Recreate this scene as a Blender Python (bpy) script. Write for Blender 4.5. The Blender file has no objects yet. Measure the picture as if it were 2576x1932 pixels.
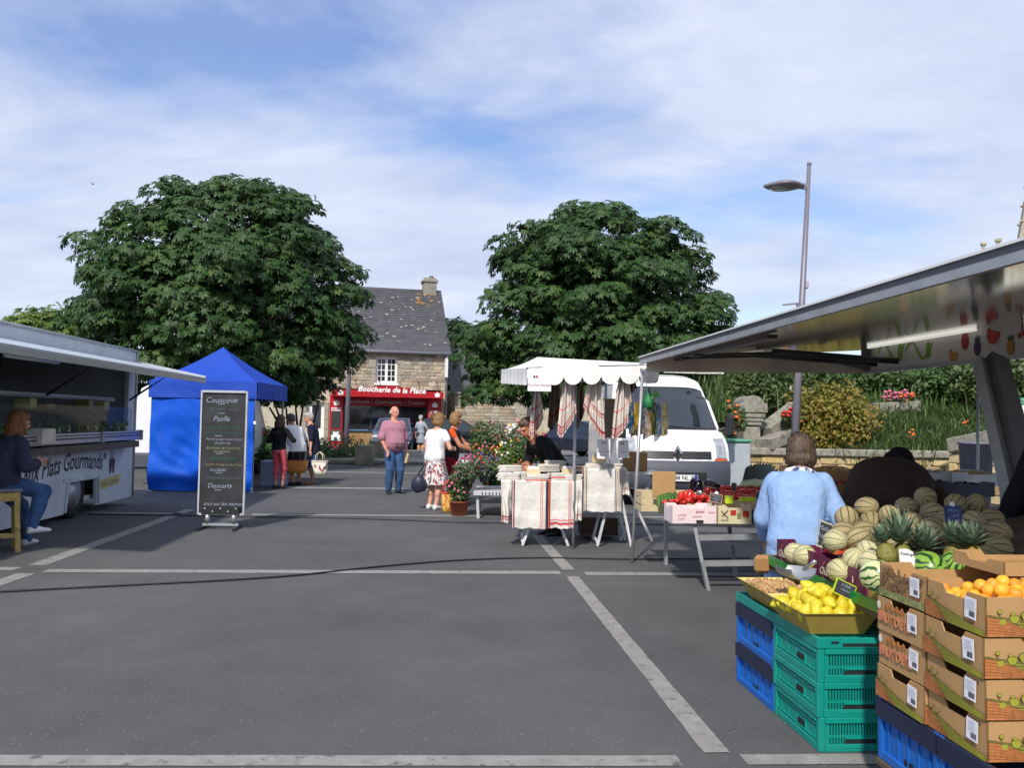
import bpy, bmesh, math, random
import numpy as np
from mathutils import Vector, Matrix, noise as mnoise
R = math.radians
V = Vector
random.seed(7)
rng = np.random.default_rng(7)
SC = bpy.context.scene
COL = SC.collection
# ------------------------------------------------------------------ camera
F, CX, CY, CAMH = 2150.0, 1288.0, 966.0, 1.5          # focal length in photo pixels
PITCH, ROLL = 0.0417, 0.018
_f = V((0, math.cos(PITCH), math.sin(PITCH))); _r0 = V((1, 0, 0)); _u0 = V((0, -math.sin(PITCH), math.cos(PITCH)))
_r = _r0 * math.cos(ROLL) + _u0 * math.sin(ROLL); _u = _u0 * math.cos(ROLL) - _r0 * math.sin(ROLL)
cd = bpy.data.cameras.new('camera'); cam = bpy.data.objects.new('camera', cd); COL.objects.link(cam)
cd.sensor_width = 36.0; cd.lens = F / 2576.0 * 36.0; cd.clip_start = 0.05; cd.clip_end = 3000
_m = Matrix((_r, _u, -_f)).transposed().to_4x4(); _m.translation = V((0, 0, CAMH)); cam.matrix_world = _m
SC.camera = cam
SC.render.resolution_x, SC.render.resolution_y = 1024, 769
# ------------------------------------------------------------------ light
SUN_EL, SUN_AZ = R(42), R(16)        # the sun stands behind the camera, this far to its left
world = bpy.data.worlds.new('World'); SC.world = world; world.use_nodes = True
nt = world.node_tree; nt.nodes.clear()
def wn(t, **k):
 n = nt.nodes.new(t)
 for a, b in k.items(): setattr(n, a, b)
 return n
L = nt.links.new
out = wn('ShaderNodeOutputWorld'); bg = wn('ShaderNodeBackground'); bg.inputs[1].default_value = 0.12
sky = wn('ShaderNodeTexSky', sky_type='NISHITA', sun_disc=False)
sky.sun_elevation = SUN_EL; sky.sun_rotation = math.pi + SUN_AZ; sky.air_density = 1.2; sky.dust_density = 0.4; sky.ozone_density = 2.2
tc = wn('ShaderNodeTexCoord'); sep = wn('ShaderNodeSeparateXYZ'); L(tc.outputs['Generated'], sep.inputs[0])
den = wn('ShaderNodeMath', operation='MAXIMUM'); L(sep.outputs[2], den.inputs[0]); den.inputs[1].default_value = 0.0
den2 = wn('ShaderNodeMath', operation='ADD'); L(den.outputs[0], den2.inputs[0]); den2.inputs[1].default_value = 0.16
dx = wn('ShaderNodeMath', operation='DIVIDE'); L(sep.outputs[0], dx.inputs[0]); L(den2.outputs[0], dx.inputs[1])
dy = wn('ShaderNodeMath', operation='DIVIDE'); L(sep.outputs[1], dy.inputs[0]); L(den2.outputs[0], dy.inputs[1])
cmb = wn('ShaderNodeCombineXYZ'); L(dx.outputs[0], cmb.inputs[0]); L(dy.outputs[0], cmb.inputs[1])
mp = wn('ShaderNodeMapping'); L(cmb.outputs[0], mp.inputs[0])
mp.inputs['Rotation'].default_value = (0, 0, R(28)); mp.inputs['Scale'].default_value = (0.62, 1.0, 1); mp.inputs['Location'].default_value = (1.64, 1.99, -1.03)
n1 = wn('ShaderNodeTexNoise'); n1.inputs['Scale'].default_value = 0.85; n1.inputs['Detail'].default_value = 9; n1.inputs['Roughness'].default_value = 0.56; n1.inputs['Distortion'].default_value = 0.35
L(mp.outputs[0], n1.inputs['Vector'])
cr = wn('ShaderNodeValToRGB'); L(n1.outputs['Fac'], cr.inputs[0])
cr.color_ramp.elements[0].position = 0.37; cr.color_ramp.elements[0].color = (0.26, 0.26, 0.26, 1)
cr.color_ramp.elements[1].position = 0.50; cr.color_ramp.elements[1].color = (0.95, 0.95, 0.95, 1)
n2 = wn('ShaderNodeTexNoise'); n2.inputs['Scale'].default_value = 2.1; n2.inputs['Detail'].default_value = 8; n2.inputs['Roughness'].default_value = 0.6
L(mp.outputs[0], n2.inputs['Vector'])
cr2 = wn('ShaderNodeValToRGB'); L(n2.outputs['Fac'], cr2.inputs[0])
cr2.color_ramp.elements[0].position = 0.3; cr2.color_ramp.elements[0].color = (3.7, 4.15, 5.5, 1)
cr2.color_ramp.elements[1].position = 0.7; cr2.color_ramp.elements[1].color = (5.2, 5.6, 6.7, 1)
mx = wn('ShaderNodeMix', data_type='RGBA'); veil = wn('ShaderNodeMapRange'); L(sep.outputs[2], veil.inputs[0]); veil.inputs[1].default_value = 0.0; veil.inputs[2].default_value = 0.26; veil.inputs[3].default_value = 0.97; veil.inputs[4].default_value = 0.0; vm = wn('ShaderNodeMath', operation='MAXIMUM'); L(cr.outputs[0], vm.inputs[0]); L(veil.outputs[0], vm.inputs[1]); L(vm.outputs[0], mx.inputs[0]); hs = wn('ShaderNodeHueSaturation'); hs.inputs['Saturation'].default_value = 1.35; hs.inputs['Value'].default_value = 1.0; hs.inputs['Hue'].default_value = 0.515; L(sky.outputs[0], hs.inputs['Color']); L(hs.outputs[0], mx.inputs[6]); L(cr2.outputs[0], mx.inputs[7])
L(mx.outputs[2], bg.inputs[0]); L(bg.outputs[0], out.inputs[0])
sd = bpy.data.lights.new('sun', 'SUN'); sd.energy = 3.3; sd.angle = R(2.2); sd.color = (1.0, 0.945, 0.86)
sun = bpy.data.objects.new('sun', sd); COL.objects.link(sun)
sdir = V((math.sin(SUN_AZ) * math.cos(SUN_EL), math.cos(SUN_AZ) * math.cos(SUN_EL), -math.sin(SUN_EL)))
sun.rotation_euler = sdir.to_track_quat('-Z', 'Y').to_euler()
SC.view_settings.view_transform = 'Standard'; SC.view_settings.look = 'None'; SC.view_settings.exposure = 0.4; SC.view_settings.gamma = 1.0
SC.view_settings.use_curve_mapping = False
SC.cycles.max_bounces = 6; SC.cycles.transparent_max_bounces = 8; SC.cycles.use_denoising = True
# ------------------------------------------------------------------ layout helpers
def ray(px, py): return _f + _r * ((px - CX) / F) - _u * ((py - CY) / F)
def at(px, py, Z):                       # the point at depth Z seen at that place of the photograph
 d = ray(px, py); k = Z / d.y
 return V((d.x * k, Z, CAMH + d.z * k))
def gr(px, py, h=0.0):                   # the point at height h seen there
 d = ray(px, py); k = (h - CAMH) / d.z
 return V((d.x * k, d.y * k, h))
SK = 0.083                               # the market square runs along (-SK, 1)
SQ = math.atan(SK)
def S(x0, z, h=0.0): return V((x0 - SK * z, z, h))
# ------------------------------------------------------------------ mesh builder
def rotz(a): return Matrix.Rotation(a, 3, 'Z')
class MB:
 def __init__(s): s.v = []; s.f = []; s.m = []
 def add(s, vs, fs, mi=0):
  b = len(s.v); s.v += [tuple(x) for x in vs]; s.f += [tuple(i + b for i in f) for f in fs]; s.m += [mi] * len(fs); return s
 def box(s, c, d, mi=0, rot=None, ch=0.0, taper=1.0):
  c = V(c); x, y, z = d[0] / 2, d[1] / 2, d[2] / 2
  if ch <= 0:
   vs = [V((a * x * (taper if k < 0 else 1), b * y * (taper if k < 0 else 1), k * z)) for k in (-1, 1) for b in (-1, 1) for a in (-1, 1)]
   fs = [(0, 2, 3, 1), (4, 5, 7, 6), (0, 1, 5, 4), (2, 6, 7, 3), (0, 4, 6, 2), (1, 3, 7, 5)]
  else:
   vs = []; n = 0; idx = {}
   for k in (-1, 1):
    for b in (-1, 1):
     for a in (-1, 1):
      for ax in range(3):
       p = [a * (x - ch), b * (y - ch), k * (z - ch)]
       p[ax] = (a * x, b * y, k * z)[ax]; idx[(a, b, k, ax)] = n; n += 1; vs.append(V(p))
   g = lambda a, b, k, ax: idx[(a, b, k, ax)]
   fs = []
   for q in (-1, 1):
    fs.append([g(q, -1, -1, 0), g(q, 1, -1, 0), g(q, 1, 1, 0), g(q, -1, 1, 0)][::q])
    fs.append([g(-1, q, -1, 1), g(1, q, -1, 1), g(1, q, 1, 1), g(-1, q, 1, 1)][::-q])
    fs.append([g(-1, -1, q, 2), g(1, -1, q, 2), g(1, 1, q, 2), g(-1, 1, q, 2)][::q])
   for i in (-1, 1):
    for j in (-1, 1):
     fs.append((g(i, j, -1, 0), g(i, j, 1, 0), g(i, j, 1, 1), g(i, j, -1, 1)))
     fs.append((g(i, -1, j, 0), g(i, 1, j, 0), g(i, 1, j, 2), g(i, -1, j, 2)))
     fs.append((g(-1, i, j, 1), g(1, i, j, 1), g(1, i, j, 2), g(-1, i, j, 2)))
   for a in (-1, 1):
    for b in (-1, 1):
     for k in (-1, 1): fs.append((g(a, b, k, 0), g(a, b, k, 1), g(a, b, k, 2)))
  if rot is not None: vs = [rot @ p for p in vs]
  return s.add([p + c for p in vs], fs, mi)
 def bar(s, a, b, w, d, mi=0, up=(0, 0, 1)):
  a, b = V(a), V(b); t = (b - a).normalized(); u = V(up)
  if abs(t.dot(u)) > 0.99: u = V((1, 0, 0))
  x = t.cross(u).normalized(); y = x.cross(t).normalized()
  vs = [p + x * (i * w / 2) + y * (j * d / 2) for p in (a, b) for i, j in ((-1, -1), (1, -1), (1, 1), (-1, 1))]
  return s.add(vs, [(3, 2, 1, 0), (4, 5, 6, 7), (0, 1, 5, 4), (1, 2, 6, 5), (2, 3, 7, 6), (3, 0, 4, 7)], mi)
 def tube(s, path, r, n=8, mi=0, caps=True, flat=None):
  path = [V(p) for p in path]; rs = r if isinstance(r, (list, tuple)) else [r] * len(path)
  rings = []; prev = None
  for i, p in enumerate(path):
   t = (path[min(i + 1, len(path) - 1)] - path[max(i - 1, 0)])
   t = t.normalized() if t.length > 1e-9 else V((0, 0, 1))
   if prev is None:
    u = V((0, 0, 1)) if abs(t.z) < 0.9 else V((1, 0, 0))
    x = t.cross(u).normalized()
   else: x = (prev - t * prev.dot(t)).normalized()
   prev = x; y = t.cross(x)
   rr = rs[i]; ra, rb = rr if isinstance(rr, tuple) else (rr, rr)
   rings.append([p + x * (ra * math.cos(2 * math.pi * k / n)) + y * (rb * math.sin(2 * math.pi * k / n)) for k in range(n)])
  return s.loft(rings, mi, caps)
 def loft(s, rings, mi=0, caps=True, closed=True):
  n = len(rings[0]); vs = [p for r in rings for p in r]; fs = []
  for i in range(len(rings) - 1):
   for k in range(n if closed else n - 1):
    k2 = (k + 1) % n; fs.append((i * n + k, i * n + k2, (i + 1) * n + k2, (i + 1) * n + k))
  if caps and closed: fs += [tuple(range(n))[::-1], tuple((len(rings) - 1) * n + k for k in range(n))]
  return s.add(vs, fs, mi)
 def lathe(s, prof, n=16, c=(0, 0, 0), mi=0, M=None, sx=1, sy=1):
  c = V(c); rings = []
  for r, z in prof:
   rg = [V((max(r, 1e-4) * math.cos(2 * math.pi * k / n) * sx, max(r, 1e-4) * math.sin(2 * math.pi * k / n) * sy, z)) for k in range(n)]
   rings.append([c + (M @ p if M is not None else p) for p in rg])
  return s.loft(rings, mi)
 def ell(s, c, r, mi=0, nu=16, nv=9, M=None):
  r = r if isinstance(r, (tuple, list)) else (r, r, r)
  c = V(c); rings = []
  for j in range(nv + 1):
   a = math.pi * (j / nv) - math.pi / 2; cz = max(math.cos(a), 1e-3)
   rg = [V((r[0] * cz * math.cos(2 * math.pi * k / nu), r[1] * cz * math.sin(2 * math.pi * k / nu), r[2] * math.sin(a))) for k in range(nu)]
   rings.append([c + (M @ p if M is not None else p) for p in rg])
  return s.loft(rings, mi)
 def prism(s, poly, o, ex, ey, depth, mi=0):
  o, ex, ey = V(o), V(ex), V(ey); n = ex.cross(ey).normalized() * depth
  a = [o + ex * p[0] + ey * p[1] for p in poly]; k = len(a)
  s.add(a + [p + n for p in a], [tuple(range(k))[::-1], tuple(range(k, 2 * k))] + [(i, (i + 1) % k, k + (i + 1) % k, k + i) for i in range(k)], mi); return s
 def poly(s, pts, mi=0): return s.add(pts, [tuple(range(len(pts)))], mi)
 def mesh(s, name, mats, smooth=False):
  me = bpy.data.meshes.new(name); me.from_pydata(s.v, [], s.f)
  for m in (mats if isinstance(mats, (list, tuple)) else [mats]): me.materials.append(m)
  if any(s.m): me.polygons.foreach_set('material_index', s.m)
  if smooth: me.polygons.foreach_set('use_smooth', [True] * len(s.f))
  me.update(); return me
 def build(s, name, mats, parent=None, smooth=False, bevel=0):
  o = mobj(name, s.mesh(name, mats, smooth), parent)
  if bevel:
   b = o.modifiers.new('bevel', 'BEVEL'); b.width = bevel; b.segments = 2; b.limit_method = 'ANGLE'
  if smooth == 'auto': pass
  return o
def mobj(name, me, parent=None, loc=None):
 o = bpy.data.objects.new(name, me); COL.objects.link(o)
 if parent: o.parent = parent
 if loc is not None: o.location = loc
 return o
def tag(o, label=None, cat=None, group=None, kind=None):
 if label: o['label'] = label
 if cat: o['category'] = cat
 if group: o['group'] = group
 if kind: o['kind'] = kind
 return o
def thing(name, label, cat, loc=(0, 0, 0), rz=0.0, group=None):
 o = bpy.data.objects.new(name, None); COL.objects.link(o); o.empty_display_size = 0.1
 o.location = loc; o.rotation_euler = (0, 0, rz)
 return tag(o, label, cat, group)
def copy_tree(o, parent=None):
 c = o.copy(); COL.objects.link(c)
 if parent: c.parent = parent
 for ch in list(o.children): copy_tree(ch, c)
 return c
# ------------------------------------------------------------------ materials
def C(r, g, b):
 f = lambda u: ((u / 255 + 0.055) / 1.055) ** 2.4 if u > 10 else u / 255 / 12.92
 return (f(r), f(g), f(b))
def pm(name, col, rough=0.6, metal=0.0, var=0.18, scale=6.0, bump=0.0, bscale=40.0, cols=None, alpha=1.0, trans=0.0, coat=0.0, spec=0.5, emit=None, dirt=None, generated=False):
 """procedural material: base colour broken up by noise, optional per-object colours, bump, dirt"""
 m = bpy.data.materials.new(name); m.use_nodes = True; t = m.node_tree; p = t.nodes['Principled BSDF']; ln = t.links.new
 tcn = t.nodes.new('ShaderNodeTexCoord'); co = tcn.outputs['Object']
 nz = t.nodes.new('ShaderNodeTexNoise'); nz.inputs['Scale'].default_value = scale; nz.inputs['Detail'].default_value = 5; ln(co, nz.inputs['Vector'])
 base = None
 if cols:
  oi = t.nodes.new('ShaderNodeObjectInfo'); rp = t.nodes.new('ShaderNodeValToRGB'); rp.color_ramp.interpolation = 'LINEAR'
  while len(rp.color_ramp.elements) < len(cols): rp.color_ramp.elements.new(0.5)
  for i, c in enumerate(cols):
   e = rp.color_ramp.elements[i]; e.position = i / max(1, len(cols) - 1); e.color = (*c, 1)
  ln(oi.outputs['Random'], rp.inputs[0]); base = rp.outputs[0]
 r1 = t.nodes.new('ShaderNodeMapRange'); r1.inputs[1].default_value = 0.3; r1.inputs[2].default_value = 0.7
 r1.inputs[3].default_value = 1 - var; r1.inputs[4].default_value = 1 + var; ln(nz.outputs['Fac'], r1.inputs[0])
 mul = t.nodes.new('ShaderNodeVectorMath'); mul.operation = 'SCALE'
 if base is not None: ln(base, mul.inputs[0])
 else: mul.inputs[0].default_value = col
 ln(r1.outputs[0], mul.inputs['Scale']); res = mul.outputs[0]
 if dirt:
  n3 = t.nodes.new('ShaderNodeTexNoise'); n3.inputs['Scale'].default_value = dirt[2]; n3.inputs['Detail'].default_value = 8; n3.inputs['Roughness'].default_value = 0.65; ln(co, n3.inputs['Vector'])
  r3 = t.nodes.new('ShaderNodeMapRange'); r3.inputs[1].default_value = dirt[1]; r3.inputs[2].default_value = dirt[1] + 0.12; ln(n3.outputs['Fac'], r3.inputs[0])
  mxx = t.nodes.new('ShaderNodeMix'); mxx.data_type = 'RGBA'; ln(r3.outputs[0], mxx.inputs[0]); ln(res, mxx.inputs[6]); mxx.inputs[7].default_value = (*dirt[0], 1); res = mxx.outputs[2]
 ln(res, p.inputs['Base Color'])
 p.inputs['Roughness'].default_value = rough; p.inputs['Metallic'].default_value = metal; p.inputs['Specular IOR Level'].default_value = spec
 p.inputs['Coat Weight'].default_value = coat; p.inputs['Alpha'].default_value = alpha; p.inputs['Transmission Weight'].default_value = trans
 if bump:
  nb = t.nodes.new('ShaderNodeTexNoise'); nb.inputs['Scale'].default_value = bscale; nb.inputs['Detail'].default_value = 4; ln(co, nb.inputs['Vector'])
  bp = t.nodes.new('ShaderNodeBump'); bp.inputs['Strength'].default_value = bump; bp.inputs['Distance'].default_value = 0.02; ln(nb.outputs['Fac'], bp.inputs['Height']); ln(bp.outputs[0], p.inputs['Normal'])
 if emit: p.inputs['Emission Color'].default_value = (*emit[0], 1); p.inputs['Emission Strength'].default_value = emit[1]
 return m
def leafmat(name, cols, rough=0.42, trans=0.3, spec=0.5):
 """leaf: a per-leaf colour from the attribute leaf_tone, part of the light let through"""
 m = bpy.data.materials.new(name); m.use_nodes = True; t = m.node_tree; p = t.nodes['Principled BSDF']; ln = t.links.new
 a = t.nodes.new('ShaderNodeAttribute'); a.attribute_name = 'leaf_tone'
 rp = t.nodes.new('ShaderNodeValToRGB')
 while len(rp.color_ramp.elements) < len(cols): rp.color_ramp.elements.new(0.5)
 for i, c in enumerate(cols):
  e = rp.color_ramp.elements[i]; e.position = i / max(1, len(cols) - 1); e.color = (*c, 1)
 ln(a.outputs['Fac'], rp.inputs[0]); ln(rp.outputs[0], p.inputs['Base Color']); p.inputs['Roughness'].default_value = rough; p.inputs['Specular IOR Level'].default_value = spec
 tr = t.nodes.new('ShaderNodeBsdfTranslucent'); ln(rp.outputs[0], tr.inputs[0]); mxs = t.nodes.new('ShaderNodeMixShader'); mxs.inputs[0].default_value = trans
 ln(p.outputs[0], mxs.inputs[1]); ln(tr.outputs[0], mxs.inputs[2]); ln(mxs.outputs[0], t.nodes['Material Output'].inputs[0])
 return m
# ------------------------------------------------------------------ evaluated meshes (text, blobs) in a scratch scene
TMP = bpy.data.scenes.new('scratch')
def evaluated(data, mods=(), name='scratch'):
 o = bpy.data.objects.new(name, data); TMP.collection.objects.link(o)
 for t, kw in mods:
  m = o.modifiers.new(t, t)
  for a, b in kw.items(): setattr(m, a, b)
 vl = TMP.view_layers[0]; vl.update(); dg = vl.depsgraph
 me = bpy.data.meshes.new_from_object(o.evaluated_get(dg), depsgraph=dg)
 bpy.data.objects.remove(o); return me
_txt = {}
def text(name, s, size, mat, parent, o, ex, ey, shear=0.0, align='CENTER', extr=0.0006, bold=0.0, jitter=0.0, space=1.0):
 """lettering as a thin mesh: origin o, axes ex (reading direction) and ey (up)"""
 c = bpy.data.curves.new(name, 'FONT'); c.body = s; c.size = size; c.align_x = align; c.align_y = 'CENTER'; c.extrude = extr; c.shear = shear; c.offset = bold; c.resolution_u = 2; c.space_character = space
 me = evaluated(c); bpy.data.curves.remove(c)
 ex, ey = V(ex).normalized(), V(ey).normalized(); n = ex.cross(ey).normalized(); ey = n.cross(ex)
 o = V(o)
 for v in me.vertices:
  x, y, z = v.co
  if jitter: y += jitter * size * mnoise.noise(V((x / size * 0.9, 3.1, len(s)))); x += 0.5 * jitter * size * mnoise.noise(V((x / size * 2, y / size * 2, 7)))
  v.co = o + ex * x + ey * y + n * z
 me.name = name; me.materials.clear(); me.materials.append(mat)
 return mobj(name, me, parent)
# ================================================================== the setting: ground, pavement, painted lines
def asphalt_mat():
 m = bpy.data.materials.new('asphalt'); m.use_nodes = True; t = m.node_tree; p = t.nodes['Principled BSDF']; ln = t.links.new
 co = t.nodes.new('ShaderNodeTexCoord').outputs['Object']
 def nz(sc, d=5, r=0.55):
  n = t.nodes.new('ShaderNodeTexNoise'); n.inputs['Scale'].default_value = sc; n.inputs['Detail'].default_value = d; n.inputs['Roughness'].default_value = r; ln(co, n.inputs['Vector']); return n.outputs['Fac']
 def mr(x, a, b, c, d):
  q = t.nodes.new('ShaderNodeMapRange'); ln(x, q.inputs[0])
  for i, u in enumerate((a, b, c, d)): q.inputs[i + 1].default_value = u
  return q.outputs[0]
 def mul(a, b):
  q = t.nodes.new('ShaderNodeMath'); q.operation = 'MULTIPLY'; ln(a, q.inputs[0]); ln(b, q.inputs[1]); return q.outputs[0]
 f = mul(mul(mr(nz(0.35, 7, 0.65), 0.3, 0.7, 0.76, 1.22), mr(nz(2.3, 4), 0.3, 0.7, 0.93, 1.07)), mr(nz(130, 3, 0.7), 0.25, 0.75, 0.5, 1.5))
 sc = t.nodes.new('ShaderNodeVectorMath'); sc.operation = 'SCALE'; sc.inputs[0].default_value = (0.098, 0.098, 0.099); ln(f, sc.inputs['Scale'])
 vo = t.nodes.new('ShaderNodeTexVoronoi'); vo.inputs['Scale'].default_value = 34; ln(co, vo.inputs['Vector'])
 sp = mul(mr(vo.outputs['Distance'], 0.10, 0.24, 1, 0), mr(vo.outputs['Color'], 0.58, 0.78, 0, 1))
 mx = t.nodes.new('ShaderNodeMix'); mx.data_type = 'RGBA'; ln(sp, mx.inputs[0]); ln(sc.outputs[0], mx.inputs[6]); mx.inputs[7].default_value = (0.21, 0.2, 0.19, 1)
 mx2 = t.nodes.new('ShaderNodeMix'); mx2.data_type = 'RGBA'; ln(mul(mr(nz(0.42, 7, 0.7), 0.56, 0.74, 0, 0.4), mr(nz(60, 3, 0.8), 0.35, 0.65, 0.2, 1)), mx2.inputs[0]); ln(mx.outputs[2], mx2.inputs[6]); mx2.inputs[7].default_value = (0.19, 0.175, 0.15, 1)
 ln(mx2.outputs[2], p.inputs['Base Color']); p.inputs['Roughness'].default_value = 0.85; p.inputs['Specular IOR Level'].default_value = 0.25
 b = t.nodes.new('ShaderNodeBump'); b.inputs['Strength'].default_value = 0.6; b.inputs['Distance'].default_value = 0.006; ln(nz(170, 3, 0.7), b.inputs['Height']); ln(b.outputs[0], p.inputs['Normal'])
 return m
M_ASPH = asphalt_mat()
g = MB(); g.poly([(-900, -60, 0), (900, -60, 0), (900, 1500, 0), (-900, 1500, 0)])
tag(g.build('ground', M_ASPH), 'dark grey asphalt of the market square', kind='structure')
M_LINE = pm('worn_line_paint', (0.27, 0.26, 0.24), 0.8, var=0.16, scale=9, bump=0.3, bscale=150, dirt=((0.10, 0.098, 0.095), 0.56, 14))
M_THINLINE = pm('white_line_paint', (0.4, 0.39, 0.375), 0.8, var=0.2, scale=9, dirt=((0.14, 0.138, 0.135), 0.6, 12))
def line(a, b, w, mat=M_LINE):
 a, b = V(a), V(b); t = (b - a).normalized(); n = V((-t.y, t.x, 0)) * (w / 2)
 N = max(2, int((b - a).length / 0.12)); up = V((0, 0, 0.004)); L1 = []; L2 = []
 for i in range(N + 1):
  p = a + (b - a) * (i / N); j = 0.006
  L1.append(p + n * (1 + random.uniform(-j, j) / w) + up); L2.append(p - n * (1 + random.uniform(-j, j) / w) + up)
 m = MB(); m.loft([L1, L2], closed=False, caps=False); m.f = [tuple(reversed(f)) for f in m.f]
 return tag(m.build('parking_line', mat), 'pale worn line painted on the asphalt', kind='structure')
def ln_px(x1, y1, x2, y2, w, mat=M_LINE):
 k = 2576 / 2212.0; line(gr(x1 * k, y1 * k), gr(x2 * k, y2 * k), w, mat)
# coordinates read in the 2212-pixel view
ln_px(-60, 1645, 1468, 1646, 0.115); ln_px(1606, 1643, 2300, 1640, 0.115)
ln_px(98, 1234, 1210, 1238, 0.17); ln_px(1264, 1240, 1640, 1242, 0.17); ln_px(-120, 1227, 38, 1230, 0.17)
ln_px(180, 1108, 395, 1111, 0.18); ln_px(545, 1112, 1120, 1116, 0.18); ln_px(1240, 1117, 1600, 1119, 0.18)
ln_px(80, 1222, 412, 1101, 0.17); ln_px(58, 1240, -120, 1300, 0.17)
ln_px(1548, 1628, 1236, 1246, 0.12); ln_px(1228, 1232, 1160, 1158, 0.13); ln_px(1140, 1134, 1116, 1106, 0.13)
ln_px(590, 1053, 1010, 1058, 0.2, M_THINLINE); ln_px(640, 1019, 1000, 1024, 0.18, M_THINLINE)
# grey pavement in front of the shops, with a low kerb
M_PAVE = pm('pavement_concrete', (0.22, 0.21, 0.195), 0.85, var=0.22, scale=2.5, bump=0.3, bscale=60)
p1 = MB(); z0 = 27.5
p1.box((-3.5, z0 + 3.0, 0.05), (17, 6.0, 0.1), ch=0.02)
tag(p1.build('pavement', M_PAVE), 'pale grey pavement across the far side of the square', kind='structure')
p2 = MB(); p2.poly([(-14, 33.6, 0.006), (22, 33.6, 0.006), (22, 52, 0.006), (-14, 52, 0.006)])
tag(p2.build('road', pm('far_tarmac', (0.15, 0.147, 0.143), 0.85, var=0.15, scale=1.5)), 'grey forecourt in front of the shop', kind='structure')
def cable(pts, lab, r=0.009):
 m = MB(); q = [gr(x * 2576 / 2212, y * 2576 / 2212, 0.012) for x, y in pts]
 # catmull-rom for gentle waves
 path = []
 for i in range(len(q) - 1):
  p0, p1_, p2_, p3 = q[max(i - 1, 0)], q[i], q[i + 1], q[min(i + 2, len(q) - 1)]
  for k in range(8):
   t = k / 8; path.append(0.5 * ((2 * p1_) + (p2_ - p0) * t + (2 * p0 - 5 * p1_ + 4 * p2_ - p3) * t * t + (3 * p1_ - p0 - 3 * p2_ + p3) * t ** 3))
 path.append(q[-1]); m.tube(path, r, 6)
 tag(m.build('cable', M_CABLE, smooth=True), lab, 'cable', 'cables on the asphalt')
M_CABLE = pm('black_rubber', (0.012, 0.012, 0.014), 0.5, var=0.1)
cable([(-60, 1282), (120, 1272), (300, 1263), (480, 1254), (640, 1243), (780, 1228), (900, 1217), (1020, 1209), (1180, 1205), (1360, 1208), (1620, 1206)], 'black cable running across the square in front of the board')
cable([(190, 1111), (420, 1114), (560, 1117), (760, 1120), (980, 1128), (1110, 1130), (1400, 1133), (1660, 1140)], 'black cable on the ground behind the chalkboard')
# ================================================================== vegetation helpers
K = 2576 / 2212.0                          # the 2212-pixel view to photo pixels
def rot_frames(n, d, spin):
 """rotation matrices whose z is n and whose x is close to d"""
 n = n / np.linalg.norm(n, axis=1, keepdims=True)
 x = d - n * np.sum(d * n, axis=1, keepdims=True); ln = np.linalg.norm(x, axis=1, keepdims=True); bad = ln[:, 0] < 1e-5
 x[bad] = np.cross(n[bad], [0.3, 0.5, 0.8]); ln = np.linalg.norm(x, axis=1, keepdims=True); x = x / ln
 y = np.cross(n, x); c, s = np.cos(spin)[:, None], np.sin(spin)[:, None]
 return np.stack([x * c + y * s, -x * s + y * c, n], axis=2)
def leaves_mesh(name, tv, tf, pos, rot, size, tone, mat, bend=None):
 """one mesh from a leaf template repeated at many places"""
 n, k = len(pos), len(tv)
 vv = np.einsum('nij,kj->nki', rot, tv) * size[:, None, None] + pos[:, None, :]
 me = bpy.data.meshes.new(name); nf = len(tf); fl = np.array(tf)
 faces = (fl[None] + (np.arange(n) * k)[:, None, None]).reshape(-1, fl.shape[1])
 me.vertices.add(n * k); me.vertices.foreach_set('co', vv.reshape(-1).astype(np.float32))
 me.loops.add(faces.size); me.loops.foreach_set('vertex_index', faces.reshape(-1).astype(np.int32))
 me.polygons.add(len(faces)); me.polygons.foreach_set('loop_start', (np.arange(len(faces)) * fl.shape[1]).astype(np.int32))
 try: me.polygons.foreach_set('loop_total', np.full(len(faces), fl.shape[1], np.int32))
 except Exception: pass
 me.materials.append(mat); me.update(calc_edges=True)
 at_ = me.attributes.new('leaf_tone', 'FLOAT', 'FACE'); at_.data.foreach_set('value', np.repeat(np.clip(tone, 0, 1), nf).astype(np.float32))
 return me
def palmate(n=5):
 tv, tf = [], []
 for i in range(n):
  a = R(-78 + 156 * i / (n - 1)); l = 1.0 - 0.28 * abs(i - (n - 1) / 2) / ((n - 1) / 2)
  c, s = math.cos(a), math.sin(a); b = len(tv)
  pts = [(0.04, 0, 0), (0.62 * l, 0.19 * l, -0.10), (l, 0, -0.30 * l), (0.62 * l, -0.19 * l, -0.10), (0.55 * l, 0, 0.02)]
  for x, y, z in pts: tv.append((x * c - y * s, x * s + y * c, z))
  tf += [(b, b + 4, b + 1), (b + 4, b + 2, b + 1), (b, b + 3, b + 4), (b + 3, b + 2, b + 4)]
 return np.array(tv), tf
PALM_V, PALM_F = palmate()
OVAL_V = np.array([(0, 0, 0), (0.5, 0.3, 0.08), (1, 0, -0.1), (0.5, -0.3, 0.08)]); OVAL_F = [(0, 2, 1), (0, 3, 2)]
M_BARK = pm('bark', (0.085, 0.07, 0.055), 0.9, var=0.35, scale=7, bump=0.7, bscale=22)
M_TWIG = pm('twig', (0.06, 0.05, 0.035), 0.85, var=0.2)
M_CHEST = leafmat('chestnut_leaf', [(0.024, 0.058, 0.016), (0.040, 0.092, 0.023), (0.058, 0.118, 0.030), (0.10, 0.15, 0.04)], 0.45, 0.3, 0.35)
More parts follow.
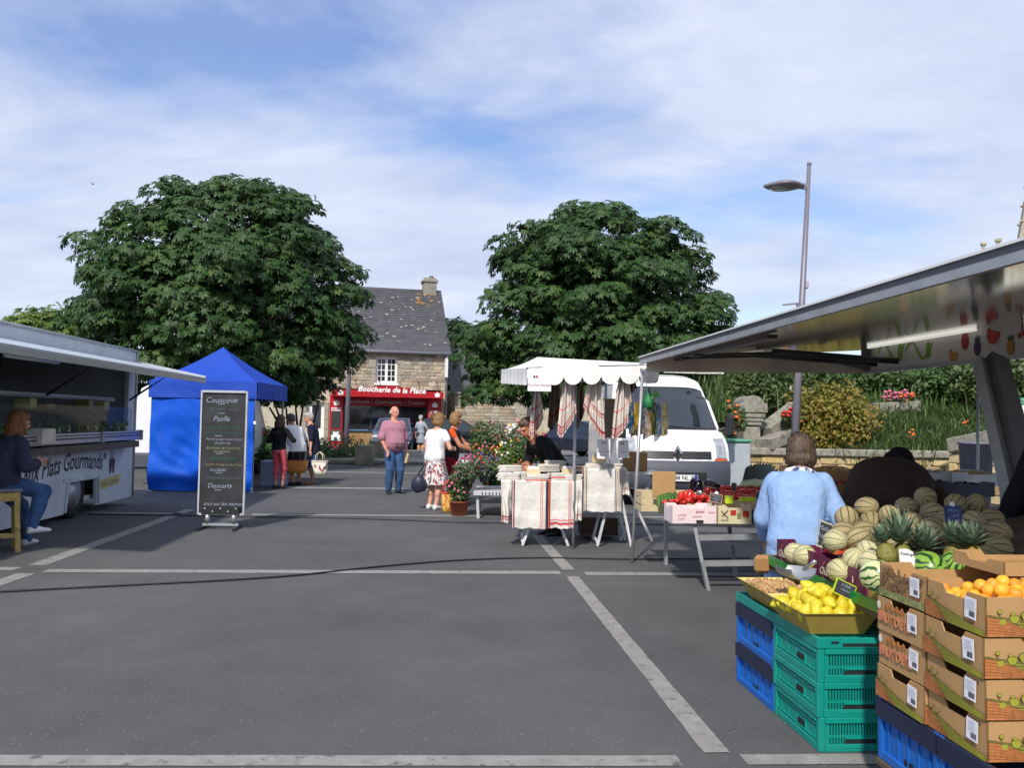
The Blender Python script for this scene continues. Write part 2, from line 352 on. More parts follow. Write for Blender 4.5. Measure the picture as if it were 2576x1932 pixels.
def crown_tree(name, label, Z, prof, seed, mat, cx, leafsize, nclump, nleaf, dep=0.85, cat='tree', trunk_r=0.24, tv=PALM_V, tf=PALM_F):
 rg = np.random.default_rng(seed); rd = random.Random(seed)
 base = at(cx * K, prof[-1][0] * K, Z); base.z = 0
 t = thing(name, label, cat, base)
 hs, xl, xr = [], [], []
 for y, a, b in prof:
  pa, pb = at(a * K, y * K, Z), at(b * K, y * K, Z)
  hs.append((pa.z + pb.z) / 2); xl.append(pa.x - base.x); xr.append(pb.x - base.x)
 hs, xl, xr = np.array(hs[::-1]), np.array(xl[::-1]), np.array(xr[::-1])
 z0, z1 = hs[0], hs[-1]
 # clump centres: mostly a shell, some inside
 cz = rg.uniform(z0, z1, nclump * 3); w = np.interp(cz, hs, xr - xl); keep = rg.uniform(0, 1, len(cz)) < (w / w.max()) ** 0.8; cz = cz[keep][:nclump]; n = len(cz)
 ang = rg.uniform(0, 2 * np.pi, n); l, r = np.interp(cz, hs, xl), np.interp(cz, hs, xr); mid, rad = (l + r) / 2, (r - l) / 2
 fr = np.where(rg.uniform(0, 1, n) < 0.70, rg.uniform(0.74, 1.0, n), rg.uniform(0.2, 0.72, n))
 lump = lambda a, z: 1 + .10 * np.sin(a * 3 + z * 1.3 + seed) * np.sin(z * 1.9 + a * 2) + .06 * np.sin(a * 7 + z * 3.7 + seed)
 fr = fr * lump(ang, cz)
 pc = np.stack([mid + rad * fr * np.cos(ang), rad * fr * np.sin(ang) * dep, cz], 1)
 csz = np.clip(rg.normal(0.52, 0.2, n), 0.22, 1.0) * (0.6 + 0.4 * np.clip(rad / 3, 0, 1)) * leafsize / 0.2
 # keep the outline: clumps inside the profile
 P, N, D, T, Sz = [], [], [], [], []
 cen = np.array([0, 0, (z0 + z1) / 2 - 0.3 * (z1 - z0)])
 for i in range(n):
  k = int(nleaf * (csz[i] / 0.62) ** 1.6); u = rg.normal(0, 1, (k, 3)); u /= np.linalg.norm(u, axis=1, keepdims=True); u[:, 2] = np.where(u[:, 2] < -0.25, -u[:, 2], u[:, 2])
  q = pc[i] + u * np.array([1, 1, 0.62]) * csz[i] * (0.72 + 0.28 * rg.uniform(0, 1, (k, 1)))
  o = pc[i] - cen; o = o / np.linalg.norm(o)
  nn = np.array([0, 0, 0.6]) + u * 0.8 + o * 0.45 + rg.normal(0, 0.42, (k, 3))
  dd = u * np.array([1, 1, 0.2]) + o * 0.6 + np.array([0, 0, -0.35]) + rg.normal(0, 0.3, (k, 3))
  tone = rg.normal(0.42, 0.2, k) + rg.normal(0, 0.15)
  P.append(q); N.append(nn); D.append(dd); T.append(tone); Sz.append(rg.uniform(0.75, 1.2, k) * leafsize)
 k = int(nclump * 8); z = rg.uniform(z0, z1, k * 2); wz = np.interp(z, hs, xr - xl); z = z[rg.uniform(0, 1, k * 2) < wz / wz.max()][:k]; k = len(z); an = rg.uniform(0, 2 * np.pi, k); l, r = np.interp(z, hs, xl), np.interp(z, hs, xr); f = rg.uniform(.74, .93, k) ; f = f * lump(an, z); o = np.stack([np.cos(an), np.sin(an), 0.4 * (z - (z0 + z1) / 2) / (z1 - z0)], 1)
 P.append(np.stack([(l + r) / 2 + (r - l) / 2 * f * np.cos(an), (r - l) / 2 * f * np.sin(an) * dep, z], 1)); N.append(o * .7 + [0, 0, .7] + rg.normal(0, .4, (k, 3))); D.append(o + [0, 0, -.4] + rg.normal(0, .4, (k, 3))); T.append(rg.normal(.42, .2, k)); Sz.append(rg.uniform(.75, 1.2, k) * leafsize)
 P, N, D, T, Sz = map(np.concatenate, (P, N, D, T, Sz))
 me = leaves_mesh('crown', tv, tf, P, rot_frames(N, D, rg.normal(0, 0.3, len(P))), Sz, T, mat)
 mobj('crown', me, t)
 m = MB(); zt = z0 + 0.25 * (z1 - z0)
 m.tube([(0, 0, -0.1), (0.03, 0, 0.3), (0.0, 0.05, zt * 0.5), (0.05, 0, zt)], [trunk_r * 1.35, trunk_r, trunk_r * 0.9, trunk_r * 0.75], 10); m.build('trunk', M_BARK, t, smooth=True)
 lim = MB()
 for j in range(min(n, 46)):
  e = V(pc[j]); s0 = V((0.03, 0, rd.uniform(zt * 0.75, zt + 0.35 * max(0.0, e.z - zt)))); mdl = s0.lerp(e, 0.5) + V((rd.uniform(-.2, .2), rd.uniform(-.2, .2), rd.uniform(0.0, 0.35)))
  lim.tube([s0, mdl, e], [trunk_r * 0.42, trunk_r * 0.2, 0.012], 6)
 o = lim.build('limbs', M_BARK, t, smooth=True); tag(o, kind='stuff')
 return t
crown_tree('chestnut_tree', 'broad dark green chestnut tree behind the blue tent', 23.5,
 [(394, 495, 550), (414, 396, 625), (450, 360, 662), (500, 268, 692), (550, 214, 734), (608, 196, 768), (664, 188, 786), (720, 192, 790), (780, 200, 768), (825, 235, 735), (855, 300, 695), (872, 400, 645)],
 11, M_CHEST, 500, 0.2, 430, 62)
crown_tree('chestnut_tree', 'round dark green chestnut tree behind the towel stall and white van', 24.5,
 [(455, 1265, 1340), (482, 1180, 1420), (508, 1120, 1462), (560, 1055, 1478), (600, 1062, 1505), (650, 1068, 1532), (690, 1048, 1562), (740, 1024, 1562), (800, 1014, 1545), (848, 1022, 1460), (872, 1040, 1330)],
 23, M_CHEST, 1300, 0.2, 380, 60)
M_LIGHTLEAF = leafmat('pale_leaf', [(0.09, 0.16, 0.025), (0.13, 0.21, 0.035), (0.18, 0.26, 0.06)], 0.5, 0.4)
M_FARLEAF = leafmat('far_leaf', [(0.018, 0.045, 0.018), (0.03, 0.065, 0.024), (0.045, 0.085, 0.03)], 0.6, 0.25)
crown_tree('pale_tree', 'pale green treetop showing above the food truck roof', 34, [(682, 112, 130), (696, 64, 150), (712, 36, 165), (765, 10, 170), (830, 40, 170)], 5, M_LIGHTLEAF, 90, 0.3, 60, 36, trunk_r=0.14)
crown_tree('far_tree', 'dark round treetop beyond the annex roof', 62, [(706, 960, 985), (722, 935, 1010), (745, 920, 1018), (800, 915, 1020), (860, 930, 1000)], 6, M_FARLEAF, 970, 0.5, 90, 36, trunk_r=0.25, tv=OVAL_V, tf=OVAL_F)
crown_tree('far_tree', 'thin treetop right of the dark one beyond the annex', 66, [(718, 1003, 1007), (732, 996, 1014), (760, 992, 1020), (850, 990, 1025)], 8, M_FARLEAF, 1006, 0.45, 26, 26, trunk_r=0.2, tv=OVAL_V, tf=OVAL_F)
# a young multi-stemmed tree between the tent and the shop
t = thing('young_tree', 'thin leaning stems of a young tree in the flower bed by the tent', 'tree', V((at(640 * K, 1000 * K, 24.5).x, 24.5, 0)))
for k, (x0, y0, x1, y1) in enumerate([(628, 985, 592, 870), (634, 985, 618, 880), (640, 985, 638, 870), (646, 985, 655, 875), (650, 985, 690, 865), (636, 960, 582, 880)]):
 a, b = at(x0 * K, y0 * K, 24.5), at(x1 * K, y1 * K, 24.2 + 0.3 * (k % 3)); a.z = max(a.z, 0); b0 = t.location
 m = MB(); mid = a.lerp(b, 0.5) + V((0.05 * (-1) ** k, 0, 0)); m.tube([a - b0, mid - b0, b - b0], [0.05, 0.04, 0.025], 6); m.build('stem', M_BARK, t, smooth=True)
# ================================================================== stone walls
M_STONE = pm('field_stone', (0.3, 0.25, 0.18), 0.9, var=0.25, scale=9, bump=0.5, bscale=25, cols=[C(162, 148, 124), C(182, 170, 148), C(142, 131, 114), C(194, 184, 164), C(158, 151, 138), C(132, 124, 112), C(176, 156, 128)])
M_STONEY = pm('golden_stone', (0.3, 0.25, 0.18), 0.9, var=0.25, scale=9, bump=0.5, bscale=25, cols=[C(196, 170, 110), C(206, 186, 134), C(160, 134, 90), C(216, 200, 160), C(176, 150, 92), C(150, 132, 104), C(202, 176, 128)])
M_MORT = pm('lime_mortar', C(184, 174, 154), 0.95, var=0.15, scale=5, bump=0.4, bscale=40)
M_GRAN = pm('granite', C(158, 152, 138), 0.85, var=0.22, scale=14, bump=0.35, bscale=60, dirt=(C(112, 108, 92), 0.57, 3.5))
M_GRAND = pm('weathered_granite', C(140, 136, 124), 0.9, var=0.3, scale=10, bump=0.5, bscale=40, dirt=(C(98, 96, 84), 0.55, 4))
def stone_meshes(mat, n=7, seed=3):
 rd = random.Random(seed); out = []
 for k in range(n):
  m = MB(); m.box((0, 0, 0), (1, 1, 1), ch=0.1)
  m.v = [(x + rd.uniform(-.045, .045), y * (1 + rd.uniform(-.2, .2)), z + rd.uniform(-.06, .06)) for x, y, z in m.v]
  out.append(m.mesh('stone', mat))
 return out
ST_F, ST_Y = stone_meshes(M_STONE), stone_meshes(M_STONEY, seed=9)
def lay_stones(parent, meshes, x0, x1, z0, z1, sw, sh, y=0.0, holes=(), seed=1, M=None, depth=0.07, zfun=None):
 """courses of field stones on a wall face: local x along, z up, y the face; every stone a child"""
 rd = random.Random(seed); z = z0; n = 0
 while z < z1 - 0.02:
  h = min(sh * rd.uniform(0.7, 1.35), z1 - z); x = x0 + rd.uniform(-sw * 0.5, 0)
  while x < x1:
   w = sw * rd.uniform(0.5, 1.55); a, b = max(x, x0), min(x + w, x1); x += w
   if b - a < 0.06: continue
   if any(b > hx0 and a < hx1 and z + h > hz0 and z < hz1 for hx0, hx1, hz0, hz1 in holes):
    cut = [(hx0, hx1) for hx0, hx1, hz0, hz1 in holes if b > hx0 and a < hx1 and z + h > hz0 and z < hz1]
    hx0, hx1 = cut[0]
    if a < hx0 - 0.08: b = hx0
    elif b > hx1 + 0.08: a = hx1
    else: continue
   zc = z + h / 2
   if zfun and z + h > zfun((a + b) / 2): continue
   o = bpy.data.objects.new('stone', rd.choice(meshes)); COL.objects.link(o); o.parent = parent
   loc = V(((a + b) / 2, y + depth * rd.uniform(-0.15, 0.25), zc)); g = 0.022
   if M is not None: o.matrix_local = M @ Matrix.Translation(loc) @ Matrix.Diagonal((b - a - g, depth, h - g, 1))
   else: o.location = loc; o.scale = (b - a - g, depth, h - g)
   n += 1
  z += h
 return n
# ------------------------------------------------------------------ the butcher's house
HZ = 42.0; hl = at(962 * K, 1000 * K, HZ); HO = V((hl.x, HZ, 0)); HR = R(13)
H2W = Matrix.Translation(HO) @ Matrix.Rotation(HR, 4, 'Z'); W2H = H2W.inverted()
def hp(x, y, yl=0.0):                     # house-local point on the plane y_local = yl seen at that place (2212-pixel view)
 d = ray(x * K, y * K); o = W2H @ V((0, 0, CAMH)); dl = W2H.to_3x3() @ d
 k = (yl - o.y) / dl.y; return o + dl * k
house = thing('stone_house', 'stone house with slate roof, chimney and a red butcher shop front', 'house', HO, HR)
XL = -10.5; EAVE = hp(860, 756).z; RID = 3.7; RZ = hp(860, 630, RID).z
wl, wr, wt, wb = hp(812, 800).x, hp(858, 800).x, hp(835, 771).z, hp(835, 828).z
SH0, SH1 = hp(712, 900, -0.3).x, hp(958, 900, -0.3).x; AWB = hp(830, 858, -0.9).z
# wall with openings for the window, the shop front and the door
dr0, dr1, drt = hp(662, 900).x, hp(700, 900).x, hp(680, 868).z
shz = 2.95
w = MB(); tk = 0.5
def wbox(x0, x1, z0, z1): w.box(((x0 + x1) / 2, tk / 2, (z0 + z1) / 2), (x1 - x0, tk, z1 - z0))
wbox(XL, dr0, 0, EAVE); wbox(dr0, dr1, drt, EAVE); wbox(dr1, SH0 + 0.1, 0, EAVE); wbox(SH0 + 0.1, SH1 - 0.1, shz, wb); wbox(SH0 + 0.1, wl, wb, EAVE); wbox(wr, SH1 - 0.1, wb, EAVE); wbox(wl, wr, wt, EAVE); wbox(SH1 - 0.1, 0, 0, EAVE)
w.box((XL + 0.25, RID, EAVE / 2), (0.5, 2 * RID - 1.01, EAVE)); w.box((-0.25, RID, EAVE / 2), (0.5, 2 * RID - 1.01, EAVE)); w.box((XL / 2, 2 * RID - 0.25, EAVE / 2), (-XL, 0.49, EAVE))
for gx in (XL, -0.5): w.prism([(0.01, 0), (2 * RID - .01, 0), (RID, RZ - EAVE - 0.14)], (gx, 0, EAVE), (0, 1, 0), (0, 0, 1), 0.5)
w.build('wall', M_MORT, house)
lay_stones(house, ST_F, XL + 4.2, -0.02, shz - 0.1, EAVE - 0.02, 0.34, 0.16, y=-0.01, holes=[(wl - 0.22, wr + 0.22, wb - 0.25, wt + 0.25)], seed=2)
lay_stones(house, ST_F, XL + 4.2, dr0 - 0.12, 0.3, shz - 0.1, 0.36, 0.18, y=-0.01, seed=3)
m = MB()
M_SLATE = pm('roof_slate', C(74, 73, 77), 0.75, var=0.22, scale=3.0, bump=0.6, bscale=14, dirt=(C(104, 103, 98), 0.64, 2.2))
ov = 0.28; sl = (RZ - EAVE) / RID
for sy in (1, -1):
 a = (0 - ov) if sy > 0 else 2 * RID + ov; za = EAVE - ov * sl + 0.10
 vs = [V((XL - 0.12, a, za)), V((0.12, a, za)), V((0.12, RID, RZ + 0.06)), V((XL - 0.12, RID, RZ + 0.06))]
 up = V((0, -0.05 * sl * sy, 0.07)); vs2 = [p + up for p in vs]
 m.add(vs + vs2, [(3, 2, 1, 0), (4, 5, 6, 7), (0, 1, 5, 4), (1, 2, 6, 5), (2, 3, 7, 6), (3, 0, 4, 7)])
roof = m.build('roof', M_SLATE, house)
# slates on the front slope: overlapping rows with a small step, pieces joined (too small to pick apart)
m = MB(); rows = 26; rd = random.Random(4); L0 = math.hypot(RID + ov, (RID + ov) * sl); dy_, dz_ = 1 / math.hypot(1, sl), sl / math.hypot(1, sl)
for i in range(rows):
 s0, s1 = i / rows * L0, (i + 1.25) / rows * L0; x = XL - 0.12 - rd.uniform(0, 0.3)
 while x < 0.12:
  x2 = min(x + rd.uniform(0.2, 0.3), 0.13); xa = max(x, XL - 0.12)
  if x2 - xa > 0.03 and x2 > -7.5:
   q = lambda xx, s, h: V((xx, -ov + s * dy_ - h * dz_, EAVE - ov * sl + 0.175 + s * dz_ + h * dy_))
   h0 = 0.02 + rd.uniform(0, 0.012); j = rd.uniform(-.012, .012)
   m.add([q(xa + .003, s0 + j, h0), q(x2 - .003, s0 + j, h0), q(x2 - .003, min(s1, L0), 0.004), q(xa + .003, min(s1, L0), 0.004), q(xa + .003, s0 + j, 0), q(x2 - .003, s0 + j, 0)], [(0, 1, 2, 3), (4, 5, 1, 0)])
  x = x2
tag(m.build('slates', M_SLATE, house), kind='stuff')
M_LICH = pm('lichen', C(146, 146, 136), 0.95, var=0.3, scale=20); M_LICHO = pm('orange_lichen', C(150, 112, 62), 0.95, var=0.3, scale=10)
m = MB(); rd = random.Random(12)
for i in range(120):
 s = rd.uniform(0.2, L0 - 0.2) ; xx = rd.uniform(-6.3, 0.0)
 if i > 95: s = rd.uniform(L0 - 1.6, L0 - 0.4); xx = rd.uniform(-1.25, -0.35)
 rr = rd.uniform(0.03, 0.085); k = 7
 pts = [V((xx + rr * 1.3 * math.cos(2 * math.pi * j / k) * rd.uniform(.6, 1.2), 0, 0)) for j in range(k)]
 ps = []
 for j in range(k):
  ss = s + rr * math.sin(2 * math.pi * j / k) * rd.uniform(.6, 1.2); ps.append(V((pts[j].x, -ov + ss * dy_ - 0.04 * dz_, EAVE - ov * sl + 0.185 + ss * dz_ + 0.04 * dy_)))
 m.poly(ps, 1 if i > 95 else 0)
tag(m.build('lichen_patches', [M_LICH, M_LICHO], house), kind='stuff')
ch = MB(); c0, c1 = hp(913, 640, RID).x, hp(941, 640, RID).x; ct = hp(927, 602, RID).z; cm = (c0 + c1) / 2
ch.box((cm, RID, (RZ - 0.5 + ct - 0.25) / 2), (c1 - c0, 0.75, ct - 0.25 - RZ + 0.5), ch=0.02); ch.box((cm, RID, ct - 0.17), (c1 - c0 + 0.14, 0.89, 0.16), ch=0.03); ch.box((cm, RID, ct - 0.05), (c1 - c0 - 0.05, 0.7, 0.12), ch=0.03)
chim = ch.build('chimney', M_GRAND, roof)
pot = MB(); pot.lathe([(0.13, ct - 0.0), (0.11, ct + 0.12), (0.12, ct + 0.14)], 10, (cm + 0.1, RID, 0)); pot.build('chimney_pot', pm('pot', C(90, 80, 72), 0.9), roof)
# eaves board, gutter, downpipe
M_WHITE = pm('white_paint', (0.78, 0.78, 0.76), 0.5, var=0.05); M_GREYM = pm('zinc', C(150, 152, 156), 0.45, 0.6, var=0.1); M_DARK = pm('dark_gap', (0.015, 0.015, 0.017), 0.6)
m = MB(); m.tube([(XL, -ov - 0.04, EAVE - ov * sl + 0.13), (0.12, -ov - 0.04, EAVE - ov * sl + 0.13)], 0.07, 8); m.build('gutter', M_GREYM, house, smooth=True)
m = MB(); m.tube([(-0.05, -ov, EAVE - 0.1), (-0.05, -0.12, EAVE - 0.5), (-0.05, -0.12, 0.1)], 0.055, 8); m.build('downpipe', M_GREYM, house, smooth=True)
# window: frame, four panes each side, sill, granite surround
win = MB(); ww, wh = wr - wl, wt - wb; yy = 0.16
win.box((wl + 0.05, yy, (wb + wt) / 2), (0.1, 0.08, wh)); win.box((wr - 0.05, yy, (wb + wt) / 2), (0.1, 0.08, wh)); win.box(((wl + wr) / 2, yy, wt - 0.05), (ww - .2, 0.08, 0.1)); win.box(((wl + wr) / 2, yy, wb + 0.06), (ww - .2, 0.08, 0.12)); win.box(((wl + wr) / 2, yy - 0.01, (wb + wt) / 2), (0.13, 0.08, wh - .23))
wo = win.build('window', M_WHITE, house)
M_PANE = pm('window_glass', (0.02, 0.023, 0.028), 0.06, var=0.1, spec=0.8)
for sx in (-1, 1):
 cx = (wl + wr) / 2 + sx * ww * 0.235
 pb = MB(); pb.box((cx, yy + 0.02, (wb + wt) / 2), (ww * 0.36, 0.02, wh - 0.2)); pb.build('pane', M_PANE, wo)
 gb = MB(); gb.box((cx, yy - 0.005, (wb + wt) / 2), (0.035, 0.03, wh - 0.24))
 for q in (0.25, 0.5, 0.75): gb.box((cx, yy - 0.008, wb + 0.06 + q * (wh - 0.12)), (ww * 0.36, 0.03, 0.035))
 gb.build('glazing_bars', M_WHITE, wo)
m = MB(); m.box(((wl + wr) / 2, -0.03, wb - 0.06), (ww + 0.16, 0.3, 0.1), ch=.01); m.build('sill', M_WHITE, wo)
rd = random.Random(8); z = wb - 0.25
while z < wt:
 h = rd.uniform(0.3, 0.45); h = min(h, wt - z)
 for sx in (-1, 1):
  q = MB(); wd = rd.choice((0.2, 0.34)); xc = (wl - wd / 2) if sx < 0 else (wr + wd / 2); q.box((xc, -0.005, z + h / 2), (wd - 0.01, 0.1, h - 0.012), ch=0.012); q.build('quoin', M_GRAN, house)
 z += h
q = MB(); q.box(((wl + wr) / 2, -0.005, wt + 0.13), (ww + 0.5, 0.11, 0.26), ch=0.012); q.build('lintel', M_GRAN, house)
# door left of the shop
m = MB(); m.box(((dr0 + dr1) / 2, 0.25, drt / 2), (dr1 - dr0, 0.06, drt)); dro = m.build('door', M_WHITE, house)
m = MB(); m.box(((dr0 + dr1) / 2 + 0.05, 0.205, drt * 0.68), (0.5 * (dr1 - dr0), 0.03, drt * 0.5)); m.build('pane', M_PANE, dro)
for sx in (-1, 1):
 z = 0
 while z < drt:
  h = min(rd.uniform(0.3, 0.5), drt - z); q = MB(); q.box(((dr0 - 0.11) if sx < 0 else (dr1 + 0.11), -0.01, z + h / 2), (0.2, 0.1, h - 0.012), ch=.012); q.build('quoin', M_GRAN, house); z += h
# ------------------------------------------------------------------ red shop front
M_RED = pm('red_paint', C(172, 18, 30), 0.42, var=0.08, scale=3); M_REDD = pm('red_fascia', C(150, 18, 28), 0.5, var=0.1)
M_SIGNW = pm('white_lettering', (0.82, 0.82, 0.8), 0.5, var=0.03); M_SIGNG = pm('grey_lettering', (0.45, 0.42, 0.42), 0.6, var=0.05)
FY = -0.95
a0, a1 = hp(716, 850, FY).x, hp(958, 858, FY).x; fb, ft = AWB, hp(760, 842, FY).z; arc0, arc1 = hp(778, 842, FY).x, hp(912, 850, FY).x; ap = hp(838, 834, FY).z
poly = [(a0, fb), (a1, fb), (a1, ft)] + [(arc1 + (arc0 - arc1) * i / 14, ft + (ap - ft) * math.sin(math.pi * i / 14) ** 0.7) for i in range(15)] + [(a0, ft)]
m = MB(); m.prism(poly, (0, FY + 0.12, 0), (1, 0, 0), (0, 0, 1), 0.12); fas = m.build('sign_fascia', M_RED, house)
m = MB(); m.box(((a0 + a1) / 2, (FY + 0.12 - 0.02) / 2, ft - 0.05), (a1 - a0 - 0.02, -FY - 0.14, 0.08)); m.box((a0 + 0.04, (FY + .1) / 2, (fb + ft) / 2 + .02), (0.07, -FY - 0.16, ft - fb - 0.12)); m.box((a1 - 0.04, (FY + .1) / 2, (fb + ft) / 2 + .02), (0.07, -FY - 0.16, ft - fb - .12)); m.build('canopy', M_REDD, house)
text('lettering', 'Boucherie de la Place', 0.35, M_SIGNW, fas, ((arc0 + arc1) / 2 + .02, FY - 0.012, ft + 0.03), (1, 0, -0.015), (0, 0, 1), 0.25, bold=0.012, jitter=0.06, space=1.04)
def emblem(parent, o, s, mat=M_SIGNW):
 e = MB(); pts = [(-1, -.55), (-.75, .1), (-1.15, .35), (-.8, .6), (-.45, .5), (-.25, .95), (0, 1.1), (.25, .95), (.45, .5), (.8, .6), (1.15, .35), (.75, .1), (1, -.55), (.5, -.75), (-.5, -.75)]
 e.prism([(x * s, y * s) for x, y in pts], o, (1, 0, 0), (0, 0, 1), 0.008); return e.build('emblem', mat, parent)
emblem(fas, (a0 + 0.42, FY - 0.004, (fb + ft) / 2), 0.13); emblem(fas, (a1 - 0.3, FY - 0.004, (fb + ft) / 2), 0.13)
# spot lamps on arms above the fascia
for px in (770, 822, 905, 945):
 b = hp(px + 3, 838, FY + 0.1); b.z = ft + .0; m = MB(); m.tube([(b.x, FY + 0.2, ft), (b.x - 0.12, FY - 0.1, ft + 0.42)], 0.015, 6); m.ell((b.x - 0.13, FY - 0.14, ft + 0.44), (0.05, 0.09, 0.05), nu=8, nv=5); m.build('spot_lamp', pm('bronze', C(120, 84, 62), 0.5, 0.3), house)
# side panels
for i, (pa, pb) in enumerate(((712, 740), (924, 953))):
 x0, x1 = hp(pa, 900, -0.3).x, hp(pb, 900, -0.3).x; z1 = fb + 0.1
 m = MB(); m.box(((x0 + x1) / 2, -0.17, z1 / 2), (x1 - x0, 0.3, z1)); po = m.build('shop_panel', M_RED, house)
 cxp = (x0 + x1) / 2; emblem(po, (cxp, -0.33, z1 - 0.42), 0.14)
 if i == 0:
  text('lettering', 'DIEU.COMBE', 0.105, M_SIGNW, po, (cxp, -0.328, z1 - 0.66), (1, 0, 0), (0, 0, 1), bold=.004) if False else None
  for r_ in range(2):
   m = MB(); xx = x0 + .07
   while xx < x1 - 0.1:
    wd = random.uniform(.04, .09); m.box((xx + wd / 2, -0.326, z1 - 0.66 - r_ * 0.1), (wd, .008, .065)); xx += wd + 0.018
   m.build('lettering', M_SIGNW, po)
  m = MB(); m.box((cxp, -0.335, z1 - 1.2), ((x1 - x0) * .72, 0.03, 0.8)); m.build('menu_board', pm('slate_board', (0.03, 0.03, 0.032), 0.6), po)
  m = MB(); m.box((cxp, -0.335, z1 - 1.95), ((x1 - x0) * .85, 0.03, 0.55)); cw = m.build('cow_poster', pm('poster_dark', (0.05, 0.06, 0.05), 0.6, var=0.4, scale=5), po)
  m = MB(); m.prism([(-.2, -.25), (-.22, .0), (-.1, .08), (-.16, .2), (-.05, .16), (.05, .16), (.16, .2), (.1, .08), (.2, .02), (.22, -.25), (.1, -.25), (.06, -.08), (-.06, -.08), (-.1, -.25)], (cxp, -0.352, z1 - 1.95), (1, 0, 0), (0, 0, 1), 0.006); m.build('cow', M_SIGNW, cw)
 else:
  m = MB(); m.box((cxp, -0.335, z1 - 1.05), ((x1 - x0) * .85, 0.03, 0.75)); m.build('meat_poster', pm('poster_meat', C(120, 60, 50), 0.6, var=0.7, scale=4, dirt=(C(215, 200, 190), 0.52, 3)), po)
  m = MB(); m.box((cxp, -0.335, z1 - 1.85), ((x1 - x0) * .85, 0.03, 0.6)); m.build('meat_poster', pm('poster_meat_b', C(150, 80, 60), 0.6, var=0.7, scale=5, dirt=(C(60, 40, 40), 0.52, 3)), po)
# recessed glazing
x0, x1 = hp(740, 900).x + .02, hp(924, 900).x - .02
m = MB(); m.box(((x0 + x1) / 2, 0.35, 1.9), (x1 - x0, 0.04, 2.0)); m.build('shop_window', M_PANE, house)
m = MB()
for q in (0, 0.33, 0.66, 1): m.box((x0 + 0.03 + q * (x1 - x0 - 0.06), 0.30, 1.7), (0.06, 0.08, 2.6))
m.build('window_frame', pm('dark_frame', (0.05, 0.05, 0.055), 0.4), house)
m = MB(); m.box(((x0 + x1) / 2, 0.2, 0.45), (x1 - x0, 0.2, 0.9)); m.build('stall_riser', pm('tan_tiles', C(150, 120, 78), 0.6, var=0.2, scale=4), house)
m = MB(); m.box(((x0 + x1) / 2, 0.16, 0.86), (x1 - x0 - .02, 0.35, 0.06)); m.build('window_ledge', pm('blue_ledge', C(60, 110, 150), 0.5), house)
sg = MB(); sg.box(((x0 + x1) / 2, 0.0, fb - 0.1), (x1 - x0, 0.08, 0.62)); sgo = sg.build('inner_sign', M_REDD, house)
text('lettering', 'Boucherie - Charcuterie - Traiteur', 0.235, M_SIGNG, sgo, ((x0 + x1) / 2, -0.05, fb - 0.22), (1, 0, 0), (0, 0, 1), 0.2, bold=.004, space=1.12)
m = MB()
# ------------------------------------------------------------------ annex roof and boundary wall right of the house
AR = R(13); A0 = HO + V((0.2, 1.5, 0))
ann = thing('slate_outbuilding', 'low outbuilding with a plain slate roof right of the stone house', 'house', A0, AR)
A2W = Matrix.Translation(A0) @ Matrix.Rotation(AR, 4, 'Z'); A2i = A2W.inverted()
def ap_(x, y, yl=0.0):
 d = ray(x * K, y * K); o = A2i @ V((0, 0, CAMH)); dl = A2i.to_3x3() @ d; k = (yl - o.y) / dl.y; return o + dl * k
ez, rz_ = ap_(985, 850).z, ap_(985, 748, 4.2).z
m = MB(); m.box((6, 4, ez / 2), (12, 7.4, ez)); m.build('wall', M_MORT, ann)
m = MB(); vs = [V((-0.1, -0.05, ez - .02)), V((12.2, -0.05, ez - .02)), V((12.2, 4.2, rz_)), V((-0.1, 4.2, rz_))]; m.add(vs + [p + V((0, 0, .1)) for p in vs], [(3, 2, 1, 0), (4, 5, 6, 7), (0, 1, 5, 4), (1, 2, 6, 5), (2, 3, 7, 6), (3, 0, 4, 7)]); m.build('roof', M_SLATE, ann)
m = MB(); m.tube([(-0.1, 4.2, rz_ + .08), (12.2, 4.2, rz_ + .08)], 0.12, 8); m.build('ridge', pm('ridge_tiles', C(120, 92, 78), 0.8), ann)
bx1 = ap_(1136, 900, -0.5).x; bz = ap_(1050, 853, -0.5).z
bwall = thing('boundary_wall', 'rough stone boundary wall behind the dark blue car', 'wall', A0, AR)
m = MB(); m.box((bx1 / 2 + 0.02, -0.3, bz / 2), (bx1 - 0.04, 0.4, bz)); m.build('core', M_MORT, bwall)
lay_stones(bwall, ST_F, 0.05, bx1 - 0.35, 0.5, bz, 0.36, 0.17, y=-0.51, seed=6)
m = MB(); m.box((bx1 / 2, -0.3, bz + 0.05), (bx1 + .1, 0.62, 0.12), ch=.03); m.build('coping', M_GRAND, bwall)
z = 0; rd = random.Random(3)
while z < bz:
 h = min(rd.uniform(.35, .55), bz - z); q = MB(); q.box((bx1 - 0.17, -0.5, z + h / 2), (0.42, 0.16, h - .015), ch=.02); q.build('quoin', M_GRAN, bwall); z += h
# meter box / sign on the house corner
b = hp(962, 795, -0.3); m = MB(); m.box((b.x + .05, -0.25, b.z), (0.12, 0.5, 0.95), ch=.02); m.build('side_sign', M_WHITE, house)
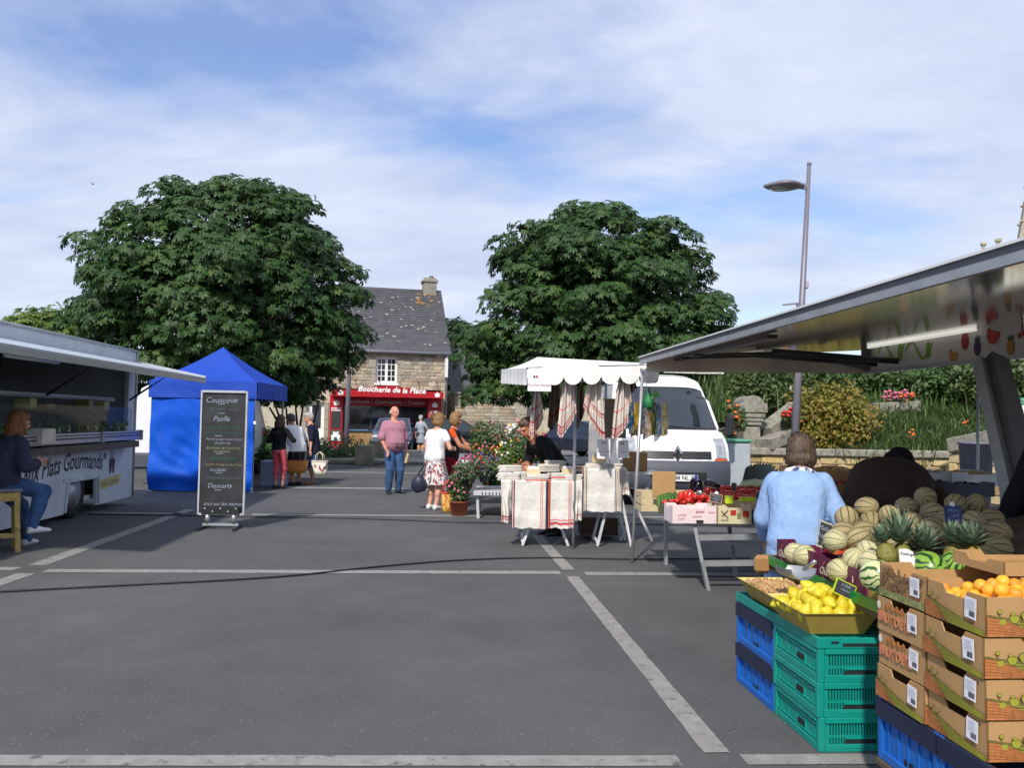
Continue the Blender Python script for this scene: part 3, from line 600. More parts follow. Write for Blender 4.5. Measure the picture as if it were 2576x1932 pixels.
# ================================================================== people
def cap(a, b, ra, rb, n=12, sq=1.0):
 """closed tapered capsule as a small mesh"""
 a, b = V(a), V(b); t = (b - a); ln = t.length; t = t / ln if ln > 1e-6 else V((0, 0, 1)); m = MB(); pts = []; rs = []
 for k in range(4): an = -math.pi / 2 + math.pi / 2 * k / 4; pts.append(a + t * (ra * math.sin(an))); rs.append(max(ra * math.cos(an), 0.001))
 pts.append(a); rs.append(ra); pts.append(b); rs.append(rb)
 for k in range(1, 5): an = math.pi / 2 * k / 4; pts.append(b + t * (rb * math.sin(an))); rs.append(max(rb * math.cos(an), 0.001))
 m.tube(pts, rs, n); return m
def blob(prims, voxel=0.012, smooth=6, wr=0.0, ws=9.0, cut=None, seed=0, zf=0.4):
 """union of closed pieces as one continuous surface"""
 m = MB()
 for p in prims: m.add(p.v, p.f)
 me = bpy.data.meshes.new('b'); me.from_pydata(m.v, [], m.f)
 bm = bmesh.new(); bm.from_mesh(me); bmesh.ops.recalc_face_normals(bm, faces=bm.faces); bm.to_mesh(me); bm.free()
 r = evaluated(me, [('REMESH', dict(mode='VOXEL', voxel_size=voxel, use_smooth_shade=True)), ('SMOOTH', dict(factor=0.5, iterations=smooth))])
 bpy.data.meshes.remove(me)
 if wr:
  n = len(r.vertices); co = np.empty(n * 3, np.float32); r.vertices.foreach_get('co', co); co = co.reshape(-1, 3); no = np.empty(n * 3, np.float32); r.vertices.foreach_get('normal', no); no = no.reshape(-1, 3)
  d = np.array([mnoise.noise(V((x * ws + seed + z * 3, y * ws, z * ws * zf))) + 0.6 * (.5 - abs(mnoise.noise(V((x * ws * 1.7 - z * 6, y * ws * 1.7 + seed, z * ws * zf * 1.6))))) for x, y, z in co], np.float32)
  co += no * (d[:, None] * wr); r.vertices.foreach_set('co', co.reshape(-1))
 if cut:
  bm = bmesh.new(); bm.from_mesh(r)
  for co_, no_ in cut: bmesh.ops.bisect_plane(bm, geom=bm.verts[:] + bm.edges[:] + bm.faces[:], plane_co=co_, plane_no=no_, clear_outer=True)
  bm.to_mesh(r); bm.free()
 r.polygons.foreach_set('use_smooth', [True] * len(r.polygons)); return r
def ik(a, c, l1, l2, hint):
 a, c = V(a), V(c); d = c - a; L_ = min(d.length, (l1 + l2) * 0.999); t = d.normalized(); c = a + t * L_
 x = (l1 * l1 - l2 * l2 + L_ * L_) / (2 * L_); h = math.sqrt(max(l1 * l1 - x * x, 0)); hv = V(hint); hv = (hv - t * hv.dot(t)); hv = hv.normalized() if hv.length > 1e-6 else V((0, 1, 0))
 return a + t * x + hv * h, c
M_SKIN = pm('skin', C(204, 150, 124), 0.5, var=0.08, scale=14); M_SKIN2 = pm('tanned_skin', C(182, 122, 92), 0.5, var=0.08, scale=14); M_SKIN3 = pm('ruddy_skin', C(206, 142, 118), 0.5, var=0.12, scale=18)
M_EYE = pm('eye', (0.02, 0.018, 0.015), 0.2); M_LIP = pm('lips', C(150, 80, 74), 0.5)
STRAND_V = OVAL_V * np.array([1, .22, .5])
def strandmat(hm):
 nm = hm.name + '_strand'; c = hm.get('rgb', (.02, .02, .02)); return bpy.data.materials.get(nm) or leafmat(nm, [tuple(x * .6 for x in c), tuple(c), tuple(min(1, x * 1.7) for x in c)], .5, .05)
def hairmat(n, c):
 m = pm(n, c, 0.55, var=0.45, scale=22, bump=0.5, bscale=70); m['rgb'] = list(c); return m
def cloth(n, c, **k):
 a = dict(rough=0.85, var=0.10, scale=5, bump=0.25, bscale=55, spec=0.2); a.update(k); return pm(n, c, **a)
def hand(prims, w, d, H, out, curl=0.5, up=(0, 0, 1)):
 """palm and five fingers: wrist w, direction d, thumb side out"""
 w, d, out = V(w), V(d).normalized(), V(out); out = (out - d * out.dot(d)).normalized(); n = d.cross(out).normalized(); k = H / 1.7; fin = []
 for i in range(4):
  s = (1.5 - i) * 0.019 * k; b = w + d * (0.085 * k) + out * s; l = (0.07, 0.078, 0.073, 0.058)[i] * k
  d1 = (d * math.cos(curl * 0.7) + n * math.sin(curl * 0.7)).normalized(); d2 = (d * math.cos(curl * 1.7) + n * math.sin(curl * 1.7)).normalized(); mid = b + d1 * (l * 0.5)
  fin += [cap(b - d * 0.02 * k, mid, 0.0095 * k, 0.0085 * k, 7), cap(mid, mid + d2 * (l * 0.5), 0.0085 * k, 0.0065 * k, 7)]
  prims.append(cap(w, b, 0.021 * k, 0.012 * k, 8))
 tb = w + d * 0.03 * k + out * 0.025 * k; t1 = (d * 0.7 + out * 0.7).normalized(); t2 = (d * 0.9 + n * 0.5 + out * .2).normalized()
 fin += [cap(tb, tb + t1 * 0.04 * k, 0.013 * k, 0.0105 * k, 7), cap(tb + t1 * 0.04 * k, tb + t1 * 0.04 * k + t2 * 0.03 * k, 0.0105 * k, 0.008 * k, 7)]
 return fin
def person(label, base, heading, H, tops=(), bottom=None, hair=None, shoes=None, skin=None, lean=0.0, side=0.0, hands=None, feet=None, knees=None, head=(0, 0, 0), fat=1.0, belly=0.0, sit=None, voxel=0.013, pel=0.0, hunch=0.0, curl=0.5, elbows=None, extra=None):
 """tops: list of (name, material, hem, sleeve, inflate, open); bottom: (name, kind, material, length, inflate)"""
 skin = skin or M_SKIN
 t = thing('person', label, 'person', base, heading); h = H
 ph = (0.525 * h if sit is None else sit) + pel
 P0 = V((0, 0, ph)); up = V((math.sin(side), -math.sin(lean) * math.cos(side), math.cos(lean))).normalized()
 lean2 = lean + hunch; up2 = V((math.sin(side), -math.sin(lean2), math.cos(lean2))).normalized(); right = V((1, 0, 0)); fwd = right.cross(up) * -1; fwd = V((0, -1, 0)) if fwd.length < .1 else fwd
 fwd = (V((0, -1, 0)) - up * V((0, -1, 0)).dot(up)).normalized(); fwd2 = (V((0, -1, 0)) - up2 * V((0, -1, 0)).dot(up2)); fwd2 = fwd2.normalized() if fwd2.length > .05 else fwd
 def spine(s):                        # s in units of H along the back, bending with hunch
  return P0 + up * min(s, 0.13) * h + up2 * max(0, s - 0.13) * h
 NB = spine(0.30)
 sh = {q: spine(0.262) + right * (q * (0.094 + 0.012 * (fat - 1) * 2) * h) for q in (-1, 1)}; hipj = {q: P0 + right * (q * 0.05 * h) - up * 0.01 * h for q in (-1, 1)}
 rings = [(-0.055, .05, .05), (-0.03, .085, .068), (0.0, .094, .07), (0.05, .088, .064), (0.11, .081, .06), (0.17, .09, .064), (0.22, .099, .066), (0.255, .090, .056), (0.283, .058, .045), (0.305, .036, .036), (0.33, .034, .035)]
 def torso(g, s0=-9, s1=9, bf=1.0):
  m = MB(); rg = []
  for s, a, b in rings:
   if s < s0 - 1e-6 or s > s1 + 1e-6: continue
   f = fat if -0.03 < s < 0.25 else 1 + (fat - 1) * 0.4; c = spine(s); bl = belly * math.exp(-((s - 0.07) / 0.07) ** 2) * h
   u_, f_ = (up, fwd) if s < .13 else (up2, fwd2)
   A, B = a * h * f + g, b * h * f + g + bl * 0.5
   rg.append([c + f_ * (bl * 0.5) + right * (A * math.copysign(abs(math.cos(x)) ** 0.85, math.cos(x))) + f_ * (B * math.copysign(abs(math.sin(x)) ** 0.85, math.sin(x))) for x in [2 * math.pi * k / 18 for k in range(18)]])
  m.loft(rg); return m
 # arms
 hands = hands or {}; el, wr_ = {}, {}
 for q in (-1, 1):
  tgt = hands.get(q); tgt = V((q * 0.155 * h, -0.03 * h, 0.47 * h)) if tgt is None else V(tgt) * h
  hint = V((q * 0.5, 0.6, -0.3)) if not (elbows and q in elbows) else V(elbows[q])
  el[q], wr_[q] = ik(sh[q], tgt, 0.172 * h, 0.145 * h, hint)
 feet = feet or {}; kn, an = {}, {}
 for q in (-1, 1):
  tgt = feet.get(q); tgt = V((q * 0.055 * h, 0, 0.045 * h)) if tgt is None else V((tgt[0] * h, tgt[1] * h, (tgt[2] if len(tgt) > 2 else 0.045) * h))
  hint = V((q * 0.1, -1, 0)) if not (knees and q in knees) else V(knees[q])
  kn[q], an[q] = ik(hipj[q], tgt, 0.245 * h, 0.235 * h, hint)
 ff = 1 + (fat - 1) * 0.6; body = [torso(0)]; fing = []
 for q in (-1, 1):
  body += [cap(spine(.283), sh[q], .026 * h, .025 * h), cap(sh[q], el[q], 0.027 * h * ff, 0.023 * h * ff), cap(el[q], wr_[q], 0.024 * h * ff, 0.0155 * h)]
  d = (wr_[q] - el[q]).normalized(); fing += hand(body, wr_[q], d, h, V((0, -1, 0)) * (1 if abs(d.y) < .8 else 0) + V((-q * 0.3, 0, .6 if abs(d.y) >= .8 else 0)), curl)
  body += [cap(hipj[q], kn[q], 0.052 * h * ff, 0.034 * h * ff), cap(kn[q], an[q], 0.034 * h * ff, 0.022 * h)]
  cf = kn[q].lerp(an[q], 0.3) + V((0, 0.012 * h, 0)); body.append(cap(kn[q].lerp(an[q], .15), cf.lerp(an[q], .3), 0.03 * h * ff, 0.03 * h * ff))
 # head
 yaw, pitch, roll = head; Mh = Matrix.Rotation(yaw, 3, 'Z') @ Matrix.Rotation(pitch, 3, 'X') @ Matrix.Rotation(roll, 3, 'Y')
 nk = (up2 * 0.7 + V((0, 0, 0.5))).normalized(); HC = NB + nk * 0.098 * h + (Mh @ V((0, -1, 0))) * 0.012 * h
 def hd(x, y, z): return HC + Mh @ V((x * h, y * h, z * h))
 def he(c, r): m = MB(); m.ell(hd(*c), tuple(x * h for x in r), nu=14, nv=9, M=Mh); return m
 body += [cap(NB - up2 * 0.02 * h, hd(0, 0.008, -0.03), 0.036 * h, 0.033 * h), he((0, 0.006, 0.018), (.0445, .054, .05)), he((0, -.012, -.022), (.036, .04, .042)), he((0, -.028, -.048), (.02, .02, .016)), he((0, -.057, -.012), (.009, .014, .016)), he((0, -.046, .012), (.034, .012, .008)), he((.044, .004, -.008), (.006, .013, .019)), he((-.044, .004, -.008), (.006, .013, .019)), he((0, -.049, -.034), (.015, .006, .006))]
 me = blob(body, voxel * 0.85, 4)
 # fingers grow out of the palms in the same mesh
 bm = bmesh.new(); bm.from_mesh(me); fm = MB()
 for p in fing: fm.add(p.v, p.f)
 vs = [bm.verts.new(v) for v in fm.v]
 for f in fm.f: bm.faces.new([vs[i] for i in f])
 for f in bm.faces: f.smooth = True
 bm.to_mesh(me); bm.free(); me.materials.clear(); me.materials.append(skin); bo = mobj('body', me, t)
 e = MB()
 for q in (-1, 1): e.ell(hd(q * .017, -.0465, .0), (.0062 * h, .004 * h, .0042 * h), nu=8, nv=5, M=Mh)
 e.build('eyes', M_EYE, bo, smooth=True)
 l_ = MB(); l_.ell(hd(0, -.054, -.0335), (.013 * h, .004 * h, .0045 * h), nu=8, nv=5, M=Mh); l_.build('mouth', M_LIP, bo, smooth=True)
 if hair:
  st, hm = hair; hs = []
  if st != 'bald': hs += [he((0, .014, .03), (.052, .058, .05)), he((0, .026, .005), (.052, .05, .05)), he((0, -.03, .05), (.036, .022, .022))]
  if st == 'bald': hs += [he((0, .03, -.012), (.0475, .036, .03)), he((.04, .016, -.002), (.009, .026, .022)), he((-.04, .016, -.002), (.009, .026, .022))]
  if st == 'bob': hs += [he((0, .022, -.03), (.058, .048, .045)), he((.042, .0, -.02), (.02, .034, .05)), he((-.042, .0, -.02), (.02, .034, .05))]
  if st == 'long': hs += [he((0, .028, -.05), (.062, .05, .07)), he((.046, .004, -.05), (.024, .036, .07)), he((-.046, .004, -.05), (.024, .036, .07)), he((0, .036, -.09), (.055, .034, .045))]
  if st == 'curly': hs += [he((.03, .02, .03), (.03, .04, .035)), he((-.03, .02, .03), (.03, .04, .035)), he((0, .04, .02), (.045, .03, .045)), he((0, .03, -.03), (.046, .036, .03))]
  if st == 'short': hs += [he((0, .03, -.02), (.046, .036, .035))]
  hmh = blob(hs, 0.010, 3, wr=0.005 * (2 if st == 'curly' else 1), ws=34, seed=H * 10, zf=.8 if st == 'curly' else .2); hmh.materials.clear(); hmh.materials.append(hm); ho = mobj('hair', hmh, t)
  rg = np.random.default_rng(int(H * 1000)); nv = len(hmh.vertices); co = np.empty(nv * 3, np.float32); hmh.vertices.foreach_get('co', co); no = np.empty(nv * 3, np.float32); hmh.vertices.foreach_get('normal', no); ix = rg.integers(0, nv, 260 if st == 'bald' else 800); P, N = co.reshape(-1, 3)[ix].astype(float), no.reshape(-1, 3)[ix].astype(float)
  D = np.array([0, 0, -1.0]) + rg.normal(0, .9 if st == 'curly' else .22, P.shape) + N * .15; me = leaves_mesh('strands', STRAND_V, OVAL_F, P + N * .002, rot_frames(N, D, np.zeros(len(P))), rg.uniform(.02, .034, len(P)) * (.6 if st in ('bald', 'curly', 'short') else 1.3), rg.uniform(0, 1, len(P)), strandmat(hm)); tag(mobj('strands', me, ho), kind='stuff')
 if bottom:
  bn, kind, bm_, bl_, bi = bottom; pr = [torso(bi, -.055, 0.05 if kind != 'skirt' else .08)]
  if kind in ('trousers', 'wide'):
   for q in (-1, 1):
    pr.append(cap(hipj[q], kn[q], 0.056 * h * ff + bi, 0.037 * h * ff + bi)); e_ = kn[q].lerp(an[q], bl_); w2 = (0.026 if kind == 'trousers' else 0.04) * h + bi * (1.2 if kind == 'trousers' else 2); pr.append(cap(kn[q], e_, 0.040 * h * ff + bi, w2)); pr.append(cap(kn[q].lerp(e_, .15) + V((0, .012 * h, 0)), kn[q].lerp(e_, .6) + V((0, .008 * h, 0)), .036 * h * ff + bi, .033 * h * ff + bi))
    m = MB(); m.tube([kn[q].lerp(e_, .8), e_ + (e_ - kn[q]).normalized() * w2 * 0.8], [w2, w2], 12); pr.append(m)
   gm = blob(pr, voxel, 5, wr=0.010, ws=11, seed=H * 3)
  else:
   m = MB(); rg = []; n = 20; hz = bl_ * h
   for i in range(7):
    s = i / 6; z = ph + 0.07 * h - s * (ph + 0.07 * h - hz); A = (0.088 * fat + s * bi) * h; B = (0.066 * fat + s * bi * 0.85) * h; cxy = V((0, 0, 0)) if s < .4 else (kn[-1] + kn[1]) * 0.5 * ((s - .4) / .6) * 0.6
    rg.append([V((cxy.x + A * math.cos(x) * (1 + 0.035 * s * math.sin(x * 7)), cxy.y + B * math.sin(x) * (1 + 0.035 * s * math.sin(x * 7)), z)) for x in [2 * math.pi * k / (n * 2) for k in range(n * 2)]])
   m.loft(rg); gm = blob([m, torso(0.006, -.03, .05)], voxel, 4, wr=0.006, ws=8, seed=H * 3)
  gm.materials.clear(); gm.materials.append(bm_); mobj(bn, gm, t)
 for nm, mt, hem, slv, gi, op in tops:
  pr = []; m = torso(gi + 0.004, -.055 if hem < -0.02 else (0.0 if hem < .03 else .05), 0.284); pr.append(m)
  for q in (-1, 1):
   if slv <= 0: pr.append(cap(sh[q] - right * q * 0.03 * h, sh[q] - right * q * 0.01 * h, 0.03 * h * ff + gi * .5, 0.03 * h * ff + gi * .5)); continue
   a, b = sh[q], el[q] if slv >= 1 else sh[q].lerp(el[q], slv); pr.append(cap(a, b, 0.030 * h * ff + gi * .6, 0.027 * h * ff + gi * 1.0)); pr.append(cap(spine(.283), a, 0.03 * h + gi * .4, 0.028 * h * ff + gi * .5))
   if slv > 1: pr.append(cap(el[q], el[q].lerp(wr_[q], slv - 1), 0.027 * h * ff + gi, 0.0195 * h + gi * .8))
  if hem < -0.06:
   n = 18; rg = []
   for s in [i / 5 for i in range(6)]:
    c = spine(0.02).lerp(V((0, 0, ph + hem * h)) + V((0, 0, 0)), s); A = 0.094 * h * fat + gi + 0.012 * h * s; B = 0.07 * h * fat + gi + 0.012 * h * s + (belly * 0.25 * h) * (1 - s)
    if sit is None: rg.append([c + V((A * math.cos(x) * (1 + .02 * s * math.sin(5 * x)), B * math.sin(x) * (1 + .02 * s * math.sin(5 * x)), 0)) for x in [2 * math.pi * k / n for k in range(n)]])
   if rg: mm = MB(); mm.loft(rg); pr.append(mm)
  gm = blob(pr, voxel, 4, wr=0.011, ws=10, seed=H * 7 + gi)
  gm.materials.clear(); gm.materials.append(mt)
  mobj(nm, gm, t)
  if op:        # open front: a strip of the shirt beneath shows
   om = MB(); rg = []
   for s in [i / 8 for i in range(9)]:
    sp = 0.27 - s * (0.27 - max(hem, -.05)); c = spine(sp); a_, b_ = np.interp(sp, [r[0] for r in rings], [r[1] for r in rings]) * h * fat, np.interp(sp, [r[0] for r in rings], [r[2] for r in rings]) * h * fat
    bl = belly * math.exp(-((sp - 0.07) / 0.07) ** 2) * h; f_ = fwd if sp < .13 else fwd2
    rg.append([c + f_ * (bl * .5) + right * ((a_ + gi + .02) * math.cos(x)) + f_ * ((b_ + gi + bl * .5 + .022) * math.sin(x)) for x in [math.pi / 2 + (j / 6 - .5) * op[1] for j in range(7)]])
   om.loft(rg, closed=False, caps=False); om.build(op[0], op[2], t, smooth=True)
 if shoes:
  for q in (-1, 1):
   s = MB(); d = (an[q] - kn[q]); d.z = 0; fy = V((0, -1, 0)) if not (feet.get(q) and len(feet[q]) > 3) else V((math.sin(feet[q][3]), -math.cos(feet[q][3]), 0)); fx = V((-fy.y, fy.x, 0)); b = V((an[q].x, an[q].y, an[q].z - 0.045 * h)); rg = []
   for u, w_, z_ in [(-.036, .012, .028), (-.03, .022, .05), (.0, .024, .055), (.04, .025, .042), (.075, .029, .03), (.105, .024, .024), (.122, .008, .018)]:
    rg.append([b + fy * u * h + fx * (w_ * h * math.cos(x)) + V((0, 0, max(0.0, z_ * h * (0.5 + 0.5 * math.sin(x)) if math.sin(x) > -.5 else 0))) for x in [2 * math.pi * k / 12 for k in range(12)]])
   s.loft(rg); s.build('shoe', shoes, t, smooth=True)
 t['_j'] = [*(t.location)]
 return t, dict(wr={q: wr_[q] for q in wr_}, el=el, sh=sh, HC=HC, NB=NB, kn=kn, an=an, hd=hd, spine=spine)
def plc(px, py): return gr(px * K, py * K)       # ground point from the 2212-pixel view
def facing(dx, dy): return math.atan2(dx, -dy)   # heading for a person looking along (dx, dy)
def wpt(t, p): return t.matrix_basis @ V(p)
H_BROWN = hairmat('brown_hair', C(70, 48, 36)); H_GREY = hairmat('grey_hair', C(176, 172, 166)); H_BLOND = hairmat('dark_blond_hair', C(140, 106, 66)); H_GINGER = hairmat('auburn_hair', C(128, 82, 44)); H_DK = hairmat('dark_grey_hair', C(72, 64, 60)); H_BRG = hairmat('grey_brown_hair', C(88, 70, 56))
J_BLUE = cloth('blue_jeans', C(58, 84, 122), var=0.34, scale=7); J_NAVY = cloth('navy_cloth', C(28, 32, 52)); C_BLACK = cloth('black_cloth', (0.012, 0.012, 0.014)); C_WHITE = cloth('white_cloth', (0.74, 0.74, 0.74), var=0.05)
C_PINK = cloth('coral_trousers', C(214, 92, 100)); C_MAUVE = cloth('mauve_check_shirt', C(168, 118, 132), var=0.12, scale=60); C_GREYD = cloth('grey_dress', C(152, 160, 172)); C_RED = cloth('dark_red_trousers', C(128, 24, 38)); C_BLUEC = cloth('pale_blue_cardigan', C(140, 170, 212), var=0.08, scale=12, bump=0.35, bscale=30); C_DKBROWN = cloth('dark_brown_jumper', C(62, 48, 40)); C_JKT = cloth('dark_slate_jacket', C(52, 56, 74)); C_CREAM = cloth('cream_top', C(206, 196, 184)); C_DENIM = cloth('denim', C(58, 84, 136), var=.2)
def printed(name, cols, scale):
 m = bpy.data.materials.new(name); m.use_nodes = True; t = m.node_tree; p = t.nodes['Principled BSDF']; co = t.nodes.new('ShaderNodeTexCoord').outputs['Object']
 mpn = t.nodes.new('ShaderNodeMapping'); mpn.inputs['Scale'].default_value = (1, 1, 0.55); t.links.new(co, mpn.inputs[0])
 vo = t.nodes.new('ShaderNodeTexVoronoi'); vo.inputs['Scale'].default_value = scale; t.links.new(mpn.outputs[0], vo.inputs['Vector'])
 rp = t.nodes.new('ShaderNodeValToRGB'); rp.color_ramp.interpolation = 'CONSTANT'
 while len(rp.color_ramp.elements) < len(cols): rp.color_ramp.elements.new(0.5)
 for i, c in enumerate(cols): rp.color_ramp.elements[i].position = i / len(cols); rp.color_ramp.elements[i].color = (*c, 1)
 sx = t.nodes.new('ShaderNodeSeparateColor'); t.links.new(vo.outputs['Color'], sx.inputs[0]); t.links.new(sx.outputs[0], rp.inputs[0]); t.links.new(rp.outputs[0], p.inputs['Base Color']); p.inputs['Roughness'].default_value = .85; return m
C_SKIRT = printed('patterned_skirt', [C(226, 220, 216), C(48, 50, 72), C(176, 92, 84), C(226, 220, 216), C(120, 118, 130), C(222, 208, 200)], 52)
S_BLACK = pm('black_shoe', (0.012, 0.012, 0.013), 0.4); S_WHITE = pm('white_shoe', (0.72, 0.71, 0.69), 0.5, var=.08); S_NAVY = pm('navy_trainer', C(40, 42, 62), 0.6); S_TAN = pm('tan_sandal', C(150, 118, 94), 0.6)
# girl in coral trousers, back to us, under the edge of the tent
girl, gj = person('girl in a black jacket and coral cropped trousers seen from behind', plc(600, 1056), facing(0.25, 1), 1.52, tops=[('jacket', C_BLACK, -.005, 1.9, .016, None)], bottom=('trousers', 'trousers', C_PINK, .62, .004), hair=('long', H_BROWN), shoes=S_NAVY, hands={-1: (-.13, -.16, .66), 1: (.12, -.17, .64)}, head=(0, .35, 0), lean=.05, feet={-1: (-.062, 0, .045), 1: (.055, -.03, .045)}, fat=.9)
# woman in a white blouse bending over the stall, dark skirt, wicker basket in her hand
bwom, bj = person('woman in a white blouse and black skirt bending beside the girl', plc(639, 1048), facing(-.75, .6), 1.6, tops=[('blouse', C_WHITE, -.07, .95, .02, None)], bottom=('skirt', 'skirt', C_BLACK, .2, .02), hair=('curly', H_DK), shoes=S_BLACK, skin=M_SKIN2, hands={-1: (-.16, -.22, .6), 1: (.1, -.12, .42)}, lean=.3, hunch=.2, head=(0, .55, 0), fat=1.25, belly=.03)
# grey-haired woman in a navy cardigan
gwom, wj = person('grey-haired woman in a navy cardigan over a cream top beside the tent', plc(676, 1045), facing(-.8, -.25), 1.6, tops=[('top', C_CREAM, -.03, 0, .008, None), ('cardigan', J_NAVY, -.11, 1.0, .016, ('cream_top', 1.5, C_CREAM))], bottom=('skirt', 'skirt', C_DENIM, .23, .016), hair=('short', H_GREY), shoes=S_TAN, hands={-1: (-.13, -.14, .6), 1: (.15, -.06, .455)}, lean=.12, hunch=.12, head=(0, .3, 0), fat=1.1)
# man in a mauve shirt and jeans
mman, mj = person('balding man in a mauve checked shirt and blue jeans walking across the square', plc(848, 1066), facing(.55, -.85), 1.74, tops=[('shirt', C_MAUVE, -.03, .95, .032, None)], bottom=('jeans', 'trousers', J_BLUE, .97, .014), hair=('bald', H_GREY), shoes=S_BLACK, skin=M_SKIN3, hands={-1: (-.125, -.07, .5), 1: (.15, -.03, .455)}, head=(R(15), .1, 0), fat=1.16, belly=.05, lean=-.03, feet={-1: (-.062, -.015, .045, -.3), 1: (.075, .01, .045, .25)}, elbows={-1: (-1, .6, 0)})
m = MB(); nb = mj['NB']; m.tube([nb + V((.062 * math.cos(a), .058 * math.sin(a), .006 - .018 * math.sin(-a))) for a in [-1.2 + i * 5.5 / 12 for i in range(13)]], .017, 6); m.build('collar', C_MAUVE, mman, smooth=True)
m = MB(); q = mj['spine'](.004); m.tube([q + V((.205 * math.cos(a), .172 * math.sin(a) - .03, 0)) for a in [i * math.pi / 10 for i in range(21)]], (.014), 6); m.build('belt', S_BLACK, mman, smooth=True)
# far woman in a grey dress
far, fj = person('far woman in a grey dress walking between the parked cars', V((at(907 * K, 1000 * K, 36).x, 36, 0.006)), facing(.4, 1), 1.62, tops=[('dress_top', C_GREYD, -.02, .6, .014, None)], bottom=('dress_skirt', 'skirt', C_GREYD, .27, .02), hair=('short', H_GREY), shoes=S_TAN, hands={-1: (-.2, -.13, .55), 1: (.15, -.02, .48)}, head=(0, .15, 0), fat=1.08, voxel=.016)
# woman in white t-shirt and patterned skirt
wwom, pj = person('woman in a white t-shirt and patterned skirt by the flower stand', plc(936, 1100), facing(.55, .8), 1.6, tops=[('t_shirt', C_WHITE, -.03, .42, .016, None)], bottom=('skirt', 'skirt', C_SKIRT, .25, .045), hair=('bob', H_BLOND), shoes=S_WHITE, hands={-1: (-.1, -.17, .62), 1: (.1, -.18, .63)}, head=(-.3, .35, 0), lean=.1, hunch=.08, fat=1.1, feet={-1: (-.05, .02, .045), 1: (.05, 0, .045)})
# woman in black waistcoat and dark red trousers holding a plant
rwom, rj = person('woman in a black waistcoat and dark red wide trousers holding a potted plant', plc(972, 1090), facing(1, -.1), 1.62, tops=[('orange_top', cloth('orange_top', C(214, 84, 40)), .03, .3, .004, None), ('waistcoat', C_BLACK, -.04, 0, .014, None)], bottom=('trousers', 'wide', C_RED, .96, .012), hair=('bob', H_BLOND), shoes=S_WHITE, skin=M_SKIN2, hands={-1: (-.06, -.24, .6), 1: (.08, -.26, .61)}, head=(.1, .2, 0), lean=.06, hunch=.06, fat=1.08)
# towel seller, leaning over his stall
tsel, tj = person('towel seller in a black polo shirt leaning over his stall', V((at(1204 * K, 1000 * K, 11.3).x, 11.3, 0)), facing(-.8, -.45), 1.8, tops=[('polo_shirt', C_BLACK, -.05, .8, .014, None)], bottom=('trousers', 'trousers', J_NAVY, .97, .012), hair=('short', H_BRG), shoes=S_BLACK, skin=M_SKIN2, hands={-1: (-.07, -.27, .5), 1: (.11, -.28, .5)}, lean=.55, hunch=.35, head=(.1, .5, 0), pel=-.08, fat=.98)
# elderly woman in a pale blue cardigan, back to us
cwom, cj = person('elderly woman in a pale blue cardigan with her back turned at the fruit stall', V((at(1722 * K, 1000 * K, 5.25).x, 5.25, 0)), facing(.42, .9), 1.48, tops=[('cardigan', C_BLUEC, -.19, 1.75, .026, None)], bottom=('skirt', 'skirt', cloth('grey_blue_skirt', C(128, 140, 168)), .14, .012), hair=('bob', H_BRG), shoes=S_TAN, hands={-1: (-.17, -.1, .48), 1: (.15, -.2, .5)}, lean=.14, hunch=.32, head=(-.35, .25, .0), fat=1.08, voxel=.010)
sc_ = MB(); nb = cj['NB']; sc_.tube([nb + V((.072 * math.cos(a), .064 * math.sin(a) + .005, .0 + .02 * math.sin(a))) for a in [i * math.pi / 7 for i in range(15)]], .03, 8); sc_.build('scarf', printed('scarf_print', [C(220, 220, 226), C(60, 66, 100), C(150, 154, 170), C(230, 226, 226)], 55), cwom, smooth=True)
# man in a dark brown jumper stooping over the fruit
bman, bmj = person('man in a dark brown jumper stooping low over the fruit stall', V((at(2216, 1000 * K, 5.7).x, 5.7, 0)), facing(.55, .83), 1.76, tops=[('jumper', C_DKBROWN, -.06, 1.9, .05, None)], bottom=('trousers', 'trousers', C_BLACK, .97, .012), hair=('short', C_BLACK), shoes=S_BLACK, hands={-1: (-.2, -.38, .45), 1: (.2, -.38, .45)}, lean=.95, hunch=.45, head=(-.5, .9, 0), fat=1.34, pel=.0, voxel=.012)
# stallholder at the right edge
rman, rmj = person('stallholder in dark clothes bowed over the fruit at the right edge', V((at(2690, 1000 * K, 5.0).x, 5.0, 0)), facing(-1, -.12), 1.72, tops=[('jumper', C_BLACK, -.05, 1.9, .02, None)], bottom=('trousers', 'trousers', C_BLACK, .97, .012), hair=('bald', H_DK), shoes=S_BLACK, skin=M_SKIN2, hands={-1: (-.08, -.2, .5), 1: (.08, -.21, .5)}, lean=.12, hunch=.15, head=(0, .5, 0), fat=1.1)
# seated woman on the stool at the left
swom, sj = person('woman in a dark jacket and jeans perched on a stool by the food truck', V((at(62 * K, 1000 * K, 9.35).x - .2, 9.2, 0)), facing(.5, .86), 1.66, tops=[('jacket', C_JKT, -.06, 1.9, .03, None)], bottom=('jeans', 'trousers', J_BLUE, .97, .01), hair=('long', H_GINGER), shoes=S_WHITE, sit=.74, hands={-1: (-.1, -.17, .56), 1: (.1, -.17, .54)}, feet={1: (.1, -.24, .045, 0.5), -1: (-.1, -.16, .15)}, lean=.12, hunch=.22, head=(-.15, .25, 0), fat=1.12)
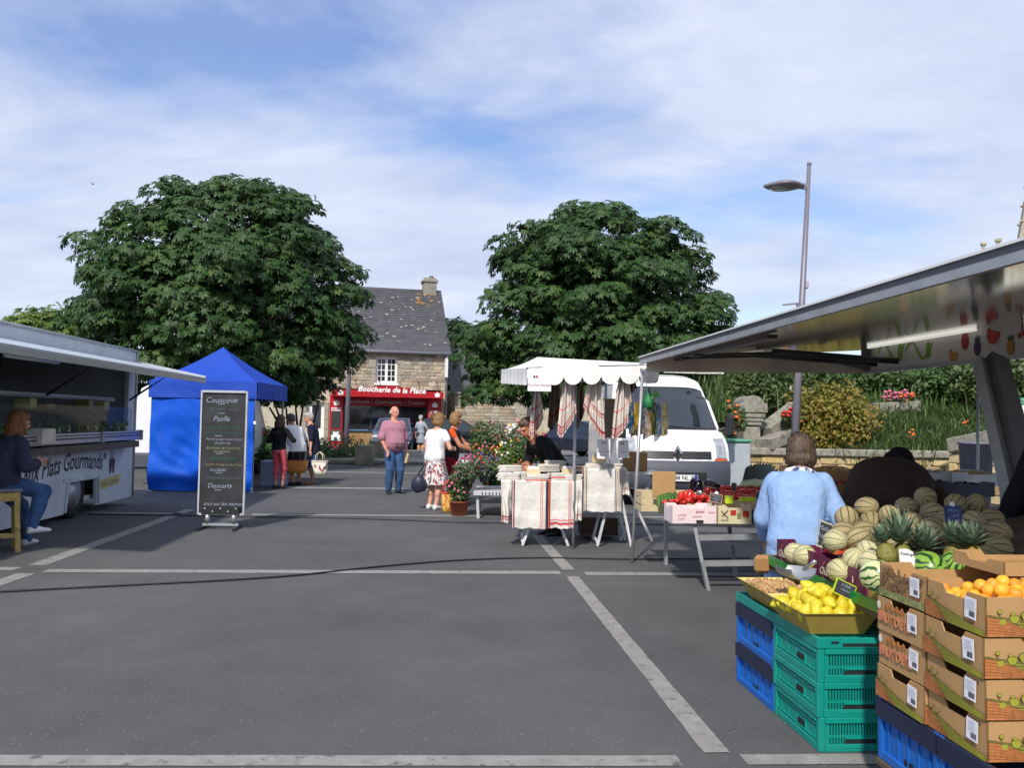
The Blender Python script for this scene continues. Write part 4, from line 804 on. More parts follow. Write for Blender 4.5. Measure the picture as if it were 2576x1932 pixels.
# ================================================================== left side: food truck, stool, chalkboard, tent, white van
class Fr:
 def __init__(s, o, rz): s.o = V(o); s.rz = rz; s.M = Matrix.Translation(s.o) @ Matrix.Rotation(rz, 4, 'Z'); s.I = s.M.inverted()
 def on(s, px, py, ax, val):             # local point with local[ax] = val, seen at (px, py) of the 2212-pixel view
  d = s.I.to_3x3() @ ray(px * K, py * K); o = s.I @ V((0, 0, CAMH)); return o + d * ((val - o[ax]) / d[ax])
M_TRUCK = pm('pale_blue_paint', C(192, 200, 205), 0.5, var=0.10, scale=3, dirt=(C(140, 150, 158), 0.62, 4)); M_TRUCKD = pm('dark_interior', (0.02, 0.02, 0.021), 0.7); M_ALU = pm('aluminium', (0.62, 0.63, 0.65), 0.32, 0.9, var=0.08, scale=12)
M_ALUD = pm('dull_aluminium', (0.42, 0.43, 0.44), 0.5, 0.6, var=0.12, scale=9); M_TYRE = pm('tyre', (0.014, 0.014, 0.015), 0.8, var=.2, bump=.3); M_PLBLK = pm('black_plastic', (0.018, 0.018, 0.02), 0.45, var=.1); M_LETTER = pm('black_lettering', (0.02, 0.02, 0.022), 0.5)
M_CASEGL = pm('display_glass', (0.10, 0.13, 0.13), 0.05, var=0.02, alpha=0.16); M_TUBEW = pm('white_tube', (0.8, 0.8, 0.78), 0.3, var=.03)
def wheel(parent, c, r, w, axis_x=True, rimcol=None):
 """tyre with a rim as its sub-part"""
 Mx = Matrix.Rotation(R(90), 3, 'Y') if axis_x else Matrix.Rotation(R(90), 3, 'X')
 m = MB(); m.lathe([(r * .62, -w / 2 * .8), (r * .85, -w / 2), (r * .97, -w / 2 * .75), (r, 0), (r * .97, w / 2 * .75), (r * .85, w / 2), (r * .62, w / 2 * .8)], 26, c, M=Mx); wo = m.build('wheel', M_TYRE, parent, smooth=True)
 m = MB(); m.lathe([(r * .62, -w / 2 * .82), (r * .6, -w / 2 * .6), (r * .2, -w / 2 * .5), (r * .2, w / 2 * .5), (r * .6, w / 2 * .6), (r * .62, w / 2 * .82)], 22, c, M=Mx); m.build('rim', rimcol or M_ALUD, wo, smooth=True); return wo
FT = Fr(S(-5.08, 14.2), SQ)
truck = thing('food_truck', 'pale blue food truck with raised side flap and black script lettering', 'food truck', FT.o, SQ)
LN = 7.2; RT = FT.on(289, 757, 0, 0).z; HG = FT.on(284, 792, 0, 0).z; CT = 1.06; SKB = FT.on(268, 1076, 0, 0).z; WD = 2.2
wc = FT.on(150, 1122, 0, -.1)
ya0, ya1, yz = FT.on(158, 1050, 0, 0).y, FT.on(208, 1050, 0, 0).y, FT.on(195, 1036, 0, 0).z
m = MB()
m.box((-WD / 2, -LN / 2, RT - 0.04), (WD, LN, 0.08)); m.box((-.02, -LN / 2, (RT - .08 + HG) / 2), (0.04, LN - .02, RT - .08 - HG)); m.box((-WD + 0.02, -LN / 2, (RT + SKB) / 2 - .05), (0.04, LN, RT - SKB - .1))
m.box((-WD / 2, -.02, (RT + SKB) / 2 - .05), (WD - .09, 0.04, RT - SKB - .1)); m.box((-WD / 2, -LN + .02, (RT + SKB) / 2 - .05), (WD - .09, 0.04, RT - SKB - .1))
m.box((-.03, -.15, (HG + CT) / 2), (0.06, 0.3, HG - CT)); m.box((-WD / 2, -LN / 2, SKB + .12), (WD - .2, LN - .2, .06))
ya0 = min(ya0, wc.y - .42)
sk = [(-LN, SKB), (ya0 - .02, SKB - .02), (ya0 + .05, yz - .06), (ya0 + .12, yz), (ya1 - .03, yz), (ya1 + .02, SKB), (0, SKB), (0, CT), (-LN, CT)]
m.prism(sk, (-.04, 0, 0), (0, 1, 0), (0, 0, 1), .04)
body = m.build('body', M_TRUCK, truck)
m = MB(); m.tube([(0.012, -LN, RT - .01), (.012, .01, RT - .01)], .022, 6); m.tube([(0.02, -LN, HG + .06), (.02, -.03, HG + .06)], .02, 6); m.tube([(0.01, .01, RT), (.01, .01, SKB)], .02, 6); m.build('trim', M_ALUD, truck, smooth=True)
m = MB(); m.box((.012, (ya0 + ya1) / 2 - .02, yz + .04), (.02, ya1 - ya0 + .1, .05)); m.bar((.012, ya1 + .0, yz + .06), (.012, ya1 + .06, SKB + .02), .02, .05); m.bar((.012, ya0 - .0, SKB), (.012, ya0 + .09, yz + .06), .02, .05); m.build('wheel_arch', M_TRUCK, truck)
m = MB(); m.box((-WD + .06, -LN / 2, (HG + CT) / 2 + .1), (.02, LN - .1, HG - CT + .2)); m.box((-WD / 2, -LN / 2, CT - .03), (WD - .12, LN - .1, .04)); m.box((-WD / 2, -LN / 2, RT - .1), (WD - .12, LN - .1, .02)); m.build('interior_lining', pm('painted_shade_lining', (0.05, 0.045, 0.04), .6), truck)  # back wall, floor and ceiling coloured dark to stand in for interior shade
# shelves and jars inside at the back
M_FOOD = pm('food_tubs', (0.3, .3, .2), 0.5, cols=[C(190, 184, 120), C(150, 150, 90), C(200, 190, 160), C(110, 120, 60), C(170, 120, 70), C(205, 205, 200)])
# raised flap with light tube and gas struts
FO = FT.on(444, 822, 1, -.06); m = MB(); a, b = V((0.03, 0, HG + .03)), V((FO.x, 0, FO.z)); t_ = (b - a).normalized(); n_ = V((-t_.z, 0, t_.x)) * .045
vs = [V((p.x, y, p.z)) for y in (-LN, -.06) for p in (a, b, b + n_, a + n_)]; m.add(vs, [(0, 1, 2, 3), (7, 6, 5, 4), (0, 4, 5, 1), (1, 5, 6, 2), (2, 6, 7, 3), (3, 7, 4, 0)]); flap = m.build('side_flap', pm('flap_paint', C(178, 186, 192), .45, var=.08), truck)
m = MB()
for y in (-.08, -LN + .02): m.bar(V((a.x, y, a.z)) + n_ * 1.3, V((b.x, y, b.z)) + n_ * 1.3, .05, .03)
m.bar(V((b.x - .02, -LN, b.z - .01)), V((b.x - .02, -.06, b.z - .01)), .05, .07); m.build('flap_edge', M_ALU, flap)
m = MB(); m.tube([(b.x - .16, -LN, b.z + .03), (b.x - .16, -2.4, b.z + .03)], .024, 8); m.build('light_strip', M_TUBEW, flap, smooth=True)
m = MB(); m.tube([(.55, -5.4, HG - .17), (.55, -4.2, HG - .17)], .035, 8); m.build('lamp_tube', M_TUBEW, flap, smooth=True)
for y in (-.25, -3.2, -6.3):
 m = MB(); p0, p1 = V((0, y, HG - .55)), V((.62, y, a.z + (b.z - a.z) * .5 - .03)); m.tube([p0, p0.lerp(p1, .55)], .018, 6); m.tube([p0.lerp(p1, .5), p1], .009, 6); m.build('strut', M_PLBLK, truck)
# display case that juts out above the counter
CX1 = FT.on(305, 935, 1, -.35).x; cz0, cz1 = FT.on(300, 949, 1, -.35).z, FT.on(300, 930, 1, -.35).z
m = MB(); m.box((CX1 / 2 - .2, -3.6, (cz0 + cz1) / 2), (CX1 + .4, 6.5, cz1 - cz0)); case = m.build('counter', M_ALU, truck, bevel=.01)
m = MB(); m.box((CX1 + .008, -3.6, cz0 + .07), (.012, 6.5, .016)); m.box((CX1 + .008, -3.6, cz1 - .03), (.012, 6.5, .012)); m.build('counter_groove', M_PLBLK, case)
m = MB(); m.box((-.12, -3.6, cz0 - .07), (.7, 6.4, .1)); m.build('counter_base', pm('brown_board', C(88, 78, 70), .7, var=.3), truck)
for y in (-.36, -1.95, -6.84): m = MB(); m.box((CX1 - .02, y, (cz0 + cz1) / 2), (.09, .06, cz1 - cz0 + .02)); m.build('counter_bracket', M_ALUD, case)
gz = FT.on(270, 880, 1, -.35).z
m = MB(); m.box((CX1 - .12, -3.6, (cz1 + gz) / 2), (.008, 6.3, gz - cz1)); m.build('case_glass', M_CASEGL, case)
sz = FT.on(290, 888, 1, -.35).z
m = MB(); m.box((-.12, -3.4, sz), (.62, 5.9, .012)); m.build('glass_shelf', M_CASEGL, case)
m = MB(); m.box((-.3, -3.4, gz + .12), (.3, 5.9, .06)); m.tube([(-.12, -6.2, gz + .1), (-.12, -.6, gz + .1)], .014, 6); m.build('case_canopy', M_ALUD, case)
rd = random.Random(5)
side_ = ['tall', 'flat', 'small', 'pale', 'square', 'deep', 'yellow', 'narrow', 'wide', 'low', 'green']
for i in range(11):
 y = -.7 - i * .5; z = sz + .006 if i % 3 else cz1; h = rd.uniform(.07, .15); m = MB(); m.box((rd.uniform(-.3, -.05), y, z + h / 2), (rd.uniform(.16, .24), rd.uniform(.16, .23), h), ch=.01, taper=.85)
 o = m.build('food_tub', M_FOOD); o.matrix_world = FT.M; tag(o, 'food tub in the truck display case, number %s from its far end' % ['one', 'two', 'three', 'four', 'five', 'six', 'seven', 'eight', 'nine', 'ten', 'eleven'][i], 'tub', 'food tubs in the truck display')
for i in range(12):
 y = -.55 - i * .3; m = MB(); m.box((CX1 - .17, y, cz1 + .045), (.006, .075, .07), rot=Matrix.Rotation(rd.uniform(-.15, .15), 3, 'Z')); m.build('price_ticket', pm('ticket', (.6, .62, .55), .6) if i == 0 else bpy.data.materials['ticket'], case)
q = FT.on(82, 943, 0, CX1 - .05); m = MB(); m.box((CX1 - .08, q.y, q.z), (.34, .34, .2), ch=.015); o = m.build('cream_box', pm('cream_plastic', C(208, 200, 186), .5)); o.matrix_world = FT.M; tag(o, 'cream plastic box on the truck counter beside the seated woman', 'box')
# salads behind the glass
lf = []; rg = np.random.default_rng(3); n = 900; P = np.stack([rg.uniform(-.3, .15, n), rg.uniform(-6.2, -.6, n), cz1 + np.abs(rg.normal(.05, .05, n))], 1)
o = mobj('salad', leaves_mesh('salad', OVAL_V, OVAL_F, P, rot_frames(rg.normal(0, 1, (n, 3)) + [0, 0, .8], rg.normal(0, 1, (n, 3)), np.zeros(n)), rg.uniform(.06, .12, n), rg.uniform(0, 1, n), M_LIGHTLEAF), truck); tag(o, kind='stuff')
wc = FT.on(150, 1122, 0, -.1); wheel(truck, (-.13, wc.y, .36), .36, .2); wheel(truck, (-WD + .2, (ya0 + ya1) / 2 + .06, .33), .33, .2)
# lettering on an arc, chef sketch, yellow sticker
o = text('lettering', 'aux Plats Gourmands"', .36, M_LETTER, truck, (0.003, (FT.on(150, 1000, 0, 0).y), FT.on(150, 1003, 0, 0).z), (0, 1, 0), (0, 0, 1), .25, bold=.004, jitter=.08)
yc = FT.on(172, 1000, 0, 0).y; x0_ = [v.co.y for v in o.data.vertices]; mn, mxx_ = min(x0_), max(x0_); ya, yb = FT.on(50, 1020, 0, 0).y, FT.on(229, 1000, 0, 0).y
zc = FT.on(172, 994, 0, 0).z - .02; zref = FT.on(150, 1003, 0, 0).z
for v in o.data.vertices:
 u = (v.co.y - mn) / (mxx_ - mn); y = ya + (yb - ya) * u; v.co.z = zc + (v.co.z - zref) * .95 - .085 * (y - yc) ** 2 * (1 if y > yc else .55); v.co.y = y
c = FT.on(242, 998, 0, .003); m = MB(); m.ell((.004, c.y, c.z + .12), (.003, .09, .07), nu=12, nv=6); m.build('chef_sketch', pm('print_grey', (.34, .35, .36), .6), truck)
m = MB(); m.prism([(-.09, -.17), (-.12, .02), (-.07, .06), (.07, .06), (.12, .02), (.09, -.17), (.03, -.17), (0, -.02), (-.03, -.17)], (.004, c.y, c.z), (0, 1, 0), (0, 0, 1), .002); m.build('chef_sketch', pm('print_dark', (.05, .05, .055), .6, var=.5, scale=12), truck)
c = FT.on(236, 1042, 0, 0); m = MB(); yv = V((0, 1, .06)).normalized(); m.prism([(-.48, -.07), (.42, -.07), (.46, .08), (-.44, .08)], (.002, c.y, c.z), yv, (0, 0, 1), .003); stk = m.build('yellow_sticker', pm('yellow_film', C(186, 178, 116), .6), truck)
text('lettering', 'Plats du Marché', .11, pm('sticker_ink', C(150, 146, 104), .6), stk, (.007, c.y, c.z), yv, (0, 0, 1))
# vendor's doll-like ornament is left out; a white rear van stands beyond the truck
# ------------------------------------------------------------------ stool
M_WOODY = pm('worn_yellow_wood', C(176, 148, 84), .7, var=.3, scale=8, dirt=(C(120, 96, 60), .58, 9)); M_GREYT = pm('grey_seat', C(120, 122, 130), .6)
sb = swom.matrix_basis.translation.copy(); st = thing('stool', 'worn yellow wooden stool with stickers under the seated woman', 'stool', sb + V((-.02, -.02, 0)), R(35)); SHt = .655
m = MB(); m.box((0, 0, SHt), (.42, .42, .03), ch=.008); m.build('seat', M_GREYT, st)
for x in (-1, 1):
 for y in (-1, 1): m = MB(); m.bar((x * .19, y * .19, 0), (x * .16, y * .16, SHt - .02), .05, .05); m.build('leg', M_WOODY, st)
m = MB(); m.box((0, -.17, SHt - .07), (.3, .03, .09)); m.box((0, .17, SHt - .07), (.3, .03, .09)); m.build('apron', M_WOODY, st)
for z in (.18,): m = MB(); m.box((0, -.185, z), (.32, .025, .05)); m.box((-.185, 0, z + .06), (.025, .32, .05)); m.build('rung', M_WOODY, st)
m = MB(); m.box((.19, 0, .34), (.02, .3, .6)); sp = m.build('side_board', M_WOODY, st)
for (y, z, w_, h_, c_) in [(-.05, .42, .1, .16, C(50, 70, 130)), (.07, .44, .09, .2, C(200, 200, 200)), (.06, .2, .1, .12, C(200, 170, 40)), (.05, .58, .1, .1, C(150, 150, 150)), (-.05, .22, .08, .1, C(60, 60, 120))]:
 m = MB(); m.box((.2012, y, z), (.002, w_, h_)); m.build('sticker', pm('sticker_%d' % int(z * 100 + w_ * 999), c_, .5, var=.4, scale=25), sp)
# ------------------------------------------------------------------ chalkboard
bl_, br_ = plc(415, 1150), plc(530, 1148); bc = gr(478 * K, 1143 * K); brz = math.atan2((br_ - bl_).y, (br_ - bl_).x)
FB = Fr(bc, 0.05); cb = thing('chalkboard', 'tall black chalkboard menu in a white frame on a low metal stand', 'chalkboard', bc, .05)
p0, p1 = FB.on(426, 1110, 1, 0), FB.on(537, 847, 1, 0); ctr = (p0.x + p1.x) / 2; w_ = p1.x - p0.x - .03; zb, zt_ = p0.z, p1.z
m = MB(); m.box((ctr, .01, (zb + zt_) / 2), (w_, .03, zt_ - zb)); bd = m.build('board', pm('chalk_slate', (0.022, 0.023, 0.026), .55, var=.5, scale=5, dirt=((.04, .042, .048), .6, 3)), cb)
m = MB()
for x in (ctr - w_ / 2, ctr + w_ / 2): m.box((x, .0, (zb + zt_) / 2), (.02, .05, zt_ - zb + .02))
m.box((ctr, .0, zt_), (w_ - .03, .06, .03)); m.box((ctr, .0, zb), (w_ - .03, .06, .03)); m.build('frame', pm('white_frame', C(178, 180, 186), .4), cb)
m = MB(); m.box((ctr - .0, -.035, zb + .05), (w_ * .84, .03, .1)); rb = m.build('lower_plate', M_PLBLK, cb)
for i in range(5): m = MB(); m.ell((ctr + (i - 2) * .1, -.052, zb + .075 - .04 * (i % 2)), (.013, .006, .013), nu=8, nv=5); m.build('screw', M_ALU, rb)
for sx in (-1, 1):
 m = MB(); m.tube([(ctr + sx * .17, -.01, .07), (ctr + sx * .17, -.01, zb)], .028, 8); m.tube([(ctr + sx * .17, -.01, zb - .1), (ctr + sx * .17, -.01, zb - .0)], .034, 8); m.build('post', M_ALUD, cb, smooth=True)
 m = MB(); m.bar((ctr + sx * .2, .22, .02), (ctr + sx * .2 + sx * .03 - .13 * 0, -.25, .02), .035, .03); m.bar((ctr + sx * .2, -.02, .03), (ctr + sx * .2, .05, .06), .03, .03); m.build('foot', M_PLBLK, cb)
m = MB(); m.bar((ctr - .23, -.01, .06), (ctr + .23, -.01, .06), .04, .03); m.build('crossbar', M_ALUD, cb)
CH_W = pm('white_chalk', C(140, 152, 166), .9, var=.4, scale=60); CH_G = pm('green_chalk', C(44, 98, 86), .9, var=.4, scale=60); CH_Y = pm('yellow_chalk', C(140, 142, 100), .9, var=.4, scale=60); CH_D = pm('faint_chalk', C(84, 92, 106), .9, var=.4, scale=60)
for s_, py, px, sz_, mt in [('Couscous', 865, 476, .135, CH_W), ('Blanquette de veau', 884, 483, .068, CH_D), ('Paella', 905, 476, .125, CH_W), ('Langue de boeuf sauce', 924, 480, .062, CH_G), ('madère avec sa purée ou riz', 934, 481, .052, CH_G), ('Filet de poisson sauce crème', 949, 482, .052, CH_W), ('et son riz', 957, 478, .068, CH_W), ('Boulettes de boeuf à la', 968, 480, .062, CH_Y), ('provençale', 975, 478, .062, CH_Y), ('Quiche maison', 990, 480, .075, CH_G), ('terrine de lieu et de Côtes', 1004, 481, .056, CH_Y), ('crudités', 1015, 468, .085, CH_W), ('Salades composées', 1032, 481, .075, CH_D), ('Desserts', 1050, 472, .115, CH_W), ('tout est fait maison', 1089, 480, .085, CH_W)]:
 q = FB.on(px + 2, py, 1, -.006); text('chalk_writing', s_, sz_ * .76, mt, bd, (q.x, -.0075, q.z), (1, 0, 0), (0, 0, 1), .3, jitter=.10, extr=.0004)
for px, py in [(478, 873), (478, 893), (472, 942), (475, 980), (472, 1022), (471, 1059)]: q = FB.on(px, py, 1, -.006); m = MB(); m.bar((q.x - .045, -.007, q.z), (q.x + .045, -.007, q.z + .004), .001, .007); m.build('chalk_rule', CH_W, bd)
# ------------------------------------------------------------------ blue tent
M_TENT = cloth('blue_canvas', C(14, 64, 168), rough=.6, var=.06, scale=3, bump=.35, bscale=9, spec=.4); M_TENTT = cloth('blue_tarpaulin', C(4, 82, 196), rough=.62, var=.06, scale=4, bump=.35, bscale=14, spec=.25)
tl, tr = plc(324, 1061), plc(554, 1059); TD = (tr - tl); TW = TD.length; trz = -.01; FTn = Fr(tl, trz); tent = thing('market_tent', 'bright blue square market tent with a pointed roof and closed front wall', 'tent', tl, trz)
ez_, vz_, pz_ = FTn.on(330, 822, 1, 0).z, FTn.on(330, 858, 1, 0).z, FTn.on(482, 750, 1, TW / 2).z; D_ = TW
for x, y in ((0, 0), (TW, 0), (0, D_), (TW, D_)): m = MB(); m.bar((x, y, 0.02), (x, y, ez_), .035, .035, up=(0, 1, 0)); m.box((x, y, .01), (.1, .1, .02)); m.build('leg', M_ALU, tent)
def drape(m, A, B, z0, z1, wob, nx=24, nz=6, seed=0, out=V((0, -1, 0)), bot=None):
 A, B = V(A), V(B); rg = []
 for j in range(nz + 1):
  row = []
  for i in range(nx + 1):
   u = i / nx; p = A.lerp(B, u); z = z1 + (z0 - z1) * j / nz; d = wob * (mnoise.noise(V((u * 4 + seed, z * 1.6, seed))) + .8 * (.3 - abs(mnoise.noise(V((u * 5 + z * 1.7, z * 2.6 + seed, 1)))))) * (.25 + j / nz)
   row.append(V((p.x, p.y, z)) + out * d + V((0, 0, (bot(u) if bot else 0) * (j / nz) ** 2)))
  rg.append(row)
 m.loft(rg, closed=False, caps=False)
o_ = .06; m = MB(); pk = V((TW / 2, D_ / 2, pz_)); cs = [V((-o_, -o_, ez_)), V((TW + o_, -o_, ez_)), V((TW + o_, D_ + o_, ez_)), V((-o_, D_ + o_, ez_))]
for i in range(4):
 A, B = cs[i], cs[(i + 1) % 4]; rg = []
 for j in range(9):
  s_ = j / 8; sag = -.10 * math.sin(math.pi * s_); rg.append([A.lerp(pk, s_).lerp(B.lerp(pk, s_), k / 10) + V((0, 0, sag * (.5 + 1.0 * math.sin(math.pi * k / 10)))) for k in range(11)])
 m.loft(rg, closed=False, caps=False)
m.build('roof', M_TENT, tent, smooth=True)
for i, n_ in enumerate(('front', 'right', 'back', 'left')):
 A, B = cs[i], cs[(i + 1) % 4]; ou = (B - A).cross(V((0, 0, 1))).normalized(); m = MB(); drape(m, A + ou * .01, B + ou * .01, vz_, ez_, .025, 22, 5, i * 3.1, ou); m.build('valance', M_TENT, tent, smooth=True)
m = MB(); drape(m, V((-.02, -.03, 0)), V((TW + .01, -.03, 0)), .02, vz_ + .1, .10, 40, 26, 2.2); m.build('front_wall', M_TENTT, tent, smooth=True)
m = MB(); drape(m, V((-.03, 0, 0)), V((-.03, D_, 0)), .02, vz_ + .1, .06, 30, 20, 5.2, V((-1, 0, 0))); m.build('side_wall', M_TENTT, tent, smooth=True)
for z_ in (vz_ + .06, 1.35): m = MB(); m.box((TW + .03, -.03, z_), (.05, .06, .06)); m.build('clip', M_WHITE, tent)
q = gr(566 * K, 1052 * K); m = MB(); m.box((q.x + .15, q.y + .35, .27), (.5, .4, .54), ch=.02, taper=.9); o = m.build('plastic_crate', pm('grey_blue_plastic', C(150, 162, 184), .5)); tag(o, 'pale grey plastic box standing at the right leg of the blue tent', 'box')
# ------------------------------------------------------------------ white van beyond the truck
vq = gr(322 * K, 1022 * K); wv = thing('white_van', 'white van parked between the food truck and the blue tent', 'van', (at(340 * K, 1000 * K, 17.8).x + .35, 18.0, 0), SQ)
M_VANW = pm('white_van_paint', (0.80, 0.80, 0.79), .3, var=.03, coat=.4); M_VBUMP = pm('grey_bumper', C(70, 74, 84), .6, var=.08)
rg = []
for y, w_, zt2 in [(0, .9, 1.95), (.12, .97, 2.1), (.5, 1.0, 2.16), (3.4, 1.0, 2.16), (4.2, .96, 1.55), (5.0, .9, 1.05)]:
 rg.append([V((x * w_, y, z)) for x, z in [(-1, .55), (-1, 1.1), (-.97, zt2 * .8), (-.86, zt2 - .08), (-.7, zt2), (.7, zt2), (.86, zt2 - .08), (.97, zt2 * .8), (1, 1.1), (1, .55)]])
m = MB(); m.loft(rg); m.build('body', M_VANW, wv, bevel=.03)
m = MB(); m.box((0, .05, .5), (1.96, .3, .34), ch=.05); m.build('bumper', M_VBUMP, wv)
m = MB(); m.box((.9, -.02, .7), (.2, .06, .1), ch=.02); m.build('tail_light', pm('red_lens', C(150, 20, 20), .2), wv)
m = MB(); m.box((.9, .0, 1.55), (.14, .04, .5), ch=.02); m.build('tail_light', pm('pale_lens', C(190, 190, 186), .2), wv)
m = MB(); m.box((.62, -.0, 1.0), (.2, .03, .16), ch=.01); m.box((.05, -.01, 1.6), (.03, .04, 1.0)); m.build('plate_recess', pm('seal_grey', C(170, 170, 170), .5), wv)
for x in (-.75, .75):
 for y in (.9, 4.0): wheel(wv, (x, y, .32), .32, .2)
# ================================================================== garden bank, lamps, church, vans and cars
def leafy(name, label, c, r, n, size, mat, cat='shrub', seed=1, group=None, flower=None, stems=True, up=.5, parent=None):
 """shrub: small leaves through an ellipsoid of uneven clumps"""
 rg = np.random.default_rng(seed); c = V(c); t = parent or thing(name, label, cat, (c.x, c.y, c.z - r[2] * .9), 0, group); r = np.array(r)
 nc = max(5, int(n / 45)); u = rg.normal(0, 1, (nc, 3)); u /= np.linalg.norm(u, axis=1, keepdims=True); cc = u * r * rg.uniform(.35, .85, (nc, 1)) + [0, 0, r[2] * .9]; cc[:, 2] = np.maximum(cc[:, 2], .05)
 id_ = rg.integers(0, nc, n); v = rg.normal(0, 1, (n, 3)); v /= np.linalg.norm(v, axis=1, keepdims=True)
 P = cc[id_] + v * (r.mean() * .34) * rg.uniform(.5, 1, (n, 1)); N = v + [0, -.2, up] + rg.normal(0, .4, (n, 3)); D = v + rg.normal(0, .5, (n, 3))
 tn = rg.uniform(0, 1, nc)[id_] * .5 + rg.uniform(0, .5, n)
 mobj('foliage', leaves_mesh('foliage', OVAL_V, OVAL_F, P, rot_frames(N, D, np.zeros(n)), rg.uniform(.7, 1.25, n) * size, tn, mat), t)
 if stems:
  m = MB()
  for k in range(5): m.tube([(rg.uniform(-.1, .1) * r[0], rg.uniform(-.1, .1) * r[1], 0), tuple(cc[k % nc])], [.02, .008], 5)
  tag(m.build('stems', M_TWIG, t), kind='stuff')
 if flower:
  fm, fn, fs = flower; idx = rg.integers(0, n, fn); m = MB()
  for i in idx:
   p = V(P[i]) + V((0, -.02, .02)); m.ell(p, (fs, fs, fs * .6), nu=6, nv=4)
  tag(m.build('blossom', fm, t, smooth=True), kind='stuff')
 return t
def grass(name, label, pts, n_each, h, mat, seed=1, spread=.35, w=.012, kind='stuff', droop=.5):
 rg = np.random.default_rng(seed); n = n_each * len(pts); base = np.repeat(np.array([tuple(p) for p in pts]), n_each, 0) + np.c_[rg.normal(0, spread, (n, 2)), np.zeros(n)]
 a = rg.uniform(0, 2 * np.pi, n); dirn = np.c_[np.cos(a), np.sin(a)]; H_ = h * rg.uniform(.5, 1.15, n); B = H_ * rg.uniform(.15, .9, n) * droop; side = np.c_[-dirn[:, 1], dirn[:, 0]]
 vs = np.zeros((n, 7, 3)); k = 0
 for i, (s, ww) in enumerate([(0, 1), (.45, .9), (.8, .6)]):
  cx = base + np.c_[dirn * (B * s ** 2)[:, None], H_ * (s - .35 * droop * s ** 3)]
  for q in (-1, 1): vs[:, k] = cx + np.c_[side * (q * w * ww), np.zeros(n)]; k += 1
 vs[:, 6] = base + np.c_[dirn * B[:, None], H_ * (1 - .42 * droop)]
 me = bpy.data.meshes.new(name); fl = []; tf = [(0, 1, 3), (0, 3, 2), (2, 3, 5), (2, 5, 4), (4, 5, 6)]; F_ = (np.array(tf)[None] + (np.arange(n) * 7)[:, None, None]).reshape(-1, 3)
 me.vertices.add(n * 7); me.vertices.foreach_set('co', vs.reshape(-1).astype(np.float32)); me.loops.add(F_.size); me.loops.foreach_set('vertex_index', F_.reshape(-1).astype(np.int32)); me.polygons.add(len(F_)); me.polygons.foreach_set('loop_start', (np.arange(len(F_)) * 3).astype(np.int32))
 me.materials.append(mat); me.update(calc_edges=True); at_ = me.attributes.new('leaf_tone', 'FLOAT', 'FACE'); at_.data.foreach_set('value', np.repeat(rg.uniform(0, 1, n), 5).astype(np.float32))
 o = mobj(name, me); tag(o, label, None, None, kind); return o
M_GRASS = leafmat('ornamental_grass', [(.045, .10, .025), (.075, .15, .035), (.12, .19, .055), (.18, .2, .08)], .5, .35); M_HEDGE = leafmat('hedge_leaf', [(.04, .075, .018), (.07, .115, .028), (.12, .15, .04)], .55, .3); M_GOLD = leafmat('golden_leaf', [(.10, .13, .018), (.20, .20, .025), (.28, .21, .035), (.26, .14, .035)], .55, .3); M_MIDLEAF = leafmat('mid_leaf', [(.045, .10, .025), (.07, .14, .035), (.11, .18, .05)], .5, .35)
FL = {k: pm(k + '_petal', c, .6, var=.2, scale=30) for k, c in dict(red=C(206, 46, 42), pink=C(226, 110, 150), orange=C(226, 110, 52), white=(.8, .8, .76), yellow=C(224, 190, 60), purple=C(110, 80, 150), magenta=C(190, 50, 120)).items()}
# the bank: rising ground behind a retaining wall
def bank_h(x, y):
 u = min(max((y - 18.6) / 7.0, 0), 1); s = min(max((x - 3.6) / 1.2, 0), 1); return (.72 + 2.2 * u ** .9 + .12 * mnoise.noise(V((x * .5, y * .5, 0)))) * s
m = MB(); rg_ = []
for j in range(22):
 y = 18.35 + j * .9; rg_.append([V((3.2 + i * .55, y, bank_h(3.2 + i * .55, y))) for i in range(42)])
m.loft(rg_, closed=False, caps=False); m.f = [tuple(reversed(f)) for f in m.f]; tag(m.build('garden_bank', pm('bank_soil', (.035, .045, .018), .95, var=.4, scale=3, bump=.5, bscale=12), smooth=True), 'planted earth bank above the retaining wall', kind='structure')
FW = Fr((0, 18.2, 0), 0); wx0, wx1 = FW.on(1592, 985, 1, 0).x, FW.on(2120, 985, 1, 0).x
def stone_wall(label, A, B, h0, h1, cop=.16, seed=1, th=.4, sw=.42, sh=.2, meshes=None):
 A, B = V(A), V(B); d = B - A; ln = d.length; rz = math.atan2(d.y, d.x); t = thing('retaining_wall', label, 'wall', A, rz); m = MB()
 m.prism([(0, 0), (ln, 0), (ln, h1 - cop), (0, h0 - cop)], (0, th, 0), (1, 0, 0), (0, 0, 1), th - .03); m.v = [(x, y - .0, z) for x, y, z in m.v]; m.build('core', M_MORT, t)
 hf = lambda x: h0 - cop + (h1 - h0) * x / ln + .03
 lay_stones(t, meshes or ST_Y, 0, ln, .02, max(h0, h1) - cop, sw, sh, y=.02, seed=seed, zfun=hf if abs(h1 - h0) > .02 else None, depth=.08)
 n = max(1, int(ln / 1.0)); q = Matrix.Rotation(-math.atan2(h1 - h0, ln), 3, 'Y')
 for i in range(n):
  s = (i + .5) / n; m = MB(); m.box((s * ln, th / 2 - .02, h0 - cop / 2 + (h1 - h0) * s), (ln / n - .012, th + .14, cop), ch=.025, rot=q); m.build('coping_stone', M_GRAND, t)
 return t
wh = FW.on(1900, 972, 1, 0).z
stone_wall('low stone retaining wall behind the white van and fruit stall', (wx0, 18.2, 0), (wx1, 18.2, 0), wh, wh, seed=4)
B_ = at(2290 * K, 895 * K, 15.2); a_ = at(2050 * K, 952 * K, 17.6)
